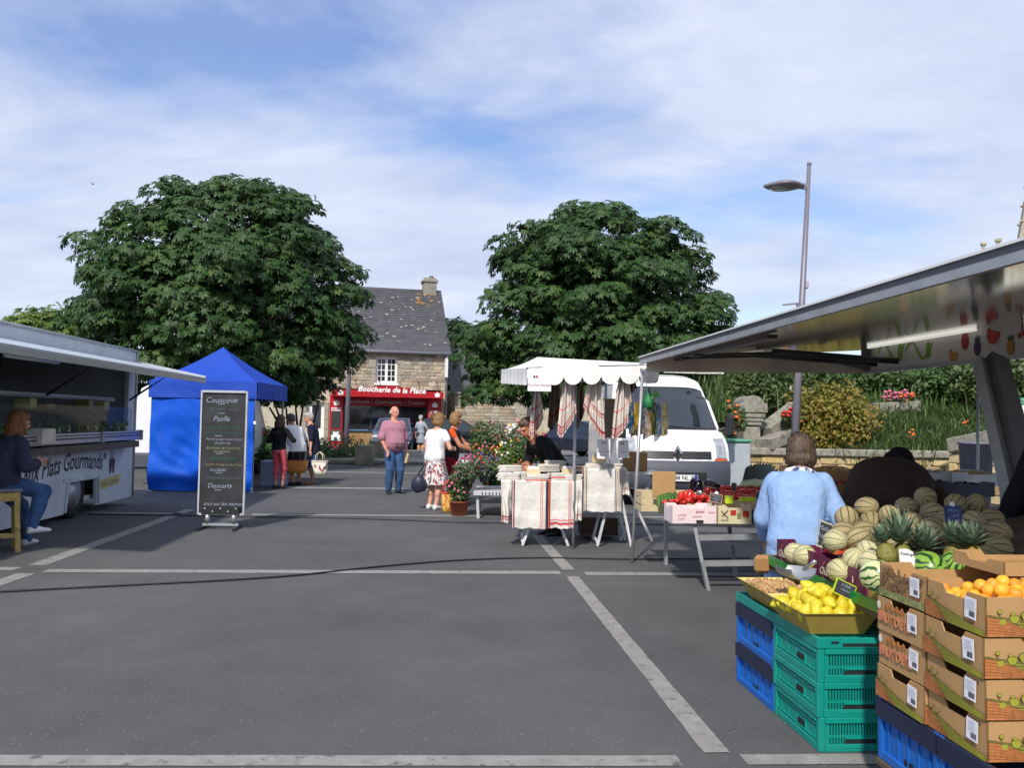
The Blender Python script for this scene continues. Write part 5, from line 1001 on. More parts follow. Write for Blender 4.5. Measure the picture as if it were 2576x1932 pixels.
stone_wall('stone ramp wall with wide coping rising to the right of the bin', (a_.x, 17.6, 0), (B_.x, 15.6, 0), at(2050 * K, 948 * K, 17.6).z, at(2290 * K, 905 * K, 15.6).z, cop=.3, seed=8)
# gate pillar and stepped stair walls
pq0, pq1 = at(1590 * K, 985 * K, 18.6), at(1650 * K, 985 * K, 18.6); px_ = (pq0.x + pq1.x) / 2; pw = pq1.x - pq0.x; pz = at(1620 * K, 858 * K, 18.6).z
pil = thing('gate_pillar', 'granite gate pillar with a curved cap behind the van mirror', 'pillar', (px_, 18.75, 0)); m = MB(); zb0 = pz - .62
for i in range(3): h = (zb0 - .02) / 3; m = MB(); m.box((0, 0, h * (i + .5)), (pw - .24, .62, h - .012), ch=.02); m.build('block', M_GRAND, pil)
for i in range(3): m = MB(); m.box((0, 0, zb0 + .05 + i * .085), (pw - .2 + i * .06, .66 + i * .06, .078), ch=.008); m.build('moulding', M_GRAND, pil)
m = MB(); cp = [(-pw / 2, 0), (pw / 2, 0), (pw / 2, .2), (pw * .36, .2)] + [(pw * .36 * math.cos(a), .2 + .16 * math.sin(a)) for a in [math.pi * k / 12 for k in range(1, 12)]] + [(-pw * .36, .2), (-pw / 2, .2)]
m.prism(cp, (0, .4, zb0 + .29), (1, 0, 0), (0, 0, 1), .8); m.build('cap', M_GRAND, pil)
for i, (xa, ya, xb, yb, lab) in enumerate([(1650, 925, 1725, 868, 'upper sloping granite coping of the garden steps beside the pillar'), (1650, 950, 1740, 915, 'lower sloping granite coping of the garden steps beside the pillar')]):
 a, b = at(xa * K, ya * K, 18.7 - .5 * i), at(xb * K, yb * K, 19.6 - .5 * i); t = thing('stair_wall', lab, 'wall', a); d = b - a; m = MB(); m.bar((0, 0, -.1), d - V((0, 0, .1)), .42, .22); m.build('coping_stone', M_GRAND, t)
 n_ = V((d.x, d.y, 0)); m = MB(); L_ = n_.length; m.prism([(0, -a.z), (L_, -a.z), (L_, d.z - .2), (0, -.2)], (0, 0, 0), n_.normalized(), (0, 0, 1), -.3); m.build('core', M_MORT, t)
 lay_stones(t, ST_Y, 0, L_, -a.z, d.z - .2, .4, .2, y=-.03, seed=11 + i, M=Matrix.Rotation(math.atan2(d.y, d.x), 4, 'Z'), zfun=lambda x, d=d, L_=L_: -.18 + d.z * x / L_, depth=.08)
a, b = at(2190 / K * K if False else 1878 * K, 872 * K, 21.0), at(1978 * K, 866 * K, 21.2)
t = thing('terrace_kerb', 'short granite kerb under the pink and orange begonias', 'wall', a); m = MB(); m.bar((0, 0, -.12), (b - a) - V((0, 0, .12)), .4, .26); m.build('coping_stone', M_GRAND, t); m = MB(); m.bar((0, 0.02, -.8), (b - a) + V((0, .02, -.8)), .36, 1.1); m.build('core', M_MORT, t)
# planting
def onbank(px, py, Z): p = at(px * K, py * K, Z); return p
leafy('golden_shrub', 'large golden orange shrub beside the lamp post', onbank(1790, 905, 18.9), (1.15, .7, .95), 5200, .10, M_GOLD, seed=3)
leafy('golden_shrub', 'low golden shrub spilling over the wall left of the lamp post', onbank(1735, 938, 18.6), (.55, .5, .5), 1600, .085, M_GOLD, seed=4)
leafy('dark_hedge', 'dark clipped hedge above the gate pillar', onbank(1660, 838, 21.5), (1.6, .8, .75), 4500, .10, M_HEDGE, 'hedge', seed=5)
leafy('mixed_shrub', 'mid green shrub behind the lamp post', onbank(1760, 822, 22), (.9, .8, .7), 2200, .13, M_MIDLEAF, seed=6)
leafy('mixed_shrub', 'leafy green shrub beneath the awning edge', onbank(1905, 822, 22.5), (1.3, .8, .6), 3000, .13, M_MIDLEAF, seed=7)
leafy('mixed_shrub', 'yellowish shrub under the awning beside the slanting column', onbank(2030, 825, 22), (1.1, .8, .6), 2600, .13, M_GOLD if False else M_MIDLEAF, seed=8)
leafy('mixed_shrub', 'bushy green shrub at the far right behind the map board', onbank(2180, 830, 21), (1.4, .8, .8), 3000, .14, M_HEDGE, seed=9)
leafy('begonia_bed', 'bed of pink and orange begonias on the terrace kerb', onbank(1935, 856, 21.1), (.62, .3, .16), 500, .07, M_MIDLEAF, 'flowers', seed=10, flower=(FL['pink'], 60, .05), stems=False)
leafy('begonia_bed', 'orange begonias at the right of the terrace bed', onbank(1955, 858, 20.95), (.36, .2, .12), 200, .06, M_MIDLEAF, 'flowers', seed=12, flower=(FL['orange'], 40, .045), stems=False)
leafy('begonia_pot', 'red and orange begonias between the pillar and the van mirror', onbank(1583, 905, 17.6), (.3, .25, .45), 500, .09, M_MIDLEAF, 'flowers', seed=13, flower=(FL['orange'], 26, .05))
leafy('begonia_pot', 'red begonias on the steps beside the golden shrub', onbank(1712, 900, 18.5), (.36, .25, .14), 240, .08, M_MIDLEAF, 'flowers', seed=14, flower=(FL['red'], 26, .05), stems=False)
pts = []
rd = random.Random(2)
for i in range(95):
 px = rd.uniform(1835, 2160); Z = rd.uniform(18.6, 21.5); x = at(px * K, 900 * K, Z).x; pts.append((x, Z, bank_h(x, Z) - .03))
grass('ornamental_grass', 'long green ornamental grass covering the bank above the wall', pts, 150, .66, M_GRASS, 3, .3, .012, droop=.95)
pts = [(at(1570 * K, 900 * K, 20.5 + .2 * k).x + .1 * k, 20.5 + .2 * k, bank_h(5, 21)) for k in range(6)]
grass('tall_grass', 'tuft of tall grass behind the white van roof', pts, 130, .75, M_GRASS, 5, .25, .014)
pts = [(rd.uniform(3.9, 14), rd.uniform(21.5, 27), 0) for _ in range(110)]; pts = [(x, y, bank_h(x, y)) for x, y, _ in pts]
grass('meadow_grass', 'wild grass on the upper part of the bank', pts, 90, .7, M_GRASS, 7, .5, .02)
for k, (px, py) in enumerate([(2085, 905), (1965, 930)]): leafy('flower_clump', ['small yellow and orange flower on the wall edge left of the stooping man', 'single orange flower above the stooping man'][1 - k], at(px * K, py * K + 10, 18.0), (.12, .1, .12), 40, .05, M_MIDLEAF, 'flowers', seed=20 + k, flower=(FL['orange'], 5, .035), stems=False)
# ------------------------------------------------------------------ street lamp
M_LAMP = pm('lamp_grey_paint', C(122, 118, 128), .45, .2, var=.08)
lb = at(1716 * K, 975 * K, 17.2); lt = at(1748 * K, 354 * K, 17.6); lb2 = V((lb.x - (lt.x - lb.x) * (lb.z / (lt.z - lb.z)), 17.15, 0)); dirv = lt - lb2
lamp = thing('street_lamp', 'tall grey street lamp with a flat oval head rising behind the stalls', 'street lamp', lb2)
m = MB(); m.tube([(0, 0, 0), tuple(dirv * .5), tuple(dirv)], [.085, .068, .042], 12); m.tube([tuple(dirv * .997), tuple(dirv * 1.004)], .046, 12); m.build('post', M_LAMP, lamp, smooth=True)
def lp(px, py): p = at(px * K, py * K, 17.5); return p - lb2
l0, l1 = lp(1738, 402), lp(1650, 402); ax_ = (l1 - l0); m = MB(); rg = []
for i in range(13):
 s = i / 12; w_ = max(.03, .36 * math.sin(math.pi * min(s * 1.0 + .0, 1)) ** .8) if s > .0 else .03; c = l0 + ax_ * s; hh = .075 * math.sin(math.pi * max(.03, min(s, .97))) ** .6 + .012; rg.append([c + V((0, w_ * math.cos(x), hh * (1.15 if math.sin(x) > 0 else .75) * math.sin(x))) for x in [2 * math.pi * k / 14 for k in range(14)]])
m.loft(rg); hd_ = m.build('lamp_head', M_LAMP, lamp, smooth=True)
m = MB(); a, b = lp(1742, 403), l0 + ax_ * .25; m.bar(a, b + V((0, 0, .03)), .05, .12); m.build('arm', M_LAMP, lamp)
m = MB(); m.ell(l0 + ax_ * .6 + V((0, 0, -.035)), (.24, .2, .035), nu=14, nv=5); m.build('diffuser', pm('lamp_glass', (.3, .3, .3), .1, spec=.9), hd_, smooth=True)
p = lp(1740, 615); m = MB(); m.box(p, (.1, .12, .16), ch=.015); m.build('junction_box', pm('box_grey', C(160, 164, 176), .5), lamp)
p = lp(1716, 838); m = MB(); m.box(p + V((-.085, -.02, 0)), (.012, .05, .08)); m.build('sticker', M_WHITE, lamp)
fl = at(1722 * K, 690 * K, 45); t = thing('street_lamp', 'tiny far street lamp just above the awning edge', 'street lamp', (fl.x, 45, 0)); ft_ = at(1720 * K, 655 * K, 45).z
m = MB(); m.tube([(0, 0, 0), (0, 0, ft_)], .06, 6); m.build('post', M_LAMP, t); m = MB(); m.bar((.05, 0, ft_), (-.75, 0, ft_ - .1), .16, .07); m.build('lamp_head', M_LAMP, t)
# lamp post in front of the butcher's
q = at(748 * K, 940 * K, 34); t = thing('lamp_post', 'plain grey lamp post standing before the butcher shop', 'lamp post', (q.x, 34, 0)); m = MB(); m.tube([(0, 0, 0), (.05, 0, 3.2), (.09, 0, 6.0)], [.1, .085, .06], 10); m.build('post', M_LAMP, t, smooth=True); m = MB(); m.ell((.09, 0, 6.05), (.22, .22, .12), nu=12, nv=6); m.build('lamp_head', M_LAMP, t, smooth=True)
# ------------------------------------------------------------------ church pinnacles and spire
M_CHURCH = pm('church_granite', C(176, 168, 146), .9, var=.25, scale=1.5, bump=.4, bscale=6, dirt=(C(132, 128, 112), .55, .9))
ch_ = at(2210 * K, 560 * K, 70); church = thing('church', 'grey granite church pinnacles and spire above the awning', 'church', (ch_.x, 70, 0))
def pin(px, pytop, pyb, w):
 a, b = at(px * K, pyb * K, 70), at(px * K, pytop * K, 70); o = V((ch_.x, 70, 0)); m = MB(); n = 4; prof = []
 H_ = b.z - a.z
 prof = [(w, -8), (w, 0), (w * .85, .02)]
 for k in range(3): z = H_ * (.12 + k * .3); prof += [(w * (.8 - .12 * k), z), (w * (1.15 - .14 * k), z + .1), (w * (1.15 - .14 * k), z + .22), (w * (.72 - .12 * k), z + .32)]
 prof += [(w * .4, H_ - .35), (w * .75, H_ - .3), (w * .8, H_ - .1), (w * .3, H_)]
 m.lathe(prof, 8, a - o); return m.build('pinnacle', M_CHURCH, church)
pin(2125, 522, 640, .32); pin(2157, 514, 640, .36)
a = at(2256 * K, 640 * K, 72) - V((ch_.x, 70, 0)); m = MB(); sp_h = 17
m.lathe([(2.9, -8), (2.9, 0), (2.4, 3), (1.4, 9), (.1, sp_h)], 8, a); so = m.build('spire', M_CHURCH, church)
for k in range(8):
 m = MB(); z = k * 1.6; r_ = 2.9 - (2.8) * z / sp_h
 for j in range(8): m.ell(a + V((r_ * math.cos(j * math.pi / 4), r_ * math.sin(j * math.pi / 4), z)), (.22, .22, .16), nu=6, nv=4)
 tag(m.build('crocket', M_CHURCH, so), kind='stuff')
m = MB(); m.box(V((4, 8, -2)) + a * V((1, 0, 0)).x * 0 + V((a.x, 0, a.z - 4)), (14, 12, 6)); m.build('nave', M_CHURCH, church)
# ------------------------------------------------------------------ white panel van, front view
VB = at(1466 * K, 1000 * K, 14.9); vrz = R(1.5)
van = thing('panel_van', 'white panel van parked facing us behind the towel stall', 'van', (VB.x, 14.9, 0), vrz)
PR = [(.06, .32), (.0, .4), (-.02, .55), (0.0, .72), (.05, .8), (.08, .86), (.12, 1.0), (.2, 1.12), (.42, 1.25), (.62, 1.33), (.78, 1.4), (1.1, 1.66), (1.42, 1.92), (1.62, 2.08), (1.76, 2.24), (2.0, 2.4), (2.5, 2.47), (4.9, 2.47), (5.0, 2.38), (5.05, .5)]
def vhw(z): return float(np.interp(z, [.3, .8, 1.3, 2.0, 2.38], [.98, .99, .985, .93, .86]))
def vs_(u, v, off=0.0):                   # front surface: u index along the profile, v -1..1 across
 i = min(int(u), len(PR) - 2); f = u - i; y = PR[i][0] * (1 - f) + PR[i + 1][0] * f; z = PR[i][1] * (1 - f) + PR[i + 1][1] * f
 bul = .30 * abs(v) ** 3.2 if y < 4 else 0
 zz = z - (.10 * abs(v) ** 6 if z > 2.0 else 0); return V((vhw(z) * v, y + bul * max(0, 1 - y / 4) - off, zz + off * .6))
m = MB(); vv = [-1, -.96, -.9, -.75, -.5, -.25, 0, .25, .5, .75, .9, .96, 1]
rg = [[vs_(i, v) for v in vv] for i in range(len(PR))]; m.loft(rg, closed=False, caps=False)
for q in (-1, 1):
 ed = [vs_(i, q) for i in range(len(PR))]; n = len(ed)
 for i in range(n - 1):
  a, b = ed[i], ed[i + 1]; y0, y1 = 5.05, 5.05
  if a.y < 5.0: m.add([a, b, V((b.x, max(b.y, 2.0), b.z)), V((a.x, max(a.y, 2.0), a.z))], [(0, 1, 2, 3)])
 m.add([V((q * .985, 2.0, .45)), V((q * .985, 5.05, .45)), V((q * .985, 5.05, 1.3)), V((q * .90, 5.05, 2.0)), V((q * .8, 5.0, 2.3)), V((q * .8, 2.0, 2.3)), V((q * .90, 2.0, 2.0)), V((q * .985, 2.0, 1.3))], [tuple(range(8))])
m.build('body', M_VANW, van, smooth=False)
def patch(name, u0, u1, v0, v1, mat, off=.006, nu=6, nv=10, parent=None, shape=None):
 m = MB(); rg = []
 for i in range(nu + 1):
  s = i / nu; u = u0 + (u1 - u0) * s; sh_ = shape(s) if shape else (0, 0); rg.append([vs_(u, (v0 + sh_[0]) + ((v1 + sh_[1]) - (v0 + sh_[0])) * k / nv, off) for k in range(nv + 1)])
 m.loft(rg, closed=False, caps=False); return m.build(name, mat, parent or van, smooth=True)
M_SCREEN = pm('windscreen_glass', (.018, .024, .03), .04, var=.3, scale=2, spec=.9)
patch('bumper', 0, 4.3, -1, 1, M_VBUMP, .03, 8, 14); patch('windscreen_seal', 9.6, 13.7, -.93, .93, M_PLBLK, .007, 6, 14); ws = patch('windscreen', 9.85, 13.5, -.90, .90, M_SCREEN, .012, 8, 16)
for q in (-1, 1): patch('grille', 5.0, 5.95, q * .06 if q > 0 else -.62, .62 if q > 0 else -.06, M_PLBLK, .01, 3, 8, shape=lambda s: (0.10 * q * 0, 0)); patch('headlight', 5.1, 7.75, q * .72 if q > 0 else -.93, .93 if q > 0 else -.72, pm('headlight_lens', (.42, .43, .44), .08, .3, var=.4, scale=9, spec=.9), .014, 5, 5); patch('indicator', 4.35, 5.05, q * .68 if q > 0 else -.95, .95 if q > 0 else -.68, pm('amber_lens', C(190, 84, 20), .15), .016, 3, 5)
patch('air_intake', 1.55, 2.4, -.5, .5, M_PLBLK, .036, 2, 6)
# diamond emblem
ec = vs_(5.6, 0, .03); m = MB()
o4 = [(0, .15), (.085, 0), (0, -.15), (-.085, 0)]; i4 = [(0, .085), (.045, 0), (0, -.085), (-.045, 0)]
for i in range(4):
 j = (i + 1) % 4; q4 = [V((o4[i][0], -.01, o4[i][1])), V((o4[j][0], -.01, o4[j][1])), V((i4[j][0], -.018, i4[j][1])), V((i4[i][0], -.018, i4[i][1]))]; m.add([p + ec for p in q4] + [p + ec + V((0, .03, 0)) for p in q4], [(3, 2, 1, 0), (4, 5, 6, 7), (0, 1, 5, 4), (1, 2, 6, 5), (2, 3, 7, 6), (3, 0, 4, 7)])
em = m.build('emblem', pm('chrome', (.55, .55, .57), .15, 1.0), van); m = MB(); m.prism(o4, ec + V((0, .012, 0)), (1, 0, 0), (0, 0, 1), .005); m.build('emblem_back', M_PLBLK, em)
pc_ = vs_(1.95, 0, .05); m = MB(); m.box(pc_ + V((0.06, -.01, -.03)), (.52, .012, .11)); pl_ = m.build('number_plate', M_WHITE, van); text('plate_number', '3088 NL 22', .1, M_LETTER, pl_, pc_ + V((.05, -.018, -.03)), (1, 0, 0), (0, 0, 1), bold=.002)
m = MB(); m.box(pc_ + V((.29, -.0115, -.03)), (.05, .012, .108)); m.build('plate_band', pm('plate_blue', C(30, 60, 150), .4), pl_)
for q in (-1, 1):
 m = MB(); m.tube([vs_(9.4, q * .95), vs_(9.4, q * .95) + V((q * .13, .0, .05))], .04, 8); m.box(vs_(9.4, q * .95) + V((q * .2, -.03, .1)), (.17, .14, .42), ch=.05); m.build('mirror', M_PLBLK, van, smooth=False, bevel=.02)
for q, v0 in ((-1, -.2), (1, .5)):
 m = MB(); m.tube([vs_(9.8, v0, .02), vs_(10.1, v0 - .5, .025)], .012, 5); m.build('wiper', M_PLBLK, ws)
m = MB(); c = vs_(10.4, .38); m.lathe([(.17, -.012), (.185, 0), (.17, .012), (.155, 0), (.17, -.012)], 18, c + V((0, .28, .02)), M=Matrix.Rotation(R(60), 3, 'X')); m.build('steering_wheel', M_PLBLK, van)
for x in (-.82, .82):
 for y in (.85, 4.0): wheel(van, (x, y, .33), .33, .21)
m = MB(); m.box((0, 2.6, .42), (1.7, 4.2, .1)); m.build('underbody', M_PLBLK, van)
# ------------------------------------------------------------------ parked cars
def car(label, loc, rz, col, L_=4.0, W_=1.72, H_=1.48, estate=True):
 t = thing('parked_car', label, 'car', loc, rz, 'cars parked in front of the shops'); pt = pm('car_paint_%d' % int(abs(loc[0] * 1000)), col, .25, .3, var=.04, coat=.6)
 # y from front (0) to rear (L)
 def sec(y):
  zb = .28; zs = np.interp(y / L_, [0, .03, .08, .26, .9, .97, 1], [.55, .7, .78, .95, .98, .9, .6]); hw = W_ / 2 * np.interp(y / L_, [0, .04, .12, .5, .9, .97, 1], [.72, .86, .95, 1, .96, .88, .78])
  return [V((x * hw, y, z)) for x, z in [(-.92, zb), (-1, .45), (-1, zs * .8), (-.94, zs), (0, zs + .03), (.94, zs), (1, zs * .8), (1, .45), (.92, zb)]]
 m = MB(); m.loft([sec(L_ * s) for s in (0, .03, .08, .16, .26, .4, .6, .8, .9, .97, 1)]); m.build('body', pt, t, smooth=False, bevel=.02)
 def gh(f, dz=0.0, dw=0.0):
  rg = []
  for s, z in [(.24, .95), (.40, H_ - .03), (.55, H_), (.78, H_ - .05), (.93, .97)]: rg.append((L_ * s, z))
  return rg
 m = MB(); prof = gh(0); rg = []
 for y, z in prof:
  wt = W_ / 2 * (.74 if z > 1.2 else .9); rg.append([V((-wt, y, z + dz_)) for dz_ in (0,)] + [V((-wt * .5, y, z + .02)), V((wt * .5, y, z + .02)), V((wt, y, z))])
 m.loft(rg, closed=False, caps=False)
 gl = MB()
 for q in (-1, 1):
  pts = [V((q * W_ / 2 * (.74 if z > 1.2 else .9), y, z)) for y, z in prof]; base = [V((q * W_ / 2 * .93, prof[0][0], .93)), V((q * W_ / 2 * .93, prof[-1][0], .93))]
  gl.add([base[0]] + pts[1:4] + [base[1]], [(0, 1, 2, 3, 4)])
 m.build('roof', pt, t, bevel=0); gl.build('side_windows', M_SCREEN, t)
 ws = MB(); a, b = prof[0], prof[1]
 def scr(a, b, name):
  ws = MB(); pts = []
  for f, (y, z) in ((.06, a), (.92, b)):
   pass
  p = lambda f: (a[0] + (b[0] - a[0]) * f, a[1] + (b[1] - a[1]) * f); y0, z0 = p(.05); y1, z1 = p(.93); w0, w1 = W_ / 2 * .84, W_ / 2 * .68; off = -.012 if b[0] > a[0] and b[1] > a[1] else .012
  ws.add([V((-w0, y0 + off, z0 + .028)), V((w0, y0 + off, z0 + .028)), V((w1, y1 + off, z1 + .028)), V((-w1, y1 + off, z1 + .028))], [(0, 1, 2, 3)]); ws.build(name, M_SCREEN, t)
 scr(prof[0], prof[1], 'windscreen'); scr(prof[4], prof[3], 'rear_window')
 for q in (-1, 1):
  m = MB(); m.ell((q * W_ * .34, .09, .70), (.17, .1, .085), nu=10, nv=6); m.build('headlight', pm('car_lens', (.6, .61, .63), .1, .4) if not bpy.data.materials.get('car_lens') else bpy.data.materials['car_lens'], t, smooth=True)
  m = MB(); m.box((q * W_ * .43, L_ - .06, .86), (.16, .14, .2), ch=.03); m.build('tail_light', pm('tail_red', C(150, 16, 18), .2) if not bpy.data.materials.get('tail_red') else bpy.data.materials['tail_red'], t)
  m = MB(); m.box((q * (W_ / 2 + .09), L_ * .27, 1.0), (.18, .1, .13), ch=.03); m.build('mirror', M_PLBLK, t)
  for y in (.17, .80): wheel(t, (q * (W_ / 2 - .09), L_ * y, .31), .31, .19, rimcol=M_ALU)
 m = MB(); m.box((0, -.005, .5), (1.0, .05, .16), ch=.02); m.build('grille', M_PLBLK, t); m = MB(); m.box((0, -.04, .42), (.5, .02, .1)); m.build('number_plate', M_WHITE, t)
 return t
c = at(845 * K, 950 * K, 35); car('blue-grey hatchback parked nose towards us behind the balding man', (c.x, 34.6, .006), R(2), C(92, 104, 140))
c = at(975 * K, 950 * K, 36.5); car('dark navy car parked sideways before the stone boundary wall', (c.x - 3.0, 37.6, .006), R(-82), C(16, 18, 30), 4.3, 1.78, 1.5)
c = at(1378 * K, 950 * K, 33); car('blue car half hidden behind the towel seller', (c.x - .3, 30.5, .006), R(8), C(40, 90, 150))
c = at(1322 * K, 950 * K, 38); car('dark car seen between the towel seller and the tree trunk', (c.x, 33.5, .006), R(40), C(40, 46, 66))
# granite blocks on the pavement edge
for (px, py, Z, w_, h_, lab) in [(788, 998, 26.8, .55, .62, 'mossy granite bollard block left of the balding man'), (815, 990, 28.6, .5, .62, 'second granite block partly behind the balding man'), (1098, 985, 25.5, .52, .6, 'pale granite block beside the flower stand')]:
 p = at(px * K, py * K, Z); m = MB(); m.box((0, 0, h_ / 2), (w_, .5, h_), ch=.025); o = m.build('granite_block', pm('mossy_granite', C(150, 146, 128), .9, var=.2, scale=6, dirt=(C(108, 112, 78), .5, 3)) if not bpy.data.materials.get('mossy_granite') else bpy.data.materials['mossy_granite']); o.location = (p.x, Z, .1 if Z > 27.5 else 0); tag(o, lab, 'bollard', 'granite blocks along the pavement')
# flower bed by the tent and the shop
for k, (px, py, Z, r_, fm, lab) in enumerate([(742, 948, 29, (1.3, .6, .5), 'red', 'flowering shrub with reddish tips in the bed before the shop'), (700, 965, 28, (1.3, .8, .4), 'white', 'low green shrub with white roses in the bed before the shop'), (580, 960, 22, (.5, .6, .75), 'red', 'dark green shrub with red roses behind the tent leg'), (585, 1010, 20.5, (.35, .4, .5), 'white', 'green bush at the foot of the tent beside the girl')]):
 p = at(px * K, py * K, Z); leafy('bed_shrub', lab, (p.x, Z, r_[2] * .9), r_, 1400, .09, M_MIDLEAF, seed=40 + k, flower=(FL[fm], 14 if k else 60, .045))
m = MB(); p = at(712 * K, 980 * K, 28); m.box((p.x, 28.2, .08), (3.6, 2.4, .14), ch=.03); tag(m.build('bed_kerb', M_GRAND), 'stone edging of the flower bed before the shop', kind='structure')
m = MB(); p = at(815 * K, 960 * K, 30.5); m.box((p.x, 30.6, .2), (3.4, .3, .3), ch=.03); o = m.build('kerb_stones', pm('pale_kerb', C(186, 182, 172), .85)); tag(o, kind='structure')
# map board, bins
p = at(2190 * K, 905 * K, 13.6); t = thing('map_board', 'green-headed information board with two maps beside the slanting column', 'sign', (p.x, 13.6, 0), R(-6)); bz0, bz1 = at(2190 * K, 952 * K, 13.6).z, at(2190 * K, 858 * K, 13.6).z; x0 = at(2154 * K, 905 * K, 13.6).x - p.x
m = MB(); m.box((x0 + .75, 0, (bz0 + bz1) / 2), (1.5, .03, bz1 - bz0)); bo_ = m.build('panel', pm('board_white', (.72, .74, .7), .5, var=.05), t)
m = MB(); m.box((x0 + .75, -.018, bz1 - .06), (1.5, .006, .12)); hb = m.build('header', pm('board_green', C(20, 120, 84), .5), t); text('lettering', 'Ganzenn ar Gêr\nDécouvrez la ville', .045, M_SIGNW, hb, (x0 + .3, -.022, bz1 - .06), (1, 0, 0), (0, 0, 1))
for i in range(3): m = MB(); m.box((x0 + .06 + i * .34, -.017, bz0 + .24), (.012, .004, .47)); m.build('divider', bpy.data.materials['board_green'], t)
for i in range(3): m = MB(); m.prism([(-.09, -.1), (.05, -.12), (.1, .02), (.02, .14), (-.07, .1)], (x0 + .22 + i * .34, -.0165, bz0 + .27), (1, 0, 0), (0, 0, 1), .003); m.build('map', pm('map_%d' % i, C(150, 160, 110), .6, var=.4, scale=14), t)
for x in (x0 + .1, x0 + 1.4): m = MB(); m.bar((x, .04, 0), (x, .04, bz1), .05, .05); m.build('post', M_GREYM, t)
def bin_(px, pyt, Z, w_, h_, col, lid, lab):
 p = at(px * K, pyt * K, Z); t = thing('waste_bin', lab, 'bin', (p.x, Z, 0), .1); h_ = p.z; m = MB(); m.box((0, 0, h_ / 2), (w_, w_ * 1.1, h_), ch=.02, taper=.78); m.build('body', pm('bin_%d' % px, col, .5, var=.08), t)
 m = MB(); m.box((0, 0, h_ + .03), (w_ + .06, w_ * 1.1 + .08, .06), ch=.02); m.build('lid', pm('binlid_%d' % px, lid, .5), t)
bin_(1582, 955, 16.6, .52, 1, C(160, 168, 172), C(86, 148, 118), 'pale grey wheelie bin with a green lid beside the van')
p = at(2108 * K, 962 * K, 14.2); t = thing('waste_bin', 'grey open-topped plastic tub with rubbish by the garden wall', 'bin', (p.x, 14.2, 0), .2); h_ = p.z + .02; m = MB(); m.lathe([(.2, 0), (.26, h_), (.28, h_), (.28, h_ + .03), (.24, h_ + .03), (.2, h_ - .2)], 20); m.build('body', pm('bin_grey', C(104, 106, 124), .5), t, smooth=True)
for k in range(3): m = MB(); m.box((-.1 + .09 * k, -.05, h_), (.09, .07, .05), rot=Matrix.Rotation(k, 3, 'Z'), ch=.01); m.build('rubbish', M_WHITE, t)
# a bird in the sky
p = at(201 * K, 397 * K, 60); m = MB(); m.ell((0, 0, 0), (.06, .14, .05), nu=8, nv=5); o = thing('bird', 'small dark bird flying high at the left of the sky', 'bird', p, .6); m.build('body', C_BLACK, o)
for q in (-1, 1): m = MB(); m.add([V((0, .06, 0)), V((0, -.07, 0)), V((q * .12, -.05, .10)), V((q * .18, .02, .16)), V((q * .1, .07, .1))], [(0, 1, 2, 3, 4)]); m.build('wing', C_BLACK, o)
# ================================================================== towel stall
def zx(x): return 979 + x * .2796          # zoomed crop of the stall to the 2212-pixel view
def zy(y): return 738.5 + y * .2795
def z3(x, y, Z): return at(zx(x) * K, zy(y) * K, Z)
M_CANV = cloth('white_canvas', (.76, .75, .71), rough=.8, var=.06, scale=3, bump=.2, bscale=10); M_LINEN = cloth('linen', C(210, 204, 196), var=.12, scale=18, bump=.3, bscale=45); M_LINW = cloth('pale_linen', C(214, 210, 202), var=.10, scale=14, bump=.35, bscale=30); M_STRR = cloth('red_stripe', C(168, 52, 60)); M_STRP = cloth('pink_stripe', C(206, 120, 118)); M_STRN = cloth('navy_stripe', C(56, 52, 70)); M_LINB = cloth('brown_linen', C(128, 112, 100), var=.12, scale=20); M_STRO = cloth('ochre_stripe', C(196, 130, 60))
TM = [M_LINEN, M_STRR, M_STRP, M_STRN, M_LINW, M_LINB, M_STRO]
A, Cc, B = z3(572, 205, 9.7), z3(1590, 185, 9.35), z3(372, 215, 12.0); D = Cc + (B - A); P1, P2 = z3(650, 118, 10.8), z3(1500, 165, 10.6)
so = V((A.x, A.y, 0)); canopy = thing('stall_canopy', 'white scalloped canopy on poles over the towel stall', 'canopy', so)
def L_(p): return V(p) - so
m = MB()
def sheet(m, rows): m.loft(rows, closed=False, caps=False)
def tri(m, a, b, p, q, n=8):                # roof face from eave a-b to ridge p-q, sagging a little
 rows = []
 for j in range(n + 1):
  s = j / n; rows.append([L_((V(a).lerp(V(p), s)).lerp(V(b).lerp(V(q), s), k / 12)) + V((0, 0, -.07 * math.sin(math.pi * s) * (.6 + .4 * math.cos(k * 1.6)))) for k in range(13)])
 sheet(m, rows)
tri(m, A, Cc, P1, P2); tri(m, B, A, P1, P1); tri(m, D, B, P2, P1); tri(m, Cc, D, P2, P2); m.build('roof', M_CANV, canopy, smooth=True)
for i, (a, b, n) in enumerate(((A, Cc, 7), (B, A, 7), (D, B, 7), (Cc, D, 6))):
 m = MB(); rows = []; N = n * 10
 for j in range(5):
  row = []
  for k in range(N + 1):
   u = k / N; d = .11 + .09 * abs(math.sin(math.pi * u * n)) ** .6; p = V(a).lerp(V(b), u); p.z -= d * j / 4 - .005; ou = (V(b) - V(a)).cross(V((0, 0, 1))).normalized(); row.append(L_(p) + ou * (.015 * math.sin(u * n * 2 * math.pi) * j / 4))
  rows.append(row)
 sheet(m, rows); m.build('valance', M_CANV, canopy, smooth=True)
for (bx, by, top) in ((z3(935, 1020, 10.1), 0, z3(945, 260, 10.1)), (at(1365 * K, 1207 * K, 9.15), 0, at(1388 * K, 803 * K, 9.3)), (D, 0, D)):
 m = MB(); m.tube([L_(V((bx.x, bx.y, 0))), L_(V((top.x, top.y, top.z)))], .018, 8); m.build('pole', M_ALUD, canopy, smooth=True)
ctr_ = (A + Cc + B + D) / 4
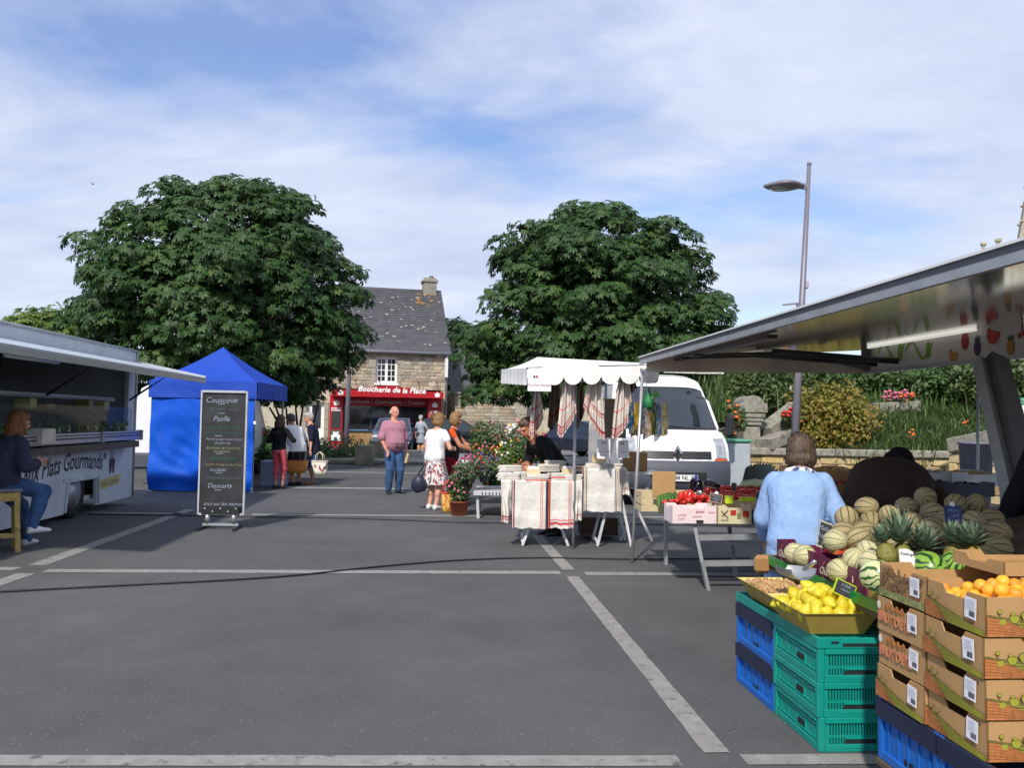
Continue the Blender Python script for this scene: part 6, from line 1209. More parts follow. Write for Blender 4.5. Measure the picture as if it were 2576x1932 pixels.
for p in (A, Cc, B, D): m = MB(); m.tube([L_(p), L_(V((ctr_.x, ctr_.y, P1.z - .12)))], .014, 6); m.build('rib', M_PLBLK, canopy)
def towel(label, x0, x1, y0, y1, Z, scheme, seed, group='towels hung from the canopy', twist=.0):
 """a towel hung by one corner: narrow at the top, folds opening downward to a slanting hem"""
 rd = random.Random(seed); top = z3((x0 + x1) / 2, y0, Z); bot = z3((x0 + x1) / 2, y1, Z); h = top.z - bot.z; w = (z3(x1, y1, Z) - z3(x0, y1, Z)).x
 t = thing('hanging_towel', label, 'towel', (top.x, Z, bot.z), 0, group); m = MB(); nu, nv = 44, 40; rows = []; ph = rd.uniform(0, 6); tip = rd.choice((-1, 1)) * rd.uniform(.2, .5)
 for j in range(nv + 1):
  v = j / nv; row = []; wv = w * (.3 + .75 * v ** .55)
  for i in range(nu + 1):
   u = i / nu - .5; drop = (abs(u - tip) ** 1.3) * .55 * v * h; fold = (.045 * math.sin(u * 15 + ph) + .02 * math.sin(u * 31 + ph * 2 + v * 3)) * (.6 + .4 * v)
   row.append(V((u * wv + .03 * math.sin(v * 5 + ph) * twist, fold, h * (1 - v) + drop)))
  rows.append(row)
 sheet(m, rows); base, st = scheme
 for f in range(len(m.f)):
  j, i = divmod(f, nu); mi = base
  if j in st[0] : mi = st[0][j]
  if i in st[1]: mi = st[1][i]
  m.m[f] = mi
 m.build('cloth', TM, t, smooth=True)
 pg = MB(); pg.box((0, 0, h + .01), (.02, .02, .05)); pg.build('peg', M_WOODY, t); return t
RS = ({33: 1, 35: 2, 37: 1, 22: 2}, {7: 1, 9: 2, 38: 1}); RS2 = ({24: 1, 26: 2, 35: 1, 36: 1, 38: 2}, {5: 1, 8: 2}); PS = ({16: 2, 17: 2, 27: 1, 28: 2, 30: 2, 33: 6, 36: 1, 38: 2}, {16: 2, 18: 1, 20: 2})
towel('grey linen towel with pink and orange stripes hanging before the seller', 590, 700, 360, 745, 10.4, (0, PS), 1)
towel('dim beige towel with one red band behind the paper sign', 735, 850, 290, 690, 11.2, (5, ({28: 1, 29: 1}, {})), 2)
towel('linen towel with red borders at the front pole of the stall', 815, 955, 262, 745, 9.75, (0, RS), 3)
towel('dark striped brown towel behind the front pole', 950, 1025, 330, 690, 11.0, (5, ({30: 3, 33: 3, 36: 3}, {})), 4)
towel('linen towel with red check border in the middle of the stall', 1015, 1175, 255, 755, 9.7, (0, RS2), 5)
towel('linen towel with red stripes next to the hanging packets', 1232, 1395, 275, 765, 9.6, (0, RS), 6)
towel('plain grey towel half hidden behind the right-hand red one', 1330, 1420, 270, 420, 10.3, (5, ({}, {})), 7)
p0, p1 = z3(1172, 450, 10.9), z3(1335, 745, 10.9); t = thing('brown_cloth', 'flat brown cloth hanging at the back of the stall', 'towel', (p0.x, 10.9, p1.z)); m = MB(); drape(m, V((0, 0, 0)), V((p1.x - p0.x, 0, 0)), 0, p0.z - p1.z, .03, 12, 10, 4.4); m.build('cloth', M_LINB, t, smooth=True); m = MB(); m.tube([(-.05, 0, p0.z - p1.z + .01), (p1.x - p0.x + .05, 0, p0.z - p1.z + .01)], .012, 6); m.build('rod', M_WOODY, t)
# trestle tables
def trestle(label, xl, xr, ytop, Z, dep, lab, legs):
 a, b = z3(xl, ytop, Z), z3(xr, ytop, Z); h = (a.z + b.z) / 2 - .03; t = thing('trestle_table', label, 'table', (a.x, Z, 0)); w = b.x - a.x; m = MB(); m.box((w / 2, dep / 2, h - .015), (w, dep, .03), ch=.004); m.build('tabletop', pm('board_%s' % lab, C(170, 150, 120), .7), t)
 for y in (.08, dep - .08):
  for s in (0, 1):
   x0 = legs[0] * w if not s else legs[1] * w; x1 = legs[2] * w if not s else legs[3] * w; m = MB(); m.bar((x0, y + .01 * s, h - .03), (x1, y + .01 * s, .01), .045, .03); m.build('leg', pm('white_leg', C(198, 198, 200), .5) if not bpy.data.materials.get('white_leg') else bpy.data.materials['white_leg'], t)
 m = MB(); m.bar((legs[2] * w, .08, .06), (legs[2] * w, dep - .08, .06), .03, .03); m.build('brace', bpy.data.materials['white_leg'], t)
 return a, w, h
a1, w1, h1 = trestle('white-legged trestle table under the left towel display', 380, 985, 1070, 10.15, .8, 'l', (.55, .56, .27, .86))
a2, w2, h2 = trestle('white-legged trestle table under the right towel display', 1000, 1300, 985, 10.2, .7, 'r', (.85, .9, .42, 1.3))
m = MB()
def cloth_panel(label, x0, x1, y0, y1, Z, scheme, seed, wob=.03, back=None, skew=0.0):
 a, b = z3(x0, y0, Z), z3(x1, y0, Z); c = z3(x0, y1, Z); t = thing('draped_towel', label, 'towel', (a.x, Z, c.z), 0, 'towels draped over the stall tables'); m = MB(); nu, nv = 48, 32; rows = []; w = b.x - a.x; h = a.z - c.z
 for j in range(nv + 3):
  v = max(0, j - 2) / nv; row = []
  for i in range(nu + 1):
   u = i / nu; y = -wob * (.4 * math.sin(u * 9 + seed) + mnoise.noise(V((u * 3 + seed, v * 3, 0)))) * v - .005 if j >= 2 else (2 - j) * .08; row.append(V((u * w + skew * v * w, y, h * (1 - v) + (.012 if j < 2 else 0) + .02 * mnoise.noise(V((u * 5, seed, 0))) * v)))
  rows.append(row)
 sheet(m, rows); base, st = scheme
 for f in range(len(m.f)):
  j, i = divmod(f, nu); mi = base
  if j in st[0]: mi = st[0][j]
  if i in st[1]: mi = st[1][i]
  m.m[f] = mi
 return m.build('cloth', TM, t, smooth=True)
cloth_panel('pale towel with navy and red side stripes over the left table front', 455, 735, 1075, 1440, 10.1, (4, ({}, {0: 3, 2: 1, 3: 3, 38: 2, 40: 2, 45: 3, 46: 3, 47: 3})), 1)
cloth_panel('pale towel with red checked hem over the left table front', 738, 935, 1080, 1440, 10.08, (4, ({28: 2, 30: 1, 31: 2}, {0: 6, 1: 1, 2: 1, 3: 1, 38: 1, 40: 2, 42: 1})), 2)
cloth_panel('white towel falling in folds at the left table corner', 370, 460, 1075, 1395, 10.12, (4, ({29: 1, 31: 2}, {40: 3, 42: 3})), 3, .10, skew=.1)
cloth_panel('white towel corner hanging at the right end of the left table', 935, 995, 1075, 1380, 10.12, (4, ({29: 2}, {})), 4, .10)
cloth_panel('pale embossed towel with striped edges over the right table front', 1005, 1300, 985, 1310, 10.15, (4, ({}, {0: 3, 2: 6, 4: 3, 40: 3, 42: 3, 44: 6, 46: 3})), 5)
cloth_panel('white towel slipping off the right table beside the pole', 1285, 1345, 985, 1180, 10.25, (4, ({26: 2}, {})), 6, .06, skew=.3)
# printed motif on the right towel
q = z3(1150, 1130, 10.10); t = bpy.data.objects[-1] if False else None
# stacks of folded towels
def stack(label, xc, yb, Z, w, n, seed, dy=.2):
 p = z3(xc, yb, Z); rd = random.Random(seed); t = thing('towel_stack', label, 'towels', (p.x, Z, p.z), rd.uniform(-.25, .25), 'stacks of folded towels on the stall')
 z = 0
 for k in range(n):
  h = rd.uniform(.014, .022); m = MB(); rows = []
  m.box((0, 0, z + h / 2), (w * rd.uniform(.93, 1), dy * rd.uniform(.95, 1), h), ch=h * .42, rot=Matrix.Rotation(rd.uniform(-.05, .05), 3, 'Z')); m.v = [(x + rd.uniform(-.004, .004) + .01 * math.sin(k * 2.1), y + .006 * math.sin(k * 3.3), zz + .006 * mnoise.noise(V((x * 9, y * 9, k)))) for x, y, zz in m.v]
  m.build('folded_towel', TM[rd.choice((0, 4, 0, 4, 0, 4, 0, 2))] if k < n - 1 else TM[rd.choice((4, 4, 0))], t, smooth=True); z += h
 return t
for k, (xc, yb, Z, w, n, lab) in enumerate([(440, 1000, 10.5, .30, 4, 'rear left stack of folded towels at the end of the left table'), (430, 1068, 10.25, .28, 5, 'front left stack of folded towels with a pink top'), (520, 1062, 10.3, .26, 5, 'stack of grey towels beside the pink topped one'), (650, 1085, 10.2, .30, 5, 'stack of towels jutting over the left table front'), (720, 1000, 10.6, .3, 5, 'rear stack of towels in front of the seller'), (790, 985, 10.7, .26, 6, 'tallest rear stack of towels by the front pole'), (815, 1075, 10.25, .28, 5, 'stack of pale towels before the second wooden holder'), (925, 1080, 10.25, .26, 5, 'stack of red edged towels at the right end of the left table'), (1010, 1000, 10.45, .24, 4, 'stack of checked towels at the left of the right table'), (1110, 1000, 10.4, .3, 5, 'stack of towels in the middle of the right table'), (1230, 990, 10.4, .26, 4, 'stack of towels at the right of the right table')]): stack(lab, xc, yb, Z, w, n, 50 + k)
def holder(label, xc, yc, Z):
 p = z3(xc, yc, Z); t = thing('card_holder', label, 'holder', (p.x, Z, p.z)); w = .16; m = MB(); m.box((0, 0, .045), (w, .02, .09)); m.box((0, .09, .045), (w, .02, .09)); m.build('panel', pm('pale_wood', C(212, 190, 150), .6) if not bpy.data.materials.get('pale_wood') else bpy.data.materials['pale_wood'], t); m = MB(); m.box((0, .045, .01), (w, .07, .02)); m.build('base', bpy.data.materials['pale_wood'], t); m = MB(); m.box((0, .035, .07), (w - .03, .03, .1)); m.build('cards', M_WHITE, t)
holder('pale wooden card holder between the front towel stacks', 620, 1042, 10.2); holder('pale wooden card holder by the front pole', 893, 1040, 10.2); holder('pale wooden card holder on the right table', 1130, 935, 10.35)
# paper signs
M_PAPER = pm('paper', (.80, .80, .82), .7, var=.03); M_FB = pm('flag_blue', C(40, 50, 120), .6); M_FR = pm('flag_red', C(190, 40, 50), .6); M_INKR = pm('red_ink', C(150, 50, 90), .6)
def paper(label, x0, x1, y0, y1, Z, lines, tilt=0.0):
 a, b = z3(x0, y0, Z), z3(x1, y1, Z); c = (a + b) / 2; t = thing('paper_sign', label, 'sign', c, 0, 'paper signs on the towel stall'); w, h = b.x - a.x, a.z - b.z; Rm = Matrix.Rotation(tilt, 3, 'Y'); m = MB(); m.box((0, 0, 0), (w, .004, h), rot=Rm); s_ = m.build('sheet', M_PAPER, t)
 for k, mt in enumerate((M_FB, M_FR)): m = MB(); m.box(Rm @ V(((-.22 + .11 * k) * w if lines[0] != 'c' else (-.1 + .2 * k) * w, -.0035, h * .33)), (w * .08, .003, h * .14), rot=Rm); m.build('flag_band', mt, s_)
 for k, tx in enumerate(lines[1:]): text('lettering', tx, w * .155, M_INKR, s_, Rm @ V((0, -.004, -h * (.12 + .2 * k) if len(lines) > 2 else -h * .15)), Rm @ V((1, 0, 0)), Rm @ V((0, 0, 1)), .15)
paper('white paper sign with a small flag clipped to the canopy edge', 577, 755, 245, 383, 9.62, ['l', 'Torchon français']); paper('bluish paper sign with red print in front of the brown cloth', 1112, 1212, 755, 905, 10.0, ['c', 'Torchon français', '8 Euros', 'les deux pour 15']); paper('tilted white paper sign with two flag bands', 1262, 1355, 760, 900, 9.95, ['c', 'Torchon'], R(-4))
# boxes under and behind the tables
def carton(label, x0, x1, y0, y1, Z, d, col, name='cardboard_box'):
 a, b = z3(x0, y0, Z), z3(x1, y1, Z); t = thing(name, label, 'box', ((a.x + b.x) / 2, Z + d / 2, max(b.z, 0))); w, h = b.x - a.x, a.z - max(b.z, 0); m = MB(); m.box((0, 0, h / 2), (w, d, h), ch=.004); mt = pm('card_%d' % int(x0), col, .8, var=.12); m.build('body', mt, t); m = MB(); m.box((0, -d / 2 - .001, h * .55), (w * .22, .003, h * .16)); m.build('hand_hole', M_DARK, t); m = MB(); m.box((0, 0, h + .002), (w * .98, .05, .003)); m.build('tape', pm('tape_%d' % int(x0), C(180, 150, 110), .4), t)
carton('brown cardboard box beside the right-hand pole', 1340, 1500, 855, 1000, 10.6, .4, C(166, 128, 84)); carton('dark brown box on the ground under the right table', 985, 1275, 1360, 1500, 10.9, .4, C(70, 56, 46))
t = thing('box_stand', 'low dark stand under the cardboard box', 'stand', (z3(1420, 1000, 10.8).x, 10.8, 0)); zb_ = z3(1420, 1000, 10.6).z; m = MB(); m.box((0, 0, zb_ - .02), (.5, .42, .03)); m.build('top', M_CANV, t)
for x, x2 in ((-.2, .22), (.2, -.22)): m = MB(); m.bar((x, .01 * x2, 0.01), (x2, .01 * x2, zb_ - .04), .04, .03); m.build('leg', bpy.data.materials['white_leg'], t)
# packets hanging on the right pole
pc = z3(1510, 440, 9.35); t = thing('packet_bundle', 'bundle of printed plastic packets hanging from the right pole', 'packets', pc); rd = random.Random(31); hb_ = pc.z - z3(1510, 780, 9.35).z
M_PK = [pm('packet_%d' % i, c, .25, var=.7, scale=14, dirt=(d_, .5, 9)) for i, (c, d_) in enumerate([(C(40, 110, 170), C(230, 220, 200)), (C(220, 200, 190), C(226, 150, 40)), (C(230, 190, 60), C(40, 60, 80)), (C(60, 90, 60), C(220, 170, 60)), (C(200, 205, 210), C(50, 70, 90))])]
for i in range(13):
 x = -.19 + .031 * i; L0_ = hb_ * rd.uniform(.82, 1.0); y = rd.uniform(-.07, .07); m = MB(); rows = [[V((x - .03, y - .05, -.05)), V((x + .02, y + .05, -.03))], [V((x - .045, y - .06, -L0_ * .5)), V((x + .03, y + .06, -L0_ * .5))], [V((x - .04, y - .06, -L0_)), V((x + .035, y + .06, -L0_ + .03))]]; sheet(m, rows); m.build('packet', M_PK[i % 5], t)
m = MB(); m.tube([(0, 0, -.05), (-.03, 0, .16), (0, 0, .3)], .006, 5); m.build('hook', M_ALU, t); m = MB(); m.lathe([(.01, .12), (.05, .0), (.085, -.08), (.03, -.12)], 12); m.build('green_bag', pm('green_net', C(26, 110, 60), .6, var=.3), t, smooth=True); m = MB(); m.prism([(-.05, 0), (.06, .02), (0, .1)], (.05, -.14, .0), (1, 0, 0), (0, 0, 1), .006); m.build('tag', pm('tag_green', C(90, 160, 70), .6), t)
# ================================================================== flower stand
FT0 = V((z3(183, 1345, 13.0).x, 13.0, 0)); M_TRAY = pm('grey_tray', C(186, 188, 190), .5, var=.08)
th = z3(180, 1150, 13.0).z; fs = thing('flower_table', 'grey slatted table of the flower stand', 'table', FT0); m = MB(); m.box((.62, .45, th - .035), (1.35, 1.1, .07), ch=.008); m.build('tray', M_TRAY, fs)
for x in (0.0, 1.2):
 for y in (0.0, .9): m = MB(); m.bar((x + .02, y, 0), (x, y, th - .05), .04, .04); m.build('leg', M_TRAY, fs)
for i in range(22): m = MB(); m.box((.08 + i * .052, -.1015, th - .035), (.016, .004, .045)); m.build('slot', M_PLBLK, fs)
bx_ = at(1035 * K, 996 * K, 14.6); bh = bx_.z; t = thing('white_bench', 'white bench carrying the taller flower pots', 'bench', (bx_.x, 14.6, 0)); m = MB(); m.box((.5, .2, bh - .03), (1.7, .5, .06), ch=.01); m.build('seat', M_WHITE, t)
for x in (-.25, 1.25): m = MB(); m.box((x, .2, (bh - .06) / 2), (.06, .4, bh - .06)); m.build('leg', M_WHITE, t)
M_POT = pm('black_pot', (.02, .02, .022), .5); M_TERRA = pm('terracotta', C(156, 84, 60), .8, var=.15); M_LIME = leafmat('lime_leaf', [(.07, .13, .02), (.12, .19, .03), (.18, .24, .06)], .5, .35); M_GREYL = leafmat('grey_leaf', [(.07, .12, .05), (.11, .16, .08), (.16, .2, .12)], .6, .25)
def plant(label, px, pyb, Z, r, n, size, mat, seed, fl=None, pot=M_POT, pr=.07, zbase=None):
 p = at(px * K, pyb * K, Z); z = p.z if zbase is None else zbase; t = thing('potted_plant', label, 'plant', (p.x, Z, z), 0, 'potted plants of the flower stand')
 m = MB(); ph = pr * 1.5; m.lathe([(pr * .75, 0), (pr, ph), (pr * 1.08, ph), (pr * 1.08, ph - .015)], 12); m.build('pot', pot, t, smooth=True)
 rg = np.random.default_rng(seed); u = rg.normal(0, 1, (n, 3)); u /= np.linalg.norm(u, axis=1, keepdims=True); P = u * np.array(r) * rg.uniform(.3, 1, (n, 1)) ** .5 + [0, 0, ph + r[2] * .75]; P[:, 2] = np.maximum(P[:, 2], ph * .6)
 mobj('foliage', leaves_mesh('foliage', OVAL_V, OVAL_F, P, rot_frames(u + [0, 0, .4] + rg.normal(0, .5, (n, 3)), u + rg.normal(0, .5, (n, 3)), np.zeros(n)), rg.uniform(.6, 1.3, n) * size, rg.uniform(0, 1, n), mat), t)
 m = MB()
 for k in range(7): e = V(P[k]); m.tube([(0, 0, ph * .8), e * V((.5, .5, .6)).x if False else (e.x * .4, e.y * .4, ph + (e.z - ph) * .6), e], .004, 4)
 tag(m.build('stems', M_TWIG, t), kind='stuff')
 for fm, fn, fs_ in (fl or []):
  m = MB(); idx = rg.integers(0, n, fn)
  for i in idx:
   q = V(P[i]) * 1.0; q.z += .03 + (r[2] * .15 if q.z > ph + r[2] * .6 else 0); q.y -= .02
   for k in range(4): m.ell(q + V((fs_ * .6 * math.cos(k * 1.57 + i), -.2 * fs_ * k % 2, fs_ * .6 * math.sin(k * 1.57 + i))), (fs_ * .6, fs_ * .35, fs_ * .6), nu=6, nv=4)
  tag(m.build('blossom', FL[fm], t, smooth=True), kind='stuff')
 return t
PL = [('pink geranium in a terracotta pot at the left end of the flower stand', 992, 1078, 13.3, (.17, .16, .32), 420, .075, M_MIDLEAF, [('pink', 26, .03)], M_TERRA, .15, 0),
      ('trailing grey-green fuchsia drooping over the table corner', 1012, 1050, 13.05, (.22, .2, .17), 520, .045, M_GREYL, [('magenta', 8, .018)], M_POT, .08, None),
      ('mixed purple and red verbena at the front of the flower table', 1046, 1042, 13.15, (.22, .18, .16), 420, .05, M_GREYL, [('purple', 22, .022), ('red', 10, .022)], M_POT, .08, None),
      ('orange and pink dwarf flowers behind the purple verbena', 1050, 1032, 13.55, (.26, .2, .2), 420, .05, M_MIDLEAF, [('orange', 14, .026), ('pink', 14, .026)], M_POT, .08, None),
      ('bright green leafy plant at the right of the front row', 1085, 1042, 13.15, (.18, .16, .13), 420, .055, M_LIME, None, M_POT, .08, None),
      ('pale yellow and white coleus beside the towel stacks', 1100, 1030, 13.45, (.22, .2, .22), 460, .065, M_LIME, [('white', 12, .028), ('yellow', 10, .026)], M_POT, .08, None),
      ('bright green feathery plant with orange flowers before the seller', 1140, 1030, 13.4, (.26, .22, .3), 800, .05, M_LIME if False else M_MIDLEAF, [('orange', 14, .022)], M_POT, .09, None),
      ('white and pink flowers in the second row beside the seller', 1120, 1008, 13.9, (.28, .22, .3), 600, .05, M_MIDLEAF, [('white', 14, .026), ('pink', 12, .026), ('yellow', 8, .02)], M_POT, .09, None),
      ('airy green plant in a black pot on the left of the white bench', 1040, 994, 14.6, (.22, .2, .3), 620, .05, M_MIDLEAF, [('orange', 5, .02)], M_POT, .09, None),
      ('second airy green plant in a black pot on the white bench', 1072, 994, 14.6, (.22, .2, .3), 620, .05, M_GREYL, [('pink', 5, .02)], M_POT, .09, None),
      ('tall canna with orange-red flowers rising left of the bench', 1066, 975, 15.2, (.30, .3, .44), 560, .085, M_MIDLEAF, [('orange', 9, .04)], M_POT, .1, .25),
      ('tall leafy plant with red and pink flowers in the middle of the stand', 1098, 975, 15.4, (.38, .3, .44), 620, .085, M_MIDLEAF, [('orange', 5, .035), ('magenta', 5, .026)], M_POT, .1, .25),
      ('tall grey lavender sage at the back of the flower stand', 1120, 975, 15.3, (.42, .3, .40), 900, .05, M_GREYL, [('purple', 16, .018)], M_POT, .1, .25),
      ('wispy grass-like plant behind the seller', 1160, 975, 15.0, (.36, .3, .45), 800, .05, M_GREYL, None, M_POT, .1, .25)]
for k, a in enumerate(PL): plant(a[0], a[1], a[2], a[3], tuple((1 if k < 2 else 1.05) * x for x in a[4]), int(a[5] * 1.5), a[6], a[7], 70 + k, [(f, n * 2, s * 1.25) for f, n, s in a[8] or []], a[9], a[10], a[11])
for k, (x, y0, y1, Z) in enumerate([(1014, 1045, 1000, 12.95), (1080, 1010, 985, 14.0), (1155, 975, 945, 14.6)]): a, b = at(x * K, y0 * K, Z), at((x + 14) * K, y1 * K, Z); t = thing('plant_label', ['pale plant label stick in the front trays', 'pale plant label on the bench plants', 'pale plant label beside the seller'][k], 'label', a); m = MB(); m.bar((0, 0, 0), b - a, .02, .004); m.build('stick', FL['yellow'] if k == 0 else M_WHITE, t); m = MB(); m.bar(b - a, (b - a) * 1.12 + V((.04, 0, .03)), .05, .005); m.build('tab', M_WHITE, t)
# the plant in the woman's hands
hw = rwom.matrix_basis @ rj['wr'][1]; hw2 = rwom.matrix_basis @ rj['wr'][-1]; c = (hw + hw2) / 2 + V((.12, -.0, -.05)); t = plant('small leafy plant in a black pot held by the woman in dark red trousers', 1, 1, 5, (.13, .13, .1), 260, .06, M_GREYL, 99, None, M_POT, .07, 0); t.location = c; t['group'] = 'potted plants of the flower stand'
# ================================================================== bags and things carried
def wicker(label, loc, rz, L0_, W_, H_, mat, mat2, handles=True, name='wicker_basket'):
 t = thing(name, label, 'basket' if 'wicker' in name else 'bag', loc, rz); rows = []
 for z, f in ((0, .78), (.0, .8), (H_ * .3, .9), (H_ * .7, .98), (H_, 1.0)): rows.append([V((L0_ / 2 * f * math.copysign(abs(math.cos(x)) ** .6, math.cos(x)), W_ / 2 * f * math.copysign(abs(math.sin(x)) ** .6, math.sin(x)), z)) for x in [2 * math.pi * k / 24 for k in range(24)]])
 m = MB(); m.loft(rows, caps=False); m.poly(rows[0][::-1]); m.build('bag_body', mat, t, smooth=True); m = MB(); m.tube(rows[-1] + [rows[-1][0]], .012, 6); m.build('rim_band', mat2, t, smooth=True)
 if handles:
  for q in (-1, 1): m = MB(); m.tube([V((-.09, q * W_ * .42, H_)), V((-.07, q * W_ * .3, H_ + .14)), V((0, q * W_ * .1, H_ + .2)), V((.07, q * W_ * .3, H_ + .14)), V((.09, q * W_ * .42, H_))], .009, 6); m.build('handle', mat2, t, smooth=True)
 return t
M_WICK = pm('wicker', C(190, 124, 54), .7, var=.35, scale=24, bump=.7, bscale=60); M_LEATH = pm('tan_leather', C(110, 66, 36), .5)
h = bwom.matrix_basis @ bj['wr'][1]; p = at(640 * K, 1018 * K, h.y - .1); wicker('big tan wicker basket held by the woman in the white blouse', (p.x, p.y, at(640 * K, 1021 * K, h.y - .1).z), .1, .5, .26, .27, M_WICK, M_LEATH)
h = gwom.matrix_basis @ wj['wr'][1]; p = at(690 * K, 1026 * K, h.y - .05); M_TOTE = printed('tote_print', [C(226, 222, 212)] * 7 + [C(170, 90, 90), C(196, 180, 120), C(110, 60, 60)], 16); wicker('cream tote bag with small printed motifs hanging from the navy cardigan woman', (p.x, p.y, p.z), -.1, .36, .16, .30, M_TOTE, pm('cream_strap', C(206, 196, 170), .7), name='tote_bag')
p = at(968 * K, 1104 * K, 13.75); M_STRAW = printed('straw_weave', [C(214, 150, 60), C(222, 182, 90), C(196, 96, 60), C(226, 190, 110)], 40); wicker('yellow and red woven shopping bag standing on the ground by the skirt', (p.x, 13.75, 0), .2, .24, .2, .31, M_STRAW, pm('red_rim', C(200, 60, 50), .7), name='shopping_bag')
hb = wwom.matrix_basis @ pj['sh'][-1]; p = at(905 * K, 1045 * K, 14.1); t = thing('handbag', 'slouchy navy handbag hanging at the side of the patterned skirt', 'bag', (p.x, 14.1, p.z - .13)); m = MB(); m.ell((0, 0, .13), (.14, .09, .15), nu=16, nv=10); m.v = [(x * (1.1 - .4 * z / .3), y, z + .015 * mnoise.noise(V((x * 14, y * 14, z * 14)))) for x, y, z in m.v]; m.build('pouch', pm('navy_leather', C(36, 40, 62), .5, var=.15), t, smooth=True); m = MB(); lo = V((p.x, 14.1, p.z - .13)); m.tube([V((-.03, 0, .26)), (hb - lo) * .5 + V((-.02, 0, .1)), hb - lo + V((0, -.02, .04)), (hb - lo) * .5 + V((.05, .05, .1)), V((.04, .02, .26))], .012, 6); m.build('strap', M_PLBLK, t, smooth=True)
h = mman.matrix_basis @ mj['wr'][1]; t = thing('wallet', 'pale folded paper wrap in the hand of the balding man', 'packet', h + V((.02, -.03, -.2))); m = MB(); m.box((0, 0, .06), (.05, .12, .2), rot=Matrix.Rotation(.25, 3, 'Y'), ch=.018); m.build('wrap', pm('paper_wrap', C(206, 188, 150), .7), t); m = MB(); m.box((-.002, -.04, .06), (.052, .025, .17), rot=Matrix.Rotation(.25, 3, 'Y'), ch=.005); m.build('fold', M_WOODY, t)
h = far.matrix_basis @ fj['wr'][-1]; wicker('pink and white checked shopping bag carried by the far woman in grey', (h.x - .12, h.y, h.z - .55), 0, .5, .26, .36, printed('check_print', [C(232, 220, 226), C(200, 90, 120), C(236, 226, 230), C(120, 40, 70)], 14), M_PLBLK, name='checked_bag')
h = girl.matrix_basis @ gj['wr'][1]; t = thing('plastic_bag', 'white plastic bag crumpled between the girl and the woman in white', 'bag', h + V((.1, .02, -.34))); m = MB(); m.ell((0, 0, .17), (.13, .09, .2), nu=18, nv=12); m.v = [(x + .05 * mnoise.noise(V((x * 12, y * 12, z * 12))), y + .04 * mnoise.noise(V((x * 12, y * 12 + 5, z * 12))), z) for x, y, z in m.v]; m.build('film', pm('white_film', (.78, .8, .84), .35, var=.05), t); m = MB(); m.tube([(0, 0, .34), (-.05, 0, .42)], .012, 5); m.build('handle', bpy.data.materials['white_film'], t)
# ================================================================== produce helpers
FS = Fr((0, 0, 0), SQ)                     # the stall's frame: x across the square, y along it
def fs(p): return FS.I @ V(p)
def put(o, p, rz=0.0): o.location = p; o.rotation_euler = (0, 0, rz); return o
def fruit_mat(name, cols, rough=.4, stripes=None, bump=.15, bscale=60, scale=8):
 """skin colour per object, optional meridian stripes"""
 m = pm(name, cols[0], rough, var=.15, scale=scale, bump=bump, bscale=bscale, cols=cols)
 if stripes:
  t = m.node_tree; p = t.nodes['Principled BSDF']; src = p.inputs['Base Color'].links[0].from_socket; co = t.nodes.new('ShaderNodeTexCoord').outputs['Object']
  nz = t.nodes.new('ShaderNodeTexNoise'); nz.inputs['Scale'].default_value = stripes[4]; t.links.new(co, nz.inputs['Vector']); va = t.nodes.new('ShaderNodeVectorMath'); va.operation = 'MULTIPLY_ADD'; t.links.new(nz.outputs['Color'], va.inputs[0]); va.inputs[1].default_value = (stripes[3],) * 3; t.links.new(co, va.inputs[2])
  g = t.nodes.new('ShaderNodeTexGradient'); g.gradient_type = 'RADIAL'; t.links.new(va.outputs[0], g.inputs[0]); mu = t.nodes.new('ShaderNodeMath'); mu.operation = 'MULTIPLY'; t.links.new(g.outputs['Fac'], mu.inputs[0]); mu.inputs[1].default_value = stripes[1]
  pp = t.nodes.new('ShaderNodeMath'); pp.operation = 'PINGPONG'; t.links.new(mu.outputs[0], pp.inputs[0]); pp.inputs[1].default_value = .5; mr = t.nodes.new('ShaderNodeMapRange'); t.links.new(pp.outputs[0], mr.inputs[0]); mr.inputs[1].default_value = stripes[2]; mr.inputs[2].default_value = stripes[2] + .09; mr.inputs[3].default_value = 1; mr.inputs[4].default_value = 0
  mx = t.nodes.new('ShaderNodeMix'); mx.data_type = 'RGBA'; t.links.new(mr.outputs[0], mx.inputs[0]); t.links.new(src, mx.inputs[6]); mx.inputs[7].default_value = (*stripes[0], 1); t.links.new(mx.outputs[2], p.inputs['Base Color'])
 return m
M_MELON = fruit_mat('shaded_melon_rind', [C(156, 138, 98), C(166, 150, 108), C(146, 130, 88), C(174, 156, 116)], .6, (C(70, 74, 46), 10, .045, .0, 3.0), .5, 110)  # heap rind colour lowered so that it carries the shade on the heap
M_MELONP = fruit_mat('pale_melon_rind', [C(186, 178, 132), C(196, 188, 146)], .6, (C(120, 130, 84), 10, .04, .0, 3.0), .4, 110)
M_WMEL = fruit_mat('watermelon_rind', [C(126, 164, 56), C(140, 176, 62)], .35, (C(30, 70, 26), 9, .16, .06, 14.0), .05); M_WMELY = fruit_mat('pale_watermelon_rind', [C(176, 186, 76)], .35, (C(44, 84, 30), 8, .12, .06, 16.0), .05)
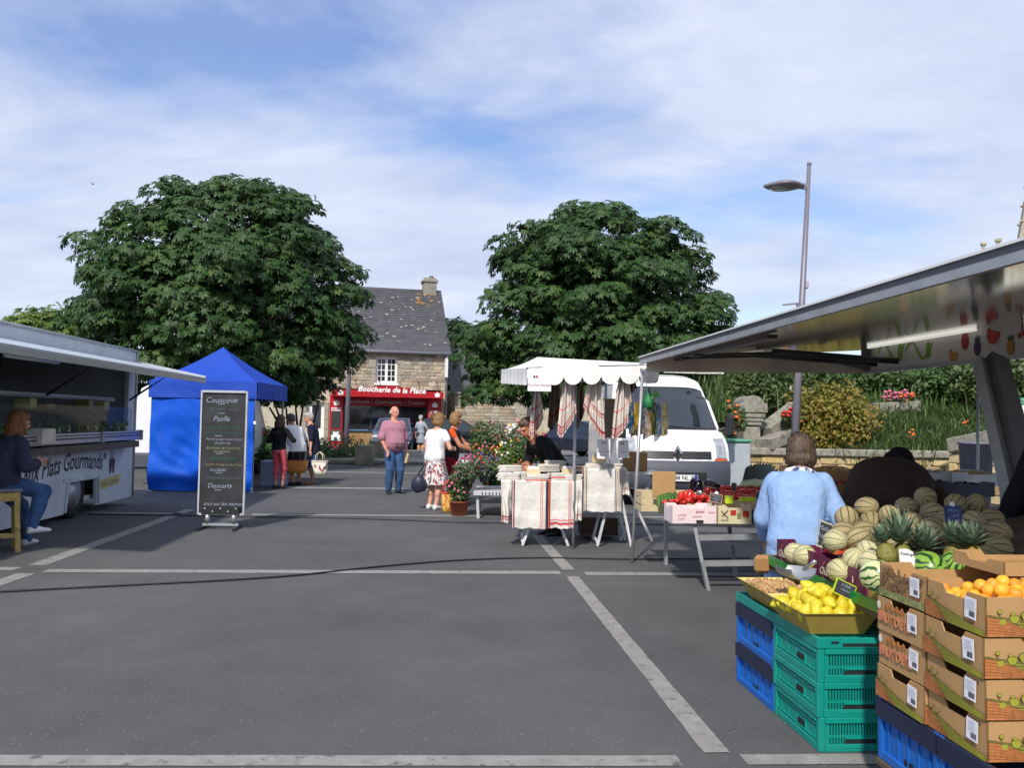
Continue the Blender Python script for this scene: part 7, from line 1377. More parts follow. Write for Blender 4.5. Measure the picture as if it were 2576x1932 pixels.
M_LEMON = fruit_mat('lemon_skin', [C(204, 186, 34), C(212, 196, 50), C(196, 172, 26)], .42, None, .25, 120); M_APRI = fruit_mat('apricot_skin', [C(232, 158, 34), C(238, 174, 44), C(228, 140, 40)], .5, None, .05); M_TOM = fruit_mat('tomato_skin', [C(190, 34, 24), C(204, 50, 28), C(176, 26, 26)], .22, None, 0.0); M_PEPR = fruit_mat('pepper_skin', [C(206, 48, 20), C(190, 30, 22)], .2, None, 0.0); M_WALN = fruit_mat('walnut_shell', [C(178, 138, 92), C(192, 154, 108), C(160, 120, 78)], .75, None, .7, 40, 20); M_COUR = fruit_mat('courgette_skin', [C(58, 92, 42), C(76, 110, 54)], .4, None, .05); M_AUB = fruit_mat('aubergine_skin', [C(26, 18, 34), C(20, 14, 26)], .15, None, 0.0); M_ORNG = fruit_mat('orange_skin', [C(222, 130, 40), C(228, 150, 50)], .45, None, .2, 100); M_DKRED = fruit_mat('dark_red_skin', [C(122, 18, 30), C(140, 24, 34)], .25, None, .0)
def ball(name, rx, ry, rz_, mat, bumpy=0.0, tip=0.0, nu=16, nv=10, seed=1, dent=0.0):
 m = MB(); m.ell((0, 0, 0), (rx, ry, rz_), nu=nu, nv=nv); vs = []
 for x, y, z in m.v:
  u = z / rz_; k = 1 + bumpy * mnoise.noise(V((x / rx * 1.7 + seed, y / ry * 1.7, u * 1.7)))
  zz = z * k + (tip * rz_ * (max(0, abs(u) - .82) / .18) ** 1.5 * (1 if u > 0 else -1)) - dent * rz_ * math.exp(-((x / rx) ** 2 + (y / ry) ** 2) * 9) * (1 if u > 0 else 0); vs.append((x * k, y * k, zz))
 m.v = vs; return m.mesh(name, mat, True)
ME_MEL = [ball('melon', .062, .062, .066, M_MELON, .05, .0, 22, 14, s) for s in range(3)]; ME_MELP = ball('melon', .06, .06, .064, M_MELONP, .05, 0, 22, 14, 4); ME_LEM = [ball('lemon', .033, .033, .041, M_LEMON, .06, .3, 14, 12, s) for s in range(3)]; ME_APR = [ball('apricot', .0245, .024, .025, M_APRI, .05, 0, 14, 9, s, .12) for s in range(2)]; ME_TOM = [ball('tomato', .038, .038, .03, M_TOM, .06, 0, 14, 9, s, .2) for s in range(2)]; ME_WAL = [ball('walnut', .017, .016, .02, M_WALN, .14, .1, 10, 7, s) for s in range(3)]
def drop(name, mesh, p, label, cat, group, rot=None, sc=1.0):
 o = mobj(name, mesh); o.location = p; o.scale = [sc * random.uniform(.93, 1.06) for _ in range(3)]
 o.rotation_euler = rot or (random.uniform(0, 6.28), random.uniform(0, 6.28), random.uniform(0, 6.28)); return tag(o, label, cat, group)
random.seed(21)
ORD = ['first', 'second', 'third', 'fourth', 'fifth', 'sixth', 'seventh', 'eighth', 'ninth', 'tenth', 'eleventh', 'twelfth', 'thirteenth', 'fourteenth', 'fifteenth', 'sixteenth', 'seventeenth', 'eighteenth', 'nineteenth', 'twentieth']
# ------------------------------------------------------------------ stacking crates
M_TEAL = pm('teal_plastic', C(14, 138, 124), .38, var=.08, scale=6, bump=.08, bscale=80, dirt=(C(40, 118, 108), .66, 8)); M_BLUEC = pm('blue_plastic', C(24, 96, 178), .4, var=.08, scale=6, dirt=(C(46, 84, 130), .64, 8)); M_NAVYP = pm('navy_plastic', C(30, 36, 62), .45, var=.15, scale=5); M_BLACKH = pm('crate_hole_shade', (.008, .01, .012), .8)  # the near-black plastic paints the shade inside crate holes and slots
def crate(t, W, D, Hh, mat, rim=None, slots=True, style='teal'):
 """open crate: local origin at the front-left bottom corner"""
 tk = .012; m = MB(); rm = rim or mat
 m.box((W / 2, D / 2, .008), (W - .01, D - .01, .016))
 for x in (.016, W - .016):
  for y in (.016, D - .016): m.box((x, y, Hh / 2), (.032, .032, Hh), ch=.004)
 m.build('shell', mat, t)
 m = MB()
 for y in (.004, D - .004): m.box((W / 2, y + (.004 if y < .1 else -.004), Hh - .014), (W - .066, .02, .028), ch=.003)
 for x in (.008, W - .008): m.box((x, D / 2, Hh - .014), (.02, D - .066, .028), ch=.003)
 m.build('top_rim', rm, t)
 m = MB()
 for y in (.01, D - .01): m.box((W / 2, y, .018), (W - .066, .018, .036), ch=.003)
 for x in (.01, W - .01): m.box((x, D / 2, .018), (.018, D - .066, .036), ch=.003)
 m.build('base_rim', mat, t)
 # long side walls along y: plain recessed panel with ribs and a hand hole
 for x, s in ((.014, 1), (W - .014, -1)):
  m = MB(); m.box((x + .004 * s, D / 2, Hh / 2), (.008, D - .06, Hh - .05)); pn = m.build('side_panel', mat, t)
  if s > 0:
   hy = D * (.42 if style == 'teal' else .5); m = MB(); m.prism([(-.045, 0), (.045, 0), (.032, .026), (-.045, .026)] if style == 'teal' else [(-.03, 0), (.03, 0), (.03, .03), (-.03, .03)], (x - .0045, hy, Hh * (.34 if style == 'teal' else .12)), (0, 1, 0), (0, 0, 1), .003); m.build('hand_hole', M_BLACKH, pn)
   for k in range(5):
    m = MB(); m.box((x - .002, .07 + k * (D - .14) / 4, Hh * .5), (.008, .007, Hh - .07)); m.build('rib', mat, pn)
   if style == 'teal':
    m = MB(); m.box((x - .004, D / 2, Hh - .04), (.012, D - .07, .008)); m.box((x - .003, D / 2, .045), (.01, D - .07, .006)); m.build('ledge', mat, pn)
    for k in range(4): m = MB(); m.box((x - .012, .09 + k * (D - .18) / 3, Hh - .018), (.01, .03, .02), ch=.003); m.build('clip', mat, pn)
 # end walls: bars with slots between, hand hole below
 for y, s in ((.012, 1), (D - .012, -1)):
  m = MB(); n = 22 if style == 'teal' else 12; x0, x1 = .05, W - .05
  for k in range(n + 1): m.box((x0 + (x1 - x0) * k / n, y, Hh * .55), ((x1 - x0) / n * .5, .01, Hh * .62))
  m.box((W / 2, y, Hh * .44), (W - .06, .0085, .012)); m.box((.04, y, Hh / 2), (.024, .009, Hh - .05)); m.box((W - .04, y, Hh / 2), (.024, .009, Hh - .05)); m.build('end_grid', mat, t)
  m = MB(); m.box((W / 2, y + .012 * s, Hh * .5), (W - .05, .004, Hh - .05)); m.build('slot_shade_sheet', M_BLACKH, t)  # black sheet behind the bars stands in for the crate's shaded inside
  if s > 0: m = MB(); m.prism([(-.085, 0), (.085, 0), (.065, .034), (-.065, .034)], (W / 2, y - .0075, Hh * .16), (1, 0, 0), (0, 0, 1), -.003); m.build('hand_hole', M_BLACKH, t); m = MB(); m.bar((W / 2 - .09, y - .007, Hh * .16 - .004), (W / 2 + .09, y - .007, Hh * .16 - .004), .012, .008); m.bar((W / 2 - .07, y - .007, Hh * .16 + .038), (W / 2 + .07, y - .007, Hh * .16 + .038), .012, .008); m.build('handle_frame', mat, t)
c0 = fs(gr(2058, 1895)); TW_, TD_, TH_ = .40, .53, .157; TX, TY = c0.x, c0.y
for k in range(3):
 p = FS.M @ V((TX + (.004, -.003, 0)[k], TY, TH_ * k)); t = thing('teal_crate', 'teal plastic crate, %s in the stack under the lemons' % ['lowest', 'middle', 'topmost full-height one'][k], 'crate', p, SQ, 'teal crates in a stack'); crate(t, TW_, TD_, TH_, M_TEAL)
def flat_crate(label, x, y, z, W, D):
 t = thing('folded_crate', label, 'crate', FS.M @ V((x, y, z)), SQ, 'folded teal crates'); m = MB(); m.box((W / 2, D / 2, .015), (W - .02, D - .02, .03)); m.build('base', M_TEAL, t)
 m = MB()
 for yy in (.008, D - .008): m.box((W / 2, yy, .025), (W, .016, .05), ch=.003)
 for xx in (.008, W - .008): m.box((xx, D / 2, .025), (.016, D - .034, .05), ch=.003)
 m.build('rim', M_TEAL, t); m = MB()
 for i in range(9): m.bar((.02, .03 + i * (D - .06) / 8, .038), (W - .02, .03 + i * (D - .06) / 8, .038), .006, .012)
 for i in range(7): m.bar((.03 + i * (W - .06) / 6, .02, .036), (.03 + i * (W - .06) / 6, D - .02, .036), .006, .012)
 tag(m.build('lattice', M_TEAL, t), kind='stuff'); m = MB(); m.box((W * .5, .001, .018), (W * .42, .006, .014)); m.build('slot', M_BLACKH, t); m = MB(); m.box((W * .2, -.001, .03), (.035, .004, .01)); m.build('clip', M_NAVYP, t)
flat_crate('folded teal crate lying flat on the stack under the lemon tray', TX - .005, TY - .005, TH_ * 3, TW_ + .01, TD_)
BD_ = .56; BY = TY + TD_ + .006
for k in range(2): t = thing('blue_crate', 'blue plastic crate with a navy band, %s of the pair behind the teal stack' % ['lower', 'upper'][k], 'crate', FS.M @ V((TX + .002, BY, .232 * k)), SQ, 'blue crates behind the teal stack'); crate(t, .40, BD_, .232, M_BLUEC, M_NAVYP, style='blue'); m = MB(); m.box((-.002, BD_ / 2, .232 - .045), (.012, BD_ - .01, .07)); m.build('navy_band', M_NAVYP, t)
flat_crate('folded teal crate lying flat on the blue crates under the walnut tray', TX - .003, BY, .464, .41, BD_)
# ------------------------------------------------------------------ trays of lemons and walnuts
M_TRAYP = pm('mustard_tray', C(166, 142, 66), .5, var=.12, scale=6); M_TRAYI = pm('pale_tray_inside', C(214, 196, 120), .5)
def tray(label, A_, B_, z0, hgt, W, D, mat, inner):
 t = thing('fruit_tray', label, 'tray', A_, B_); f = .72; rg = []
 def ring(k, z, o=0): a, b = W / 2 * k + o, D / 2 * (1 - (1 - k) * .8) + o; return [V((W / 2 - a, D / 2 - b, z)), V((W / 2 + a, D / 2 - b, z)), V((W / 2 + a, D / 2 + b, z)), V((W / 2 - a, D / 2 + b, z))]
 m = MB(); m.loft([ring(f, 0), ring(1, hgt), ring(1, hgt, .008), ], caps=False); m.poly(ring(f, 0)[::-1]); m.build('shell', mat, t); m = MB(); m.loft([ring(1, hgt + .0005), ring(f, .008, -.004)], caps=False); m.poly(ring(f, .008, -.004)); m.build('lining', inner, t); return t
lz = TH_ * 3 + .052; LH = .105; lc = fs(gr(2024, 1545, lz + LH)); LW, LD = .36, .46
tray('mustard tray heaped with lemons on the teal crates', FS.M @ V((lc.x, lc.y, lz)), SQ, 0, LH, LW, LD, M_TRAYP, M_TRAYI)
random.seed(5); n = 0; rows = []
for lay, (zz, k) in enumerate(((lz + .085, 1.0), (lz + .125, .74), (lz + .158, .4))):
 nx, ny = max(1, int(round(6 * k))), max(1, int(round(6.5 * k)))
 for i in range(nx):
  for j in range(ny):
   x = lc.x + LW / 2 + (i - (nx - 1) / 2) * .058 + random.uniform(-.008, .008) + (.02 if lay == 1 else 0); y = lc.y + LD / 2 + (j - (ny - 1) / 2) * .062 + random.uniform(-.008, .008); rows.append((x, y, zz + random.uniform(-.008, .008)))
for x, y, z in rows: drop('lemon', random.choice(ME_LEM), FS.M @ V((x, y, z)), 'yellow lemon in the heap on the mustard tray', 'lemon', 'lemons heaped on the tray')
wz = .464 + .052; wc_ = fs(gr(1912, 1482, wz + .1)); tray('mustard tray full of walnuts behind the lemons', FS.M @ V((wc_.x - .005, lc.y + LD + .01, wz)), SQ, 0, .1, .40, .50, M_TRAYP, M_TRAYI)
for i in range(10):
 for j in range(12):
  x = wc_.x + .035 + i * .036 + random.uniform(-.006, .006); y = lc.y + LD + .04 + j * .0385 + random.uniform(-.006, .006); drop('walnut', random.choice(ME_WAL), FS.M @ V((x, y, wz + .082 + random.uniform(0, .016))), 'brown walnut in the mustard tray behind the lemons', 'walnut', 'walnuts in the tray')
a, b = at(1800 + 480 * .3508, 1380 + 120 * .3508, 4.5), at(1800 + 690 * .3508, 1380 + 160 * .3508, 4.25); t = thing('metal_scoop', 'grey metal scoop lying on the walnuts', 'scoop', a); d = b - a; m = MB(); rg = []
for s, r_ in ((0, .03), (.1, .06), (.55, .075), (.75, .07)): rg.append([d * s + V((r_ * math.cos(x), .3 * r_ * math.cos(x), r_ * .8 * math.sin(x))) for x in [math.pi + math.pi * k / 8 for k in range(9)]])
m.loft(rg, closed=False, caps=False); m.build('bowl', M_ALUD, t, smooth=True); m = MB(); m.tube([d * .75, d * 1.0 + V((0, 0, .03)), d * 1.12 + V((0, 0, .05))], .011, 6); m.build('handle', M_ALU, t, smooth=True)
# ------------------------------------------------------------------ price tags
M_SLATE2 = pm('tag_slate', (.03, .032, .04), .6, var=.3, scale=30); M_LIMEP = pm('lime_frame', C(190, 210, 40), .45); M_GREYF = pm('grey_frame', C(176, 172, 160), .5)
def ptag(label, p, w, h, lines, frame=M_GREYF, face=M_SLATE2, tilt=.25, yaw=0.0, roll=0.0, clip=False, ink=None):
 t = thing('price_tag', label, 'price tag', p, yaw); Rm = Matrix.Rotation(-tilt, 3, 'X') @ Matrix.Rotation(roll, 3, 'Y'); m = MB(); m.box((0, 0, 0), (w, .006, h), rot=Rm); m.build('frame', frame, t); m = MB(); m.box(Rm @ V((0, -.004, 0)), (w * .9, .003, h * .86), rot=Rm); f_ = m.build('face', face, t)
 for k, s_ in enumerate(lines): text('lettering', s_, h * .26, ink or CH_W, f_, Rm @ V((0, -.0062, h * (.22 - .28 * k))), Rm @ V((1, 0, 0)), Rm @ V((0, 0, 1)), .2, extr=.0003)
 m = MB(); m.tube([Rm @ V((0, .002, -h / 2)), Rm @ V((0, .002, -h / 2)) + V((0, .02, -.07))], .003, 5); m.build('stake', M_ALU, t)
 if clip: m = MB(); m.ell(Rm @ V((0, 0, h / 2 + w * .05)), (w * .16, .006, w * .15), nu=14, nv=7, M=Rm); m.build('clip', M_WHITE, t)
ptag('black price tag in a lime frame at the back of the lemon tray', at(1800 + 925 * .3508, 1380 + 295 * .3508, 4.12), .105, .075, ['0.30€', 'citron'], M_LIMEP, yaw=.1, roll=.45)
# ------------------------------------------------------------------ green edged display bench and what lies on it
M_GREENE = pm('green_edge', C(22, 130, 58), .35, var=.08); M_BOARDD = pm('stall_board', C(90, 76, 60), .75, var=.2)
g0, g1 = fs(gr(1947, 1405, .69)), fs(gr(2217, 1545, .69)); GX = (g0.x + g1.x) / 2
ben = thing('fruit_bench', 'green edged sloping bench of the fruit stall', 'bench', FS.M @ V((GX, 3.0, 0)), SQ); y0, y1 = .15, g0.y - 3.0 + .02
m = MB(); m.bar((0, y0, .69), (0, y1, .69), .014, .05); m.build('green_edge', M_GREENE, ben)
m = MB(); m.prism([(.008, .665), (1.5, 1.0), (1.5, .97), (.008, .635)], (0, y1, 0), (1, 0, 0), (0, 0, 1), y1 - y0); m.build('sloping_board', M_BOARDD, ben)
for x in (.1, 1.4):
 for y in (y0 + .05, y1 - .05): m = MB(); m.bar((x, y, 0), (x, y, .63 if x < 1 else .93), .04, .04); m.build('leg', M_ALUD, ben)
M_PURP = pm('purple_card', C(96, 24, 60), .5, var=.12, scale=5); M_KRAFT = pm('kraft_card', C(176, 138, 90), .8, var=.08, scale=10, bump=.08, bscale=120); M_KRAFTD = pm('kraft_inside', C(160, 124, 78), .85, var=.1); M_CREAMP = pm('cream_print', C(216, 206, 190), .6)
def wall_poly(L0_, h, notch, nd, n0=.25, n1=.75): return [(0, 0), (L0_, 0), (L0_, h), (L0_ * n1 + .02, h), (L0_ * n1, h - nd), (L0_ * n0, h - nd), (L0_ * n0 - .02, h), (0, h)] if notch else [(0, 0), (L0_, 0), (L0_, h), (0, h)]
def open_box(t, W, D, h, mat, inner, nd=.03, name='wall'):
 """open carton: origin at the front-left bottom corner; notched walls"""
 m = MB(); m.box((W / 2, D / 2, .004), (W - .01, D - .01, .006)); m.build('bottom', inner, t)
 out_ = []
 for i, (o, ex, ln, nf) in enumerate((((0, 0, 0), (1, 0, 0), W, .3), ((0, D, 0), (0, -1, 0), D, .35), ((W, 0, 0), (0, 1, 0), D, .35), ((W, D, 0), (-1, 0, 0), W, .3))):
  m = MB(); po = wall_poly(ln, h, True, nd, nf, 1 - nf); m.prism(po, o, ex, (0, 0, 1), -.005); out_.append(m.build('wall', mat, t))
 return out_
def purple(label, x, y, z, W, D, h):
 t = thing('melon_carton', label, 'carton', FS.M @ V((x, y, z)), SQ, 'purple melon cartons'); ws_ = open_box(t, W, D, h, M_PURP, M_KRAFTD, .035); q = V((0, 1, 0))
 for s_, yy, zz, sz in (('Charnel', D * .75, h * .42, .055), ('MELON', D * .42, h * .3, .02)): text('lettering', s_, sz, M_CREAMP, ws_[1], (-.0062, yy, zz), (0, -1, 0), (0, 0, 1), .25)
 m = MB(); rg = []; c = V((-.0056, D * .75, h * .45))
 for k in range(13): a = -2.4 + 3.6 * k / 12; rg.append([c + V((0, .055 * math.cos(a), .05 * math.sin(a))), c + V((0, .060 * math.cos(a), .056 * math.sin(a)))])
 m.loft(rg, closed=False, caps=False); m.build('ring_print', pm('amber_print', C(196, 130, 60), .6) if not bpy.data.materials.get('amber_print') else bpy.data.materials['amber_print'], ws_[1])
 for k in range(2): m = MB(); m.ell((-.0055, D * .2, h * (.5 + .1 * k)), (.001, .007 - .002 * k, .012), nu=8, nv=5); m.build('drop_print', M_CREAMP, ws_[1])
def slope_z(x): return .672 + (x - GX) / 1.49 * .335
px_ = GX + .02
purple('purple melon carton at the left end of the bench beside the blue cardigan', px_, 4.42, .70, .42, .5, .125); purple('purple melon carton nearer to us behind the lemons', px_ + .01, 3.9, .69, .42, .5, .125)
# melons, placed from the photograph
def z7(x, y, Z): return at(2080 + x * .2411, 1100 + y * .2411, Z)
ML = [(415, 730, 4.85), (205, 845, 4.8), (655, 830, 4.72), (830, 735, 4.95), (1030, 635, 5.1), (1098, 790, 4.85), (1340, 705, 5.0), (1560, 700, 5.05), (1535, 885, 4.7), (1095, 960, 4.6), (175, 1000, 4.6), (325, 1065, 4.5), (560, 1030, 4.52), (390, 985, 4.7), (460, 885, 4.8), (880, 905, 4.7), (1250, 880, 4.75), (1690, 1000, 4.55), (1790, 1000, 4.5), (1720, 860, 4.8), (1800, 1160, 4.35), (1700, 1250, 4.3), (900, 1010, 4.55), (740, 960, 4.62), (1300, 1010, 4.55), (1450, 1010, 4.55), (700, 1120, 4.45)]
MLab = ['topmost melon of the heap in front of the stooping man', 'melon at the left shoulder of the heap', 'melon right below the topmost one', 'melon at the back touching the dark jumper', 'highest melon at the right with a small sticker', 'melon just under the stickered one', 'melon behind the blue price card', 'melon at the far right back of the heap', 'melon right of the blue price card']
for k, (x, y, Z) in enumerate(ML):
 o = drop('melon', ME_MEL[k % 3], z7(x, y, Z), MLab[k] if k < 9 else 'ribbed greenish melon in the heap, %s counted from the back left' % (ORD + ['twenty-first', 'twenty-second', 'twenty-third', 'twenty-fourth', 'twenty-fifth', 'twenty-sixth', 'twenty-seventh'])[k], 'melon', 'melons in the heap')
MP = [(90, 1085, 4.5, 'pale melon beside the slate tag in the purple carton'), (295, 1285, 4.25, 'pale melon leaning over the second purple carton'), (470, 1310, 4.13, 'pale melon behind the yellow watermelon'), (430, 1205, 4.3, 'small pale melon between the cartons'), (130, 1395, 4.28, 'pale melon showing through the carton notch'), (-330, 1215, 4.83, 'pale melon with a label at the left end carton'), (-230, 1240, 4.7, 'pale melon next to the labelled one in the left carton')]
for x, y, Z, lab in MP: drop('melon', ME_MELP, z7(x, y, Z), lab, 'melon', 'pale melons in the cartons')
m = MB(); m.prism([(.42, .7), (1.45, .86), (1.45, .92), (.5, .87)], (0, 2.2, 0), (1, 0, 0), (0, 0, 1), .6); m.build('riser', M_BOARDD, ben)
M_PINE = fruit_mat('pineapple_skin', [C(150, 130, 50), C(120, 116, 50)], .55, None, .8, 34, 20); M_CROWN = leafmat('pineapple_leaf', [(.08, .14, .08), (.14, .21, .13), (.2, .27, .18)], .5, .2)
def pineapple(label, p, hgt, tilt, seed):
 rd = random.Random(seed); t = thing('pineapple', label, 'pineapple', p, rd.uniform(0, 6), 'pineapples'); Rm = Matrix.Rotation(tilt, 3, 'X'); m = MB()
 m.ell((0, 0, .02), (.045, .045, .06), nu=18, nv=14); m.v = [tuple(Rm @ V((x * (1 + .06 * math.cos(9 * math.atan2(y, x) + z * 90)), y * (1 + .06 * math.cos(9 * math.atan2(y, x) + z * 90)), z))) for x, y, z in m.v]; m.build('body', M_PINE, t, smooth=True)
 vs = []; n = 46; me = MB()
 for k in range(n):
  a = k * 2.4; s = k / n; L0_ = hgt * (1 - .35 * (1 - s)); el = .25 + 1.2 * s; d = V((math.cos(a) * math.cos(el), math.sin(a) * math.cos(el), math.sin(el))); b = V((math.cos(a) * .012, math.sin(a) * .012, .078 + .02 * s)); sd_ = d.cross(V((0, 0, 1))).normalized() * .013; dn = V((math.cos(a), math.sin(a), -.2)) * .3 * L0_ * (1 - s)
  pts = [b - sd_, b + sd_, b + d * L0_ * .5 + sd_ * .9, b + d * L0_ * .5 - sd_ * .9, b + d * L0_ + dn * .5]; me.add([Rm @ q for q in pts], [(0, 1, 2, 3), (3, 2, 4)])
 o = me.build('crown', M_CROWN, t); at_ = o.data.attributes.new('leaf_tone', 'FLOAT', 'FACE'); at_.data.foreach_set('value', [rd.random() for _ in o.data.polygons]); return t
pineapple('pineapple with the tallest crown in front of the melons', z7(790, 1275, 4.1), .17, -.1, 1); pineapple('pineapple with a half hidden crown beside the tallest one', z7(1010, 1330, 4.15), .13, .2, 2); pineapple('pineapple below the blue price card', z7(1320, 1270, 4.1), .10, 0, 3); pineapple('pineapple at the right with its crown leaning out', z7(1540, 1300, 4.0), .11, -.15, 4); pineapple('small pineapple beside the yellow watermelon', z7(640, 1270, 4.05), .08, .3, 5)
ME_W = ball('watermelon', .095, .095, .105, M_WMEL, .02, 0, 28, 18); ME_WY = ball('watermelon', .085, .085, .1, M_WMELY, .02, 0, 28, 18)
drop('watermelon', ME_WY, z7(515, 1445, 3.78), 'yellow-green striped watermelon left of the mottled carton', 'watermelon', 'watermelons', (1.2, .3, .4), .78); drop('watermelon', ME_W, z7(1040, 1385, 3.7), 'green striped watermelon behind the mottled carton', 'watermelon', 'watermelons', (1.3, .9, .2), .82); drop('watermelon', ME_W, z7(1330, 1350, 3.85), 'dark green watermelon under the leaning pineapple', 'watermelon', 'watermelons', (.5, .4, 0), .7)
t = thing('watermelon_box', 'low mustard box under the yellow watermelon', 'box', FS.M @ V((GX + .05, 3.45, slope_z(GX + .05) - .01)), SQ); open_box(t, .5, .5, .08, M_TRAYP, M_TRAYI, .01)
ptag('dark blue printed price card on a stake among the melons', z7(1320, 810, 4.4), .095, .095, ['Melon', '2.50€', 'pièce'], pm('card_blue', C(30, 44, 96), .5), pm('card_blue_face', C(36, 52, 110), .5, var=.3, scale=30), .15, .15, clip=True)
ptag('slate price tag leaning in the left purple carton', at(1940 + 370 * .3616, 900 + 1235 * .3616, 4.62), .075, .15, ['Melon', 'Charent.', '1.95€'], M_GREYF, M_SLATE2, .3, .25, .35)
t = thing('white_price_label', 'torn white paper label hanging from a pineapple', 'label', z7(835, 1265, 3.62)); m = MB(); m.prism([(-.035, .035), (.0, .04), (.025, .03), (.034, 0), (.03, -.04), (.005, -.045), (-.03, -.02)], (0, 0, 0), (1, 0, -.1), (0, 0, 1), .002); s_ = m.build('sheet', M_PAPER, t); text('lettering', 'Keelings', .017, M_LETTER, s_, (-.0, -.003, .018), (1, 0, -.1), (0, 0, 1)); text('lettering', 'EXTRA', .014, M_INKR, s_, (0, -.003, -.022), (1, 0, -.1), (0, 0, 1))
for k, (x, y, Z) in enumerate([(1640, 1390, 3.75), (1720, 1400, 3.7), (1790, 1380, 3.7), (1850, 1400, 3.65), (1690, 1330, 3.85), (1800, 1310, 3.9), (1900, 1340, 3.8), (1980, 1330, 3.8), (1960, 1400, 3.6)]): drop('orange', ball('orange', .036, .036, .036, M_ORNG, .03, 0, 14, 9) if k == 0 else bpy.data.objects['orange'].data, z7(x, y, Z), 'orange in the shade behind the apricot cartons', 'orange', 'oranges behind the cartons')
a, b = z7(40, 1190, 4.5), z7(560, 1145, 4.6); t = thing('red_strip_box', 'flat red and orange printed box lid lying on the cartons', 'box', a); m = MB(); m.bar((0, 0, 0), b - a, .1, .022); m.build('lid', pm('red_print', C(196, 50, 34), .5, var=.4, scale=14, dirt=(C(220, 150, 50), .55, 9)), t); m = MB(); m.bar((b - a) * .3 + V((0, 0, .012)), (b - a) * .46 + V((0, 0, .012)), .06, .012); m.build('dark_label', M_PLBLK, t)
# ------------------------------------------------------------------ apricot cartons on blue crates
M_PG = pm('print_green', C(150, 150, 44), .75, var=.12, scale=40); M_PO = pm('print_orange', C(176, 108, 56), .75, var=.25, scale=60); M_POL = pm('print_olive', C(104, 98, 40), .75, var=.3, scale=60); M_PB = pm('print_brown', C(78, 56, 36), .75); M_PRD = pm('print_coral', C(206, 130, 92), .75, var=.1); M_BAR = pm('barcode', (.06, .06, .08), .6)
def tree_print(m, x, z, s, P):
 m.poly([P(x + u * s, z + v * s) for u, v in ((-.06, 0), (.06, 0), (.05, .6), (-.05, .6))], 3)
 m.poly([P(x + s * .52 * math.cos(a) * (1 + .12 * math.sin(5 * a)), z + s * (.95 + .42 * math.sin(a) * (1 + .12 * math.sin(3 * a)))) for a in [2 * math.pi * k / 14 for k in range(14)]], 3)
 m.poly([P(x + s * .45 * math.cos(a) * (1 + .12 * math.sin(5 * a)), z + s * (.95 + .36 * math.sin(a) * (1 + .12 * math.sin(3 * a))), .0005) for a in [2 * math.pi * k / 14 for k in range(14)]], 0)
def face_print(L0_, h, P0, ex, n, flip):
 """printed orchard on one carton face: hills, furrows, trees"""
 ex, n = V(ex), V(n); P = lambda x, z, o=0.0: V(P0) + ex * x + V((0, 0, z)) + n * (.0012 + o); m = MB(); f = (lambda x: L0_ - x) if flip else (lambda x: x)
 hill = lambda x: h * (.16 + .40 * max(0.0, 1 - x / (L0_ * .95)) ** 1.2); N = 14; xs = [L0_ * i / N for i in range(N + 1)]
 for i in range(N): a, b = xs[i], xs[i + 1]; m.poly([P(f(a), .004), P(f(b), .004), P(f(b), hill(b)), P(f(a), hill(a))], 2)
 for k in range(5):
  for i in range(N):
   a, b = xs[i], xs[i + 1]; u = .1 + .17 * k; m.poly([P(f(a), hill(a) * u + .0, .0004), P(f(b), hill(b) * u, .0004), P(f(b), hill(b) * u + .0035, .0004), P(f(a), hill(a) * u + .0035, .0004)], 0)
 for i in range(N):
  a, b = xs[i], xs[i + 1]
  if a < L0_ * .42: t1 = lambda x: hill(x) * .92 * max(0, 1 - (x / (L0_ * .44)) ** 2); m.poly([P(f(a), .004, .0006), P(f(b), .004, .0006), P(f(b), max(t1(b), .005), .0006), P(f(a), t1(a), .0006)], 1)
 for k in range(6):
  for i in range(5): a, b = L0_ * .08 * i, L0_ * .08 * (i + 1); w_ = lambda x: h * (.1 + .08 * k) * max(0.05, 1 - (x / (L0_ * .42)) ** 1.5); m.poly([P(f(a), w_(a), .0008), P(f(b), w_(b), .0008), P(f(b), w_(b) + .0012, .0008), P(f(a), w_(a) + .0012, .0008)], 3)
 tree_print(m, f(L0_ * .10), hill(L0_ * .1), h * .13, P); tree_print(m, f(L0_ * .2), hill(L0_ * .2), h * .12, P); tree_print(m, f(L0_ * .78), hill(L0_ * .8), h * .32, P); return m
PM = [M_PG, M_PO, M_POL, M_PB]
CAW, CAD, CAH = .50, .335, .134; cc = fs(at(2484, 1920, 2.82)); CX0, CY0, CZ0 = cc.x, cc.y, cc.z
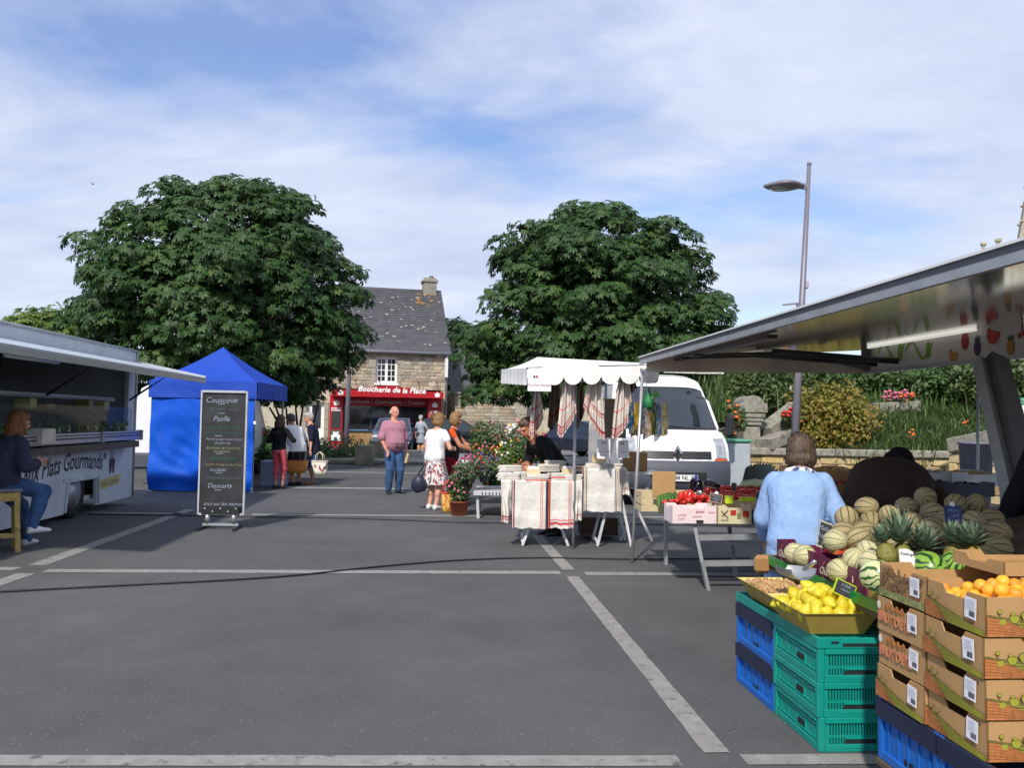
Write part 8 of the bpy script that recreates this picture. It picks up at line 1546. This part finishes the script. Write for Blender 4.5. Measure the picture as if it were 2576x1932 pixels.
def apricot_carton(label, x, y, z, kind):
 t = thing('apricot_carton', label, 'carton', FS.M @ V((x, y, z)), SQ, 'printed apricot cartons'); ws_ = open_box(t, CAW, CAD, CAH - .004, M_KRAFT, M_KRAFTD, .028)
 if kind != 'mottled' and kind != 'brut':
  face_print(CAD, CAH, (-.0055, CAD, 0), (0, -1, 0), (-1, 0, 0), False).build('orchard_print', PM, ws_[1])
 face_print(CAW * .9, CAH, (.0, -.0055, 0), (1, 0, 0), (0, -1, 0), False).build('orchard_print', PM, ws_[0])
 for k, xx in enumerate((.055, .095, .14)):
  m = MB(); tree_print(m, xx, CAH * .2, CAH * (.2 + .07 * k), lambda a, b, o=0.0: V((a, -.0072 - o, b))); m.build('tree_print', PM, ws_[0])
 if kind == 'brut':
  text('lettering', "BRUT\nD'ÉTÉ", .052, M_PRD, ws_[1], (-.0066, CAD * .5, CAH * .42), (0, -1, 0), (0, 0, 1), 0, bold=.0015) if False else text('lettering', "BRUT D'ÉTÉ", .053, M_PRD, ws_[1], (-.0066, CAD * .6, CAH * .42), (0, -1, 0), (0, 0, 1), 0, bold=.0015, space=.82)
  for k in range(4): m = MB(); m.ell((-.0062, CAD * (.42 + .11 * k), CAH * .78), (.0008, .013, .015), nu=10, nv=6); m.build('fruit_print', M_PO, ws_[1])
  m = MB(); m.ell((-.0062, CAD * .93, CAH * .74), (.0008, .014, .017), nu=12, nv=7); m.build('round_logo', M_CREAMP, ws_[1])
 if kind == 'mottled':
  rd = random.Random(4); m = MB()
  for i in range(130):
   y_, z_ = rd.uniform(.02, CAD - .02), CAH * .24 + rd.uniform(0, CAH * .66) * (1 - .0); r_ = rd.uniform(.004, .012); m.poly([V((-.0062 - .00005 * (i % 9), y_ + r_ * math.cos(a) * rd.uniform(.6, 1.2), min(z_ + r_ * math.sin(a) * rd.uniform(.6, 1.2), CAH - .006))) for a in [2 * math.pi * k / 7 for k in range(7)]], i % 2)
  m.build('leaf_print', [pm('print_umber', C(112, 84, 58), .8), pm('print_umber_b', C(130, 96, 66), .8)], ws_[1])
  m = MB(); m.box((-.0058, CAD * .5, CAH * .13), (.001, CAD * .96, CAH * .2)); m.build('grass_print', pm('print_sage', C(132, 136, 84), .8, var=.4, scale=50), ws_[1])
 ly, lzz = (.07, CAH * .60) if kind != 'far' else (.07, CAH * .6); m = MB(); m.box((-.0068, ly, lzz), (.0012, .062, .07), rot=Matrix.Rotation(random.uniform(-.05, .05), 3, 'X')); lb_ = m.build('label', M_PAPER, ws_[1])
 m = MB(); x_ = 0
 while x_ < .028: w_ = random.choice((.0012, .002, .003)); m.box((-.0078, ly - .022 + x_, lzz - .018), (.0006, w_, .018)); x_ += w_ + .0014
 m.build('barcode', M_BAR, lb_); m = MB()
 for k in range(6): m.box((-.0077, ly + .002, lzz + .026 - .006 * k), (.0005, random.uniform(.03, .05), .0015))
 m.build('small_print', pm('label_ink', C(150, 150, 170), .6) if not bpy.data.materials.get('label_ink') else bpy.data.materials['label_ink'], lb_)
 return t
for k in range(4): apricot_carton('apricot carton in the near column, %s' % ['lowest', 'second from the bottom', 'third from the bottom', 'topmost with fruit showing'][k], CX0 + (.0, -.006, -.012, -.004)[k], CY0, CZ0 + CAH * k, 'near')
for k in range(4): apricot_carton(['plain orchard carton lowest in the far column', 'carton lettered in coral, lower of the two in the far column', 'carton lettered in coral, upper of the two in the far column', 'brown mottled carton on top of the far column'][k], CX0 - .012 + (.0, .006, .0, .01)[k], CY0 + CAD + .008, CZ0 + CAH * k + .002, ['far', 'brut', 'brut', 'mottled'][k])
random.seed(9)
for k in range(4):                          # fruit visible in every near carton's front notch, heaped in the top one
 lv = 3 if k == 3 else 1
 for i in range(9):
  for j in range(6 if k == 3 else 2):
   drop('apricot', random.choice(ME_APR), FS.M @ V((CX0 + .03 + i * .053 + random.uniform(-.006, .006), CY0 + .035 + j * .052 + random.uniform(-.006, .006), CZ0 + CAH * k + CAH - .044 + random.uniform(-.008, .014))), 'orange apricot in the near column of cartons', 'apricot', 'apricots in the cartons')
for k in range(22): drop('apricot', random.choice(ME_APR), FS.M @ V((CX0 + .12 + (k % 8) * .046, CY0 + .1 + (k // 8) * .06 + random.uniform(-.01, .01), CZ0 + CAH * 4 - .008 + random.uniform(-.008, .012))), 'orange apricot heaped above the rim of the top carton', 'apricot', 'apricots heaped on the top carton')
# cardboard flaps of another open carton behind
t = thing('open_carton', 'open kraft carton behind the apricots with raised flaps', 'carton', FS.M @ V((CX0 + .30, CY0 + CAD + .01, CZ0 + CAH * 4.02)), SQ); open_box(t, .45, .32, .05, M_KRAFT, M_KRAFTD, .02)
for k in range(2): t = thing('blue_crate', 'blue crate with a navy rim under the apricot cartons, %s one' % ['nearer', 'farther'][k], 'crate', FS.M @ V((CX0 - .008, CY0 - .16 + k * .425, CZ0 - .245)), SQ, 'blue crates under the cartons'); crate(t, .56, .42, .243, M_BLUEC, M_NAVYP, style='blue'); m = MB(); m.box((-.003, .21, .243 - .04), (.012, .415, .07)); m.build('navy_band', M_NAVYP, t)
for k in range(2): t = thing('blue_crate', 'blue crate at the bottom under the apricot cartons, %s one' % ['nearer', 'farther'][k], 'crate', FS.M @ V((CX0 - .03, CY0 - .17 + k * .6, CZ0 - .245 - .243)), SQ, 'blue crates under the cartons') if CZ0 - .245 - .243 > -.02 else None
sup = CZ0 - .245
if sup > .03: t = thing('pallet', 'wooden pallet under the blue crates', 'pallet', FS.M @ V((CX0 - .02, CY0 - .16, 0)), SQ); m = MB(); m.box((.27, .42, sup - .011), (.54, .84, .02)); m.build('deck', M_BOARDD, t); m = MB(); [m.box((x, .42, (sup - .021) / 2), (.08, .82, sup - .021)) for x in (.06, .27, .48)]; m.build('bearers', M_BOARDD, t)
# ================================================================== vegetable table
vt = thing('vegetable_table', 'grey trestle table with a bright green edge carrying vegetables', 'table', FS.M @ V((0, 0, 0)), SQ); VH = .62
v0, v1 = fs(gr(1607, 1263, VH)), fs(gr(1747, 1308, VH)); VX = (v0.x + v1.x) / 2; VY0, VY1 = v1.y, v0.y; VW = 1.5
m = MB(); m.bar((VX, VY0, VH - .01), (VX, VY1, VH + .01), .02, .075); m.build('green_edge', pm('bright_green_edge', C(28, 150, 74), .4, var=.08), vt)
m = MB(); m.box((VX + VW / 2 + .012, (VY0 + VY1) / 2, VH - .04), (VW, VY1 - VY0, .04)); m.build('tabletop', M_ALUD, vt)
def vleg(pxt, pyt, pxb, pyb, bend):
 b = fs(gr(pxb * K, pyb * K)); a = V((b.x - .05 if bend else b.x, b.y + .02, VH - .06)); m = MB()
 if bend: mid = V((b.x - .06, b.y, .26)); m.bar(a + V((-.07, 0, 0)), mid, .05, .03); m.bar(mid, b, .05, .03)
 else: m.bar(a, b, .05, .03)
 m.build('leg', M_ALU if False else M_ALUD, vt)
vleg(1508, 1130, 1530, 1276, True); vleg(1425, 1110, 1438, 1220, False); l0 = fs(gr(1530 * K, 1276 * K))
m = MB(); m.bar((l0.x - .1, l0.y, .47), (l0.x + 1.2, l0.y + .02, .5), .04, .05); m.build('crossbar', M_ALUD, vt); m = MB(); m.bar((l0.x - .05, l0.y, .24), (l0.x + 1.2, l0.y + .02, .26), .04, .05); m.build('crossbar', M_ALUD, vt); m = MB(); m.bar((l0.x + 1.25, l0.y, VH - .06), (l0.x + 1.3, l0.y, 0), .05, .03); m.build('leg', M_ALUD, vt); m = MB(); m.bar((VX + 1.3, VY1 - .1, VH - .06), (VX + 1.3, VY1 - .1, 0), .05, .03); m.build('leg', M_ALUD, vt)
def z4(x, y, Z): return at(1560 + x * .3254, 860 + y * .3254, Z)
def printed_box(label, x0, x1, y0, y1, Z, d, mat, name, pr=()):
 a, b = z4(x0, y0, Z), z4(x1, y1, Z); z = VH - .018; w, h = b.x - a.x, a.z - z; t = thing(name, label, 'carton', (a.x, Z, z), .06); ws_ = open_box(t, w, d, h, mat, M_KRAFTD if name != 'tomato_carton' else M_PAPER, .02)
 for s_, x, zz, sz, mt in pr: text('lettering', s_, sz * h, mt, ws_[0], (x * w, -.0065, zz * h), (1, 0, .06), (0, 0, 1), .1)
 return t, ws_, w, h
M_PINKB = pm('pink_white_card', C(226, 206, 208), .6, var=.06); M_CREAMB = pm('cream_card', C(206, 194, 158), .6, var=.08)
t, ws_, w, h = printed_box('white and pink printed carton at the front corner of the vegetable table', 402, 752, 1268, 1390, VY0 + .02, .3, M_PINKB, 'tomato_carton', [('Savéol', .62, .68, .2, M_STRR), ('tomates', .55, .42, .17, M_STRP), ('cerises', .22, .5, .17, M_STRP), ('Breizh', .88, .66, .15, M_STRP), ('récolte', .2, .28, .13, M_STRP)])
m = MB(); m.box((w * .62, -.0062, h * .12), (w * .16, .003, h * .16)); m.build('slot', M_DARK, ws_[0])
t, ws_, w, h = printed_box('cream printed carton beside the white and pink one', 755, 1022, 1265, 1365, VY0 + .05, .3, M_CREAMB, 'vegetable_carton', [('Prince', .2, .2, .16, M_LETTER)])
for x, z, c_, ww, hh in ((.45, .62, 'red_print', .16, .26), (.82, .55, 'red_print', .18, .34), (.62, .45, 'print_sage', .12, .3)): m = MB(); m.box((x * w, -.0062, z * h), (ww * w, .002, hh * h)); m.build('print', bpy.data.materials[c_], ws_[0])
m = MB(); m.bar((w * .1, -.0065, h * .7), (w * .3, -.0065, h * .3), .002, .006); m.bar((w * .12, -.0065, h * .4), (w * .3, -.0065, h * .75), .002, .006); m.build('print', M_LETTER, ws_[0])
a = z4(1025, 1250, VY0 + .1); t = thing('black_crate', 'small black lattice crate beside the blue cardigan', 'crate', (a.x, VY0 + .1, VH - .018), .06); m = MB()
for k in range(9): m.bar((k * .035, 0, 0), (k * .035, 0, .12), .008, .008); m.bar((0, k * .035, 0), (0, k * .035, .12), .008, .008)
for z in (.005, .04, .08, .12): m.bar((0, 0, z), (.29, 0, z), .008, .008); m.bar((0, 0, z), (0, .29, z), .008, .008); m.bar((.29, 0, z), (.29, .29, z), .008, .008)
m.build('lattice', M_PLBLK, t); m = MB(); m.box((.145, .145, .004), (.28, .28, .006)); m.build('base', M_PLBLK, t)
M_CRATEW = pm('crate_wood', C(196, 178, 140), .75, var=.15, scale=8)
a, b = z4(140, 1110, 8.85), z4(560, 1240, 8.85); t = thing('wooden_crate', 'pale wooden crate at the far corner of the vegetable table', 'crate', (a.x, 8.6, VH - .018), .06)
for z in (.03, .1, .17): m = MB(); m.box((.3, 0, z), (.6, .008, .055)); m.build('slat', M_CRATEW, t); m = MB(); m.box((.3, .3, z), (.6, .008, .055)); m.build('slat', M_CRATEW, t); m = MB(); m.box((0, .15, z), (.008, .3, .055)); m.build('slat', M_CRATEW, t); m = MB(); m.box((.6, .15, z), (.008, .3, .055)); m.build('slat', M_CRATEW, t)
for x in (.02, .58): m = MB(); m.box((x, .012, .11), (.03, .02, .22)); m.build('corner_post', M_CRATEW, t)
a, b = z4(250, 1000, 8.5), z4(425, 1205, 8.5); t = thing('cardboard_sheet', 'upright brown cardboard panel behind the courgettes', 'cardboard', ((a.x + b.x) / 2, 8.5, b.z)); m = MB(); m.box((0, 0, (a.z - b.z) / 2), (b.x - a.x, .012, a.z - b.z), ch=.003, rot=Matrix.Rotation(.05, 3, 'X')); m.build('sheet', M_KRAFT, t); m = MB(); m.box((b.x - a.x, 0, .0), (.02, .02, .04)); m.build('prop', M_KRAFT, t)
t = thing('display_ramp', 'sloping tray board under the tomatoes and peppers', 'board', FS.M @ V((VX + .03, VY0 + .34, VH - .016)), SQ); m = MB(); m.prism([(0, 0), (1.2, 0), (1.2, .13), (0, .02)], (0, 0, 0), (0, 1, 0), (0, 0, 1), 1.38); m.build('board', M_KRAFTD, t)
random.seed(13)
def veg(name, mesh, x, y, Z, lab, cat, grp, rot=None, sc=1.0): return drop(name, mesh, z4(x, y, Z), lab, cat, grp, rot, sc)
for k, (x, y, s) in enumerate([(345, 1240, .8), (380, 1255, .8), (420, 1245, .8), (455, 1250, .8), (495, 1245, .75), (400, 1232, .75), (440, 1228, .75), (530, 1225, 1.0), (560, 1230, 1.1), (600, 1215, 1.05), (640, 1200, 1.05), (610, 1245, .9), (680, 1235, .9), (665, 1215, 1.0), (720, 1230, .9), (580, 1200, .9)]): veg('tomato', ME_TOM[k % 2], x, y, VY0 + .42 + .02 * (k % 5), 'shiny red tomato at the front of the vegetable table', 'tomato', 'tomatoes at the table front', (random.uniform(-.4, .4), random.uniform(-.4, .4), random.uniform(0, 6)), s)
for k in range(30): x, y = 790 + (k % 10) * 31 + random.uniform(-8, 8), 1135 + (k // 10) * 32 + random.uniform(-8, 8); veg('tomato', ME_TOM[k % 2], x, y, VY0 + 1.0 - (k // 10) * .17, 'dark red tomato in the heap below the leeks', 'tomato', 'tomatoes below the leeks', (random.uniform(-.4, .4), random.uniform(-.4, .4), random.uniform(0, 6)), 1.0)
ME_PEP = ball('red_pepper', .04, .04, .055, M_PEPR, .16, 0, 16, 12, 3, .3); ME_AUB = ball('aubergine', .04, .04, .095, M_AUB, .03, .0, 16, 12); ME_COU = ball('courgette', .022, .022, .10, M_COUR, .03, .12, 12, 12); ME_DKR = ball('red_cabbage', .055, .055, .05, M_DKRED, .06, 0, 16, 10)
for k, (x, y) in enumerate([(470, 1195), (505, 1190), (540, 1185)]): veg('red_pepper', ME_PEP, x, y, VY0 + .6, ['bright orange-red pepper beside the courgettes', 'middle red pepper of three behind the tomatoes', 'right-hand red pepper of three behind the tomatoes'][k], 'pepper', 'red peppers', (.3 * k, .2, k))
for k, (x, y) in enumerate([(300, 1215), (325, 1205), (350, 1200), (375, 1190), (400, 1195), (430, 1190), (340, 1220)]): veg('courgette', ME_COU, x, y, VY0 + .85, 'green courgette leaning in the row beside the cardboard panel', 'courgette', 'courgettes in a row', (-.75, .35, .2 + .1 * k))
for k, (x, y) in enumerate([(560, 1115), (590, 1125), (615, 1135), (745, 1120), (770, 1130)]): veg('aubergine', ME_AUB, x, y, VY0 + 1.05, ['glossy black aubergine standing at the left of the tags', 'black aubergine second from the left', 'black aubergine beside the back price tag', 'black aubergine right of the back price tag', 'black aubergine next to the dark tomatoes'][k], 'aubergine', 'aubergines', (.5, .3 * k, k))
for k, (x, y) in enumerate([(680, 1150), (700, 1165), (720, 1155), (690, 1230), (665, 1225)]): veg('red_onion', ME_DKR, x, y, VY0 + .8 if k < 3 else VY0 + .5, ['dark red onion behind the price tags', 'dark red onion in the middle behind the tags', 'dark red onion right behind the tags', 'dark red onion under the front tag', 'dark red onion left of the front tag'][k], 'onion', 'red onions', None, .75)
for k, (x, y, w_, h_, ln_, ro) in enumerate([(680, 1095, .09, .065, ['Aubergine', '2.80'], .15), (880, 1125, .05, .085, ['Tomate', '2.20'], .1), (620, 1185, .09, .05, ['Poivron'], .05), (740, 1210, .115, .085, ['Tomates', 'grappe', '2.50'], .2), (1080, 1195, .075, .07, ['Radis'], .15)]): ptag(['slate price tag before the aubergines', 'narrow slate price tag among the dark tomatoes', 'low slate price tag behind the front tomatoes', 'large slate price tag with a white clip over the front carton', 'slate price tag beside the blue cardigan'][k], z4(x, y, VY0 + [1.0, .75, .55, .3, .3][k]), w_, h_, ln_, pm('tag_rim_%d' % k, C(186, 150, 130), .5), M_SLATE2, .25, 0, ro, clip=k < 4)
M_LEEK = leafmat('leek_leaf', [(.018, .04, .02), (.03, .06, .03), (.045, .085, .04)], .5, .1); M_LEEKW = pm('leek_white', C(196, 206, 160), .5)
for k in range(9):
 a, b = z4(930 + 20 * k, 1110 + random.uniform(-6, 6), 8.3), z4(1040 + 24 * k, 935 + 9 * abs(k - 4) + random.uniform(-10, 10), 8.5 + .05 * k); t = thing('leek', 'leek with dark green leaves, %s of the bunch from the left' % ORD[k], 'leek', a, 0, 'leeks in a bunch'); d = b - a; m = MB(); m.tube([(0, 0, 0), d * .22], [.016, .018], 8); m.build('shaft', M_LEEKW, t, smooth=True); me = MB(); sd_ = d.cross(V((0, 1, 0))).normalized()
 for q in (-1, 0, 1): e = d * (1 - .1 * abs(q)) + sd_ * .05 * q + V((0, .03 * q, 0)); me.add([d * .2 - sd_ * .016, d * .2 + sd_ * .016, e * .75 + sd_ * .026, e + sd_ * .004, e * .75 - sd_ * .022], [(0, 1, 2, 4), (4, 2, 3)])
 o = me.build('leaves', M_LEEK, t); at_ = o.data.attributes.new('leaf_tone', 'FLOAT', 'FACE'); at_.data.foreach_set('value', [random.random() for _ in o.data.polygons])
for k, (x, y) in enumerate([(840, 1225), (985, 1220)]): a = z4(x, y, VY0 + .25); t = thing('lime_tub', ['lime green plastic tub behind the cream carton', 'lime green tray under the dark tomatoes'][k], 'tub', a); m = MB(); m.box((0, 0, 0), (.07 if k == 0 else .14, .06, .07 if k == 0 else .035), ch=.008, taper=.85); m.build('shell', M_LIMEP, t); m = MB(); m.box((0, 0, .036 if k == 0 else .019), (.075 if k == 0 else .145, .065, .006)); m.build('rim', M_LIMEP, t)
# grey stand and boxes under the vegetable table
t = thing('fruit_stand', 'grey metal shelf stand in the shade behind the vegetable table', 'stand', FS.M @ V((VX + .65, VY0 + .55, 0)), SQ)
for x in (0, .35, .7): m = MB(); m.bar((x, 0, 0), (x + .05, .4, VH - .08), .035, .035); m.build('leg', M_ALUD, t)
m = MB(); m.bar((-.02, .2, .3), (.75, .2, .3), .04, .04); m.build('crossbar', M_ALUD, t)
# back counter under the awning, with dark trays, in the shade
for k, (px, py, Z, w_, lab) in enumerate([(2480, 1190, 6.2, .5, 'grey tray of brown produce behind the stooping man'), (2440, 1215, 5.9, .45, 'dark flat tray in front of the produce tray'), (2110, 1180, 6.4, .5, 'brown carton on the rear counter left of the stooping man'), (2120, 1215, 6.1, .5, 'dark carton of red fruit beside the blue cardigan arm')]):
 p = at(px, py, Z); t = thing('shaded_tray', lab, 'tray', (p.x - w_ / 2, Z, p.z - .1), SQ + .1); open_box(t, w_, .4, .1, [M_ALUD, M_NAVYP, M_KRAFT, M_KRAFTD][k], M_KRAFTD, .015); m = MB(); rd = random.Random(k)
 for i in range(40): m.ell((rd.uniform(.04, w_ - .04), rd.uniform(.04, .36), .05 + rd.uniform(0, .03)), .025, nu=6, nv=4)
 tag(m.build('produce', [M_WALN, M_AUB, M_KRAFT, M_DKRED][k], t, smooth=True), kind='stuff')
t = thing('rear_counter', 'rear counter of the fruit stall in the shade', 'counter', FS.M @ V((2.55, 5.6, 0)), SQ); m = MB(); m.box((1.2, .5, .84), (2.2, 1.2, .04)); m.build('tabletop', M_BOARDD, t)
for x in (.2, 2.2):
 for y in (0, 1): m = MB(); m.bar((x, y, 0), (x, y, .82), .05, .05); m.build('leg', M_ALUD, t)
# ================================================================== fruit stall awning
M_MIRR = pm('polished_awning', (.86, .84, .80), .10, .8, var=.05, scale=2); M_AWT = pm('awning_top', (.70, .71, .72), .5); M_AWE = pm('awning_edge', (.045, .046, .055), .4); M_PANEL = pm('fascia_panel', (.62, .60, .55), .5, var=.06, scale=2)
EX, EH, YN, YF = 2.20, 2.15, .6, 9.2; PX, PB, PT = 4.15, 1.955, 2.27
e = fs(at(1613, 905, 9.25)); EH = e.z; EX = e.x; YF = e.y
e2 = FS.on(2212, 541, 0, EX); EH = (EH + e2.z) / 2
pf = FS.on(2180 / K, 935 / K, 1, YF - .6); PX, PB = pf.x, pf.z; PT = max(EH + .14, PB + .3)
aw = thing('stall_awning', 'long grey awning of the fruit stall with a mirrored underside and fruit drawings', 'awning', FS.M @ V((0, 0, 0)), SQ)
m = MB(); m.add([V((EX, YN, EH)), V((EX, YF, EH)), V((PX + .6, YF, PT)), V((PX + .6, YN, PT))], [(0, 1, 2, 3)]); m.build('underside', M_MIRR, aw)
m = MB(); up = V((0, 0, .035)); m.add([V((EX, YN, EH)) + up, V((PX + 1.6, YN, PT + .1)) + up, V((PX + 1.6, YF, PT + .1)) + up, V((EX, YF, EH)) + up], [(0, 1, 2, 3)]); m.build('top_skin', M_AWT, aw)
m = MB(); m.bar((EX - .012, YN, EH + .012), (EX - .012, YF + .02, EH + .012), .02, .03); m.build('edge_rail', M_AWE, aw); m = MB(); m.bar((EX - .005, YN, EH - .025), (EX - .005, YF, EH - .025), .03, .045); m.build('gutter_profile', M_ALUD, aw); m = MB(); m.bar((EX - .015, YN, EH + .033), (EX - .015, YF + .02, EH + .033), .026, .012); m.build('top_strip', M_WHITE, aw)
m = MB(); m.box((PX + .02, (YN + YF - .6) / 2, (PB + PT) / 2), (.03, YF - .6 - YN, PT - PB)); fpn = m.build('fascia_panel', M_PANEL, aw)
m = MB(); m.bar((PX, YN, PB - .01), (PX, YF - .6, PB - .01), .05, .03); m.build('panel_rail', M_ALUD, aw)
FRU = {'pineapple_red': C(150, 36, 30), 'aubergine': C(54, 46, 84), 'melon': C(186, 50, 40), 'pineapple': C(176, 128, 60), 'pear': C(190, 130, 70), 'cherry': C(170, 40, 36), 'swirl': C(120, 160, 60)}
FM = {k: pm('drawn_' + k, c, .6, var=.2, scale=20) for k, c in FRU.items()}; M_DLEAF = pm('drawn_leaf', C(50, 70, 40), .6)
def drawn(kind, px, py, s):
 q = FS.on(px / K, py / K, 0, PX); o = V((PX + .003, q.y, q.z)); ex, ez2 = V((0, -1, 0)), V((0, 0, 1)); m = MB(); lf = MB()
 if kind in ('pineapple_red', 'pineapple', 'aubergine'):
  m.prism([(s * .42 * math.cos(a), s * .62 * math.sin(a)) for a in [2 * math.pi * k / 16 for k in range(16)]], o, ex, ez2, .003)
  for k in range(5): lf.prism([(-.06 * s + (k - 2) * .1 * s, s * .55), (.06 * s + (k - 2) * .1 * s, s * .55), ((k - 2) * .2 * s, s * (1.05 - .1 * abs(k - 2)))], o, ex, ez2, .003)
 elif kind in ('melon', 'pear'): m.prism([(-s * .6, s * .5)] + [(s * .7 * math.cos(a), s * .2 + s * .75 * math.sin(a)) for a in [math.pi * 1.05 + math.pi * .95 * k / 10 for k in range(11)]], o, ex, ez2, .003); lf.prism([(-s * .6, s * .5), (-s * .4, s * .6), (-s * .3, s * .45)], o, ex, ez2, .004)
 elif kind == 'cherry':
  for d in (-.3, .3): m.prism([(s * (d + .28 * math.cos(a)), s * (-.3 + d * .3 + .28 * math.sin(a))) for a in [2 * math.pi * k / 12 for k in range(12)]], o, ex, ez2, .003)
  lf.prism([(-.05 * s, 0), (.05 * s, 0), (.1 * s, s * .9), (0, s * .9)], o, ex, ez2, .003)
 else:
  pts = [(s * (-1.6 + 3.2 * k / 24), s * .6 * math.sin(k / 24 * 2.2 * math.pi)) for k in range(25)]
  for k in range(24):
   (x0, y0), (x1, y1) = pts[k], pts[k + 1]; w_ = s * (.08 + .07 * math.sin(k * .4) ** 2); m.add([o + ex * x0 + ez2 * (y0 - w_), o + ex * x1 + ez2 * (y1 - w_), o + ex * x1 + ez2 * (y1 + w_), o + ex * x0 + ez2 * (y0 + w_)], [(0, 1, 2, 3)])
  m.v = [(x - .005, y, z) for x, y, z in m.v]; lf.prism([(s * (1.1 + .25 * math.cos(a)), s * (-.1 + .55 * math.sin(a))) for a in [2 * math.pi * k / 14 for k in range(14)]], o, ex, ez2, .004)
 f_ = m.build('fruit_drawing', FM[kind], fpn); lf.build('leaf_drawing', M_DLEAF if kind != 'swirl' else FM['swirl'], fpn)
for kd, px, py, s in [('pineapple_red', 2427, 858, .10), ('aubergine', 2458, 875, .09), ('melon', 2498, 845, .10), ('pineapple', 2542, 875, .09), ('pear', 2398, 895, .08), ('cherry', 2570, 832, .07), ('swirl', 2240, 885, .13), ('swirl', 2310, 880, .12)]: drawn(kd, px, py, s * 1.2)
for ya, yb in ((2.0, 3.6), (4.2, 6.0), (6.6, YF - .75)): m = MB(); m.tube([(PX - .06, ya, PT - .06), (PX - .06, yb, PT - .06)], .016, 8); m.build('fluorescent_tube', pm('tube_glow', (.8, .8, .78), .3, emit=((1, .98, .9), .4)) if not bpy.data.materials.get('tube_glow') else bpy.data.materials['tube_glow'], aw, smooth=True); m = MB(); m.bar((PX - .06, ya, PT - .03), (PX - .06, yb, PT - .03), .05, .03); m.build('tube_holder', M_ALUD, aw)
# far end valance, crumpled foil flap, gas arms, brackets
m = MB(); drape(m, V((EX + .05, YF - .03, 0)), V((PX, YF - .62, 0)), PB - .02, EH + .05, .05, 26, 6, 3.3); m.build('end_valance', pm('beige_valance', C(190, 178, 160), .4, 0, var=.2, scale=3), aw, smooth=True)
m = MB(); a = fs(at(1430 * K, 806 * K, 9.6)); b = fs(at(1562 * K, 806 * K, 9.6)); h_ = fs(at(1500 * K, 786 * K, 9.6)).z - a.z; drape(m, V((a.x, YF + .25, 0)), V((b.x, YF + .25, 0)), a.z, a.z + h_, .06, 14, 5, 1.7); m.build('loose_flap', M_CANV, aw, smooth=True)
for k, (y, s) in enumerate(((YF - .9, 0), (YF - 1.3, .0))):
 m = MB(); m.tube([(PX - .05, y, PB + .06), (EX + (PX - EX) * .45, y + .15, EH + .03)], .03, 8); m.tube([(EX + (PX - EX) * .5, y + .13, EH + .02), (EX + .25, y + .2, EH - .02)], .014, 6); m.build('gas_arm', M_PLBLK, aw, smooth=True)
for y in (YF - .62,): m = MB(); m.bar((PX - .02, y, PB + .04), (PX - .5, y, EH + .05), .1, .05); m.bar((PX - .02, y, PB), (PX - .02, y, PT - .02), .12, .04); m.build('bracket', pm('bracket_grey', (.12, .115, .11), .6), aw)
m = MB(); m.bar((EX + .35, YF - 2.8, EH + .0), (EX + .35, YF - .2, EH + .0), .08, .03); m.build('underside_rail', M_PLBLK, aw)
# slanting column and thin pole
a, b = at(2502, 925, 6.4), at(2592, 1270, 5.3); t = thing('slanting_column', 'broad dark slanting column holding up the awning', 'column', V((b.x, b.y, 0))); o = V((b.x, b.y, 0)); m = MB(); d = b - a; m.bar(a - o + V((0, 0, .05)), a - o + d * 1.05, .14, .13, up=(0, 1, 0)); m.build('beam', pm('column_grey', (.09, .085, .08), .5), t); m = MB(); m.bar(a - o + V((-.1, .03, .05)), a - o + d * 1.05 + V((-.1, .03, 0)), .05, .09, up=(0, 1, 0)); m.build('flange', M_ALUD, t); m = MB(); e_ = a + d * 1.05 - o; m.bar(e_, V((e_.x + .1, e_.y, 0)), .16, .13, up=(0, 1, 0)); m.build('foot', bpy.data.materials['column_grey'], t)
a, b = at(2461, 1010, 7.2), at(2457, 1180, 7.2); t = thing('thin_pole', 'thin grey pole beside the slanting column', 'pole', (b.x, 7.2, 0)); m = MB(); m.tube([(0, 0, 0), (a.x - b.x, 0, PB + .1)], .013, 8); m.build('tube', M_ALUD, t, smooth=True); m = MB(); m.box((0, 0, .01), (.12, .12, .02)); m.build('foot', M_ALUD, t)
# handbag of the woman in the blue cardigan
h = cwom.matrix_basis @ cj['wr'][-1]; p = at(1642 * K, 1216 * K, 5.2); t = thing('brown_handbag', 'small tan handbag below the hem of the blue cardigan', 'bag', (p.x, 5.15, p.z - .05)); m = MB(); m.box((0, 0, .05), (.10, .05, .11), ch=.02); m.build('pouch', pm('tan_bag', C(160, 118, 74), .5, var=.2), t); m = MB(); m.tube([(0, 0, .1), (h.x - p.x, h.y - 5.15, h.z - p.z + .03)], .008, 5); m.build('strap', M_LEATH, t)
# scratch scene is no longer needed
bpy.data.scenes.remove(TMP)
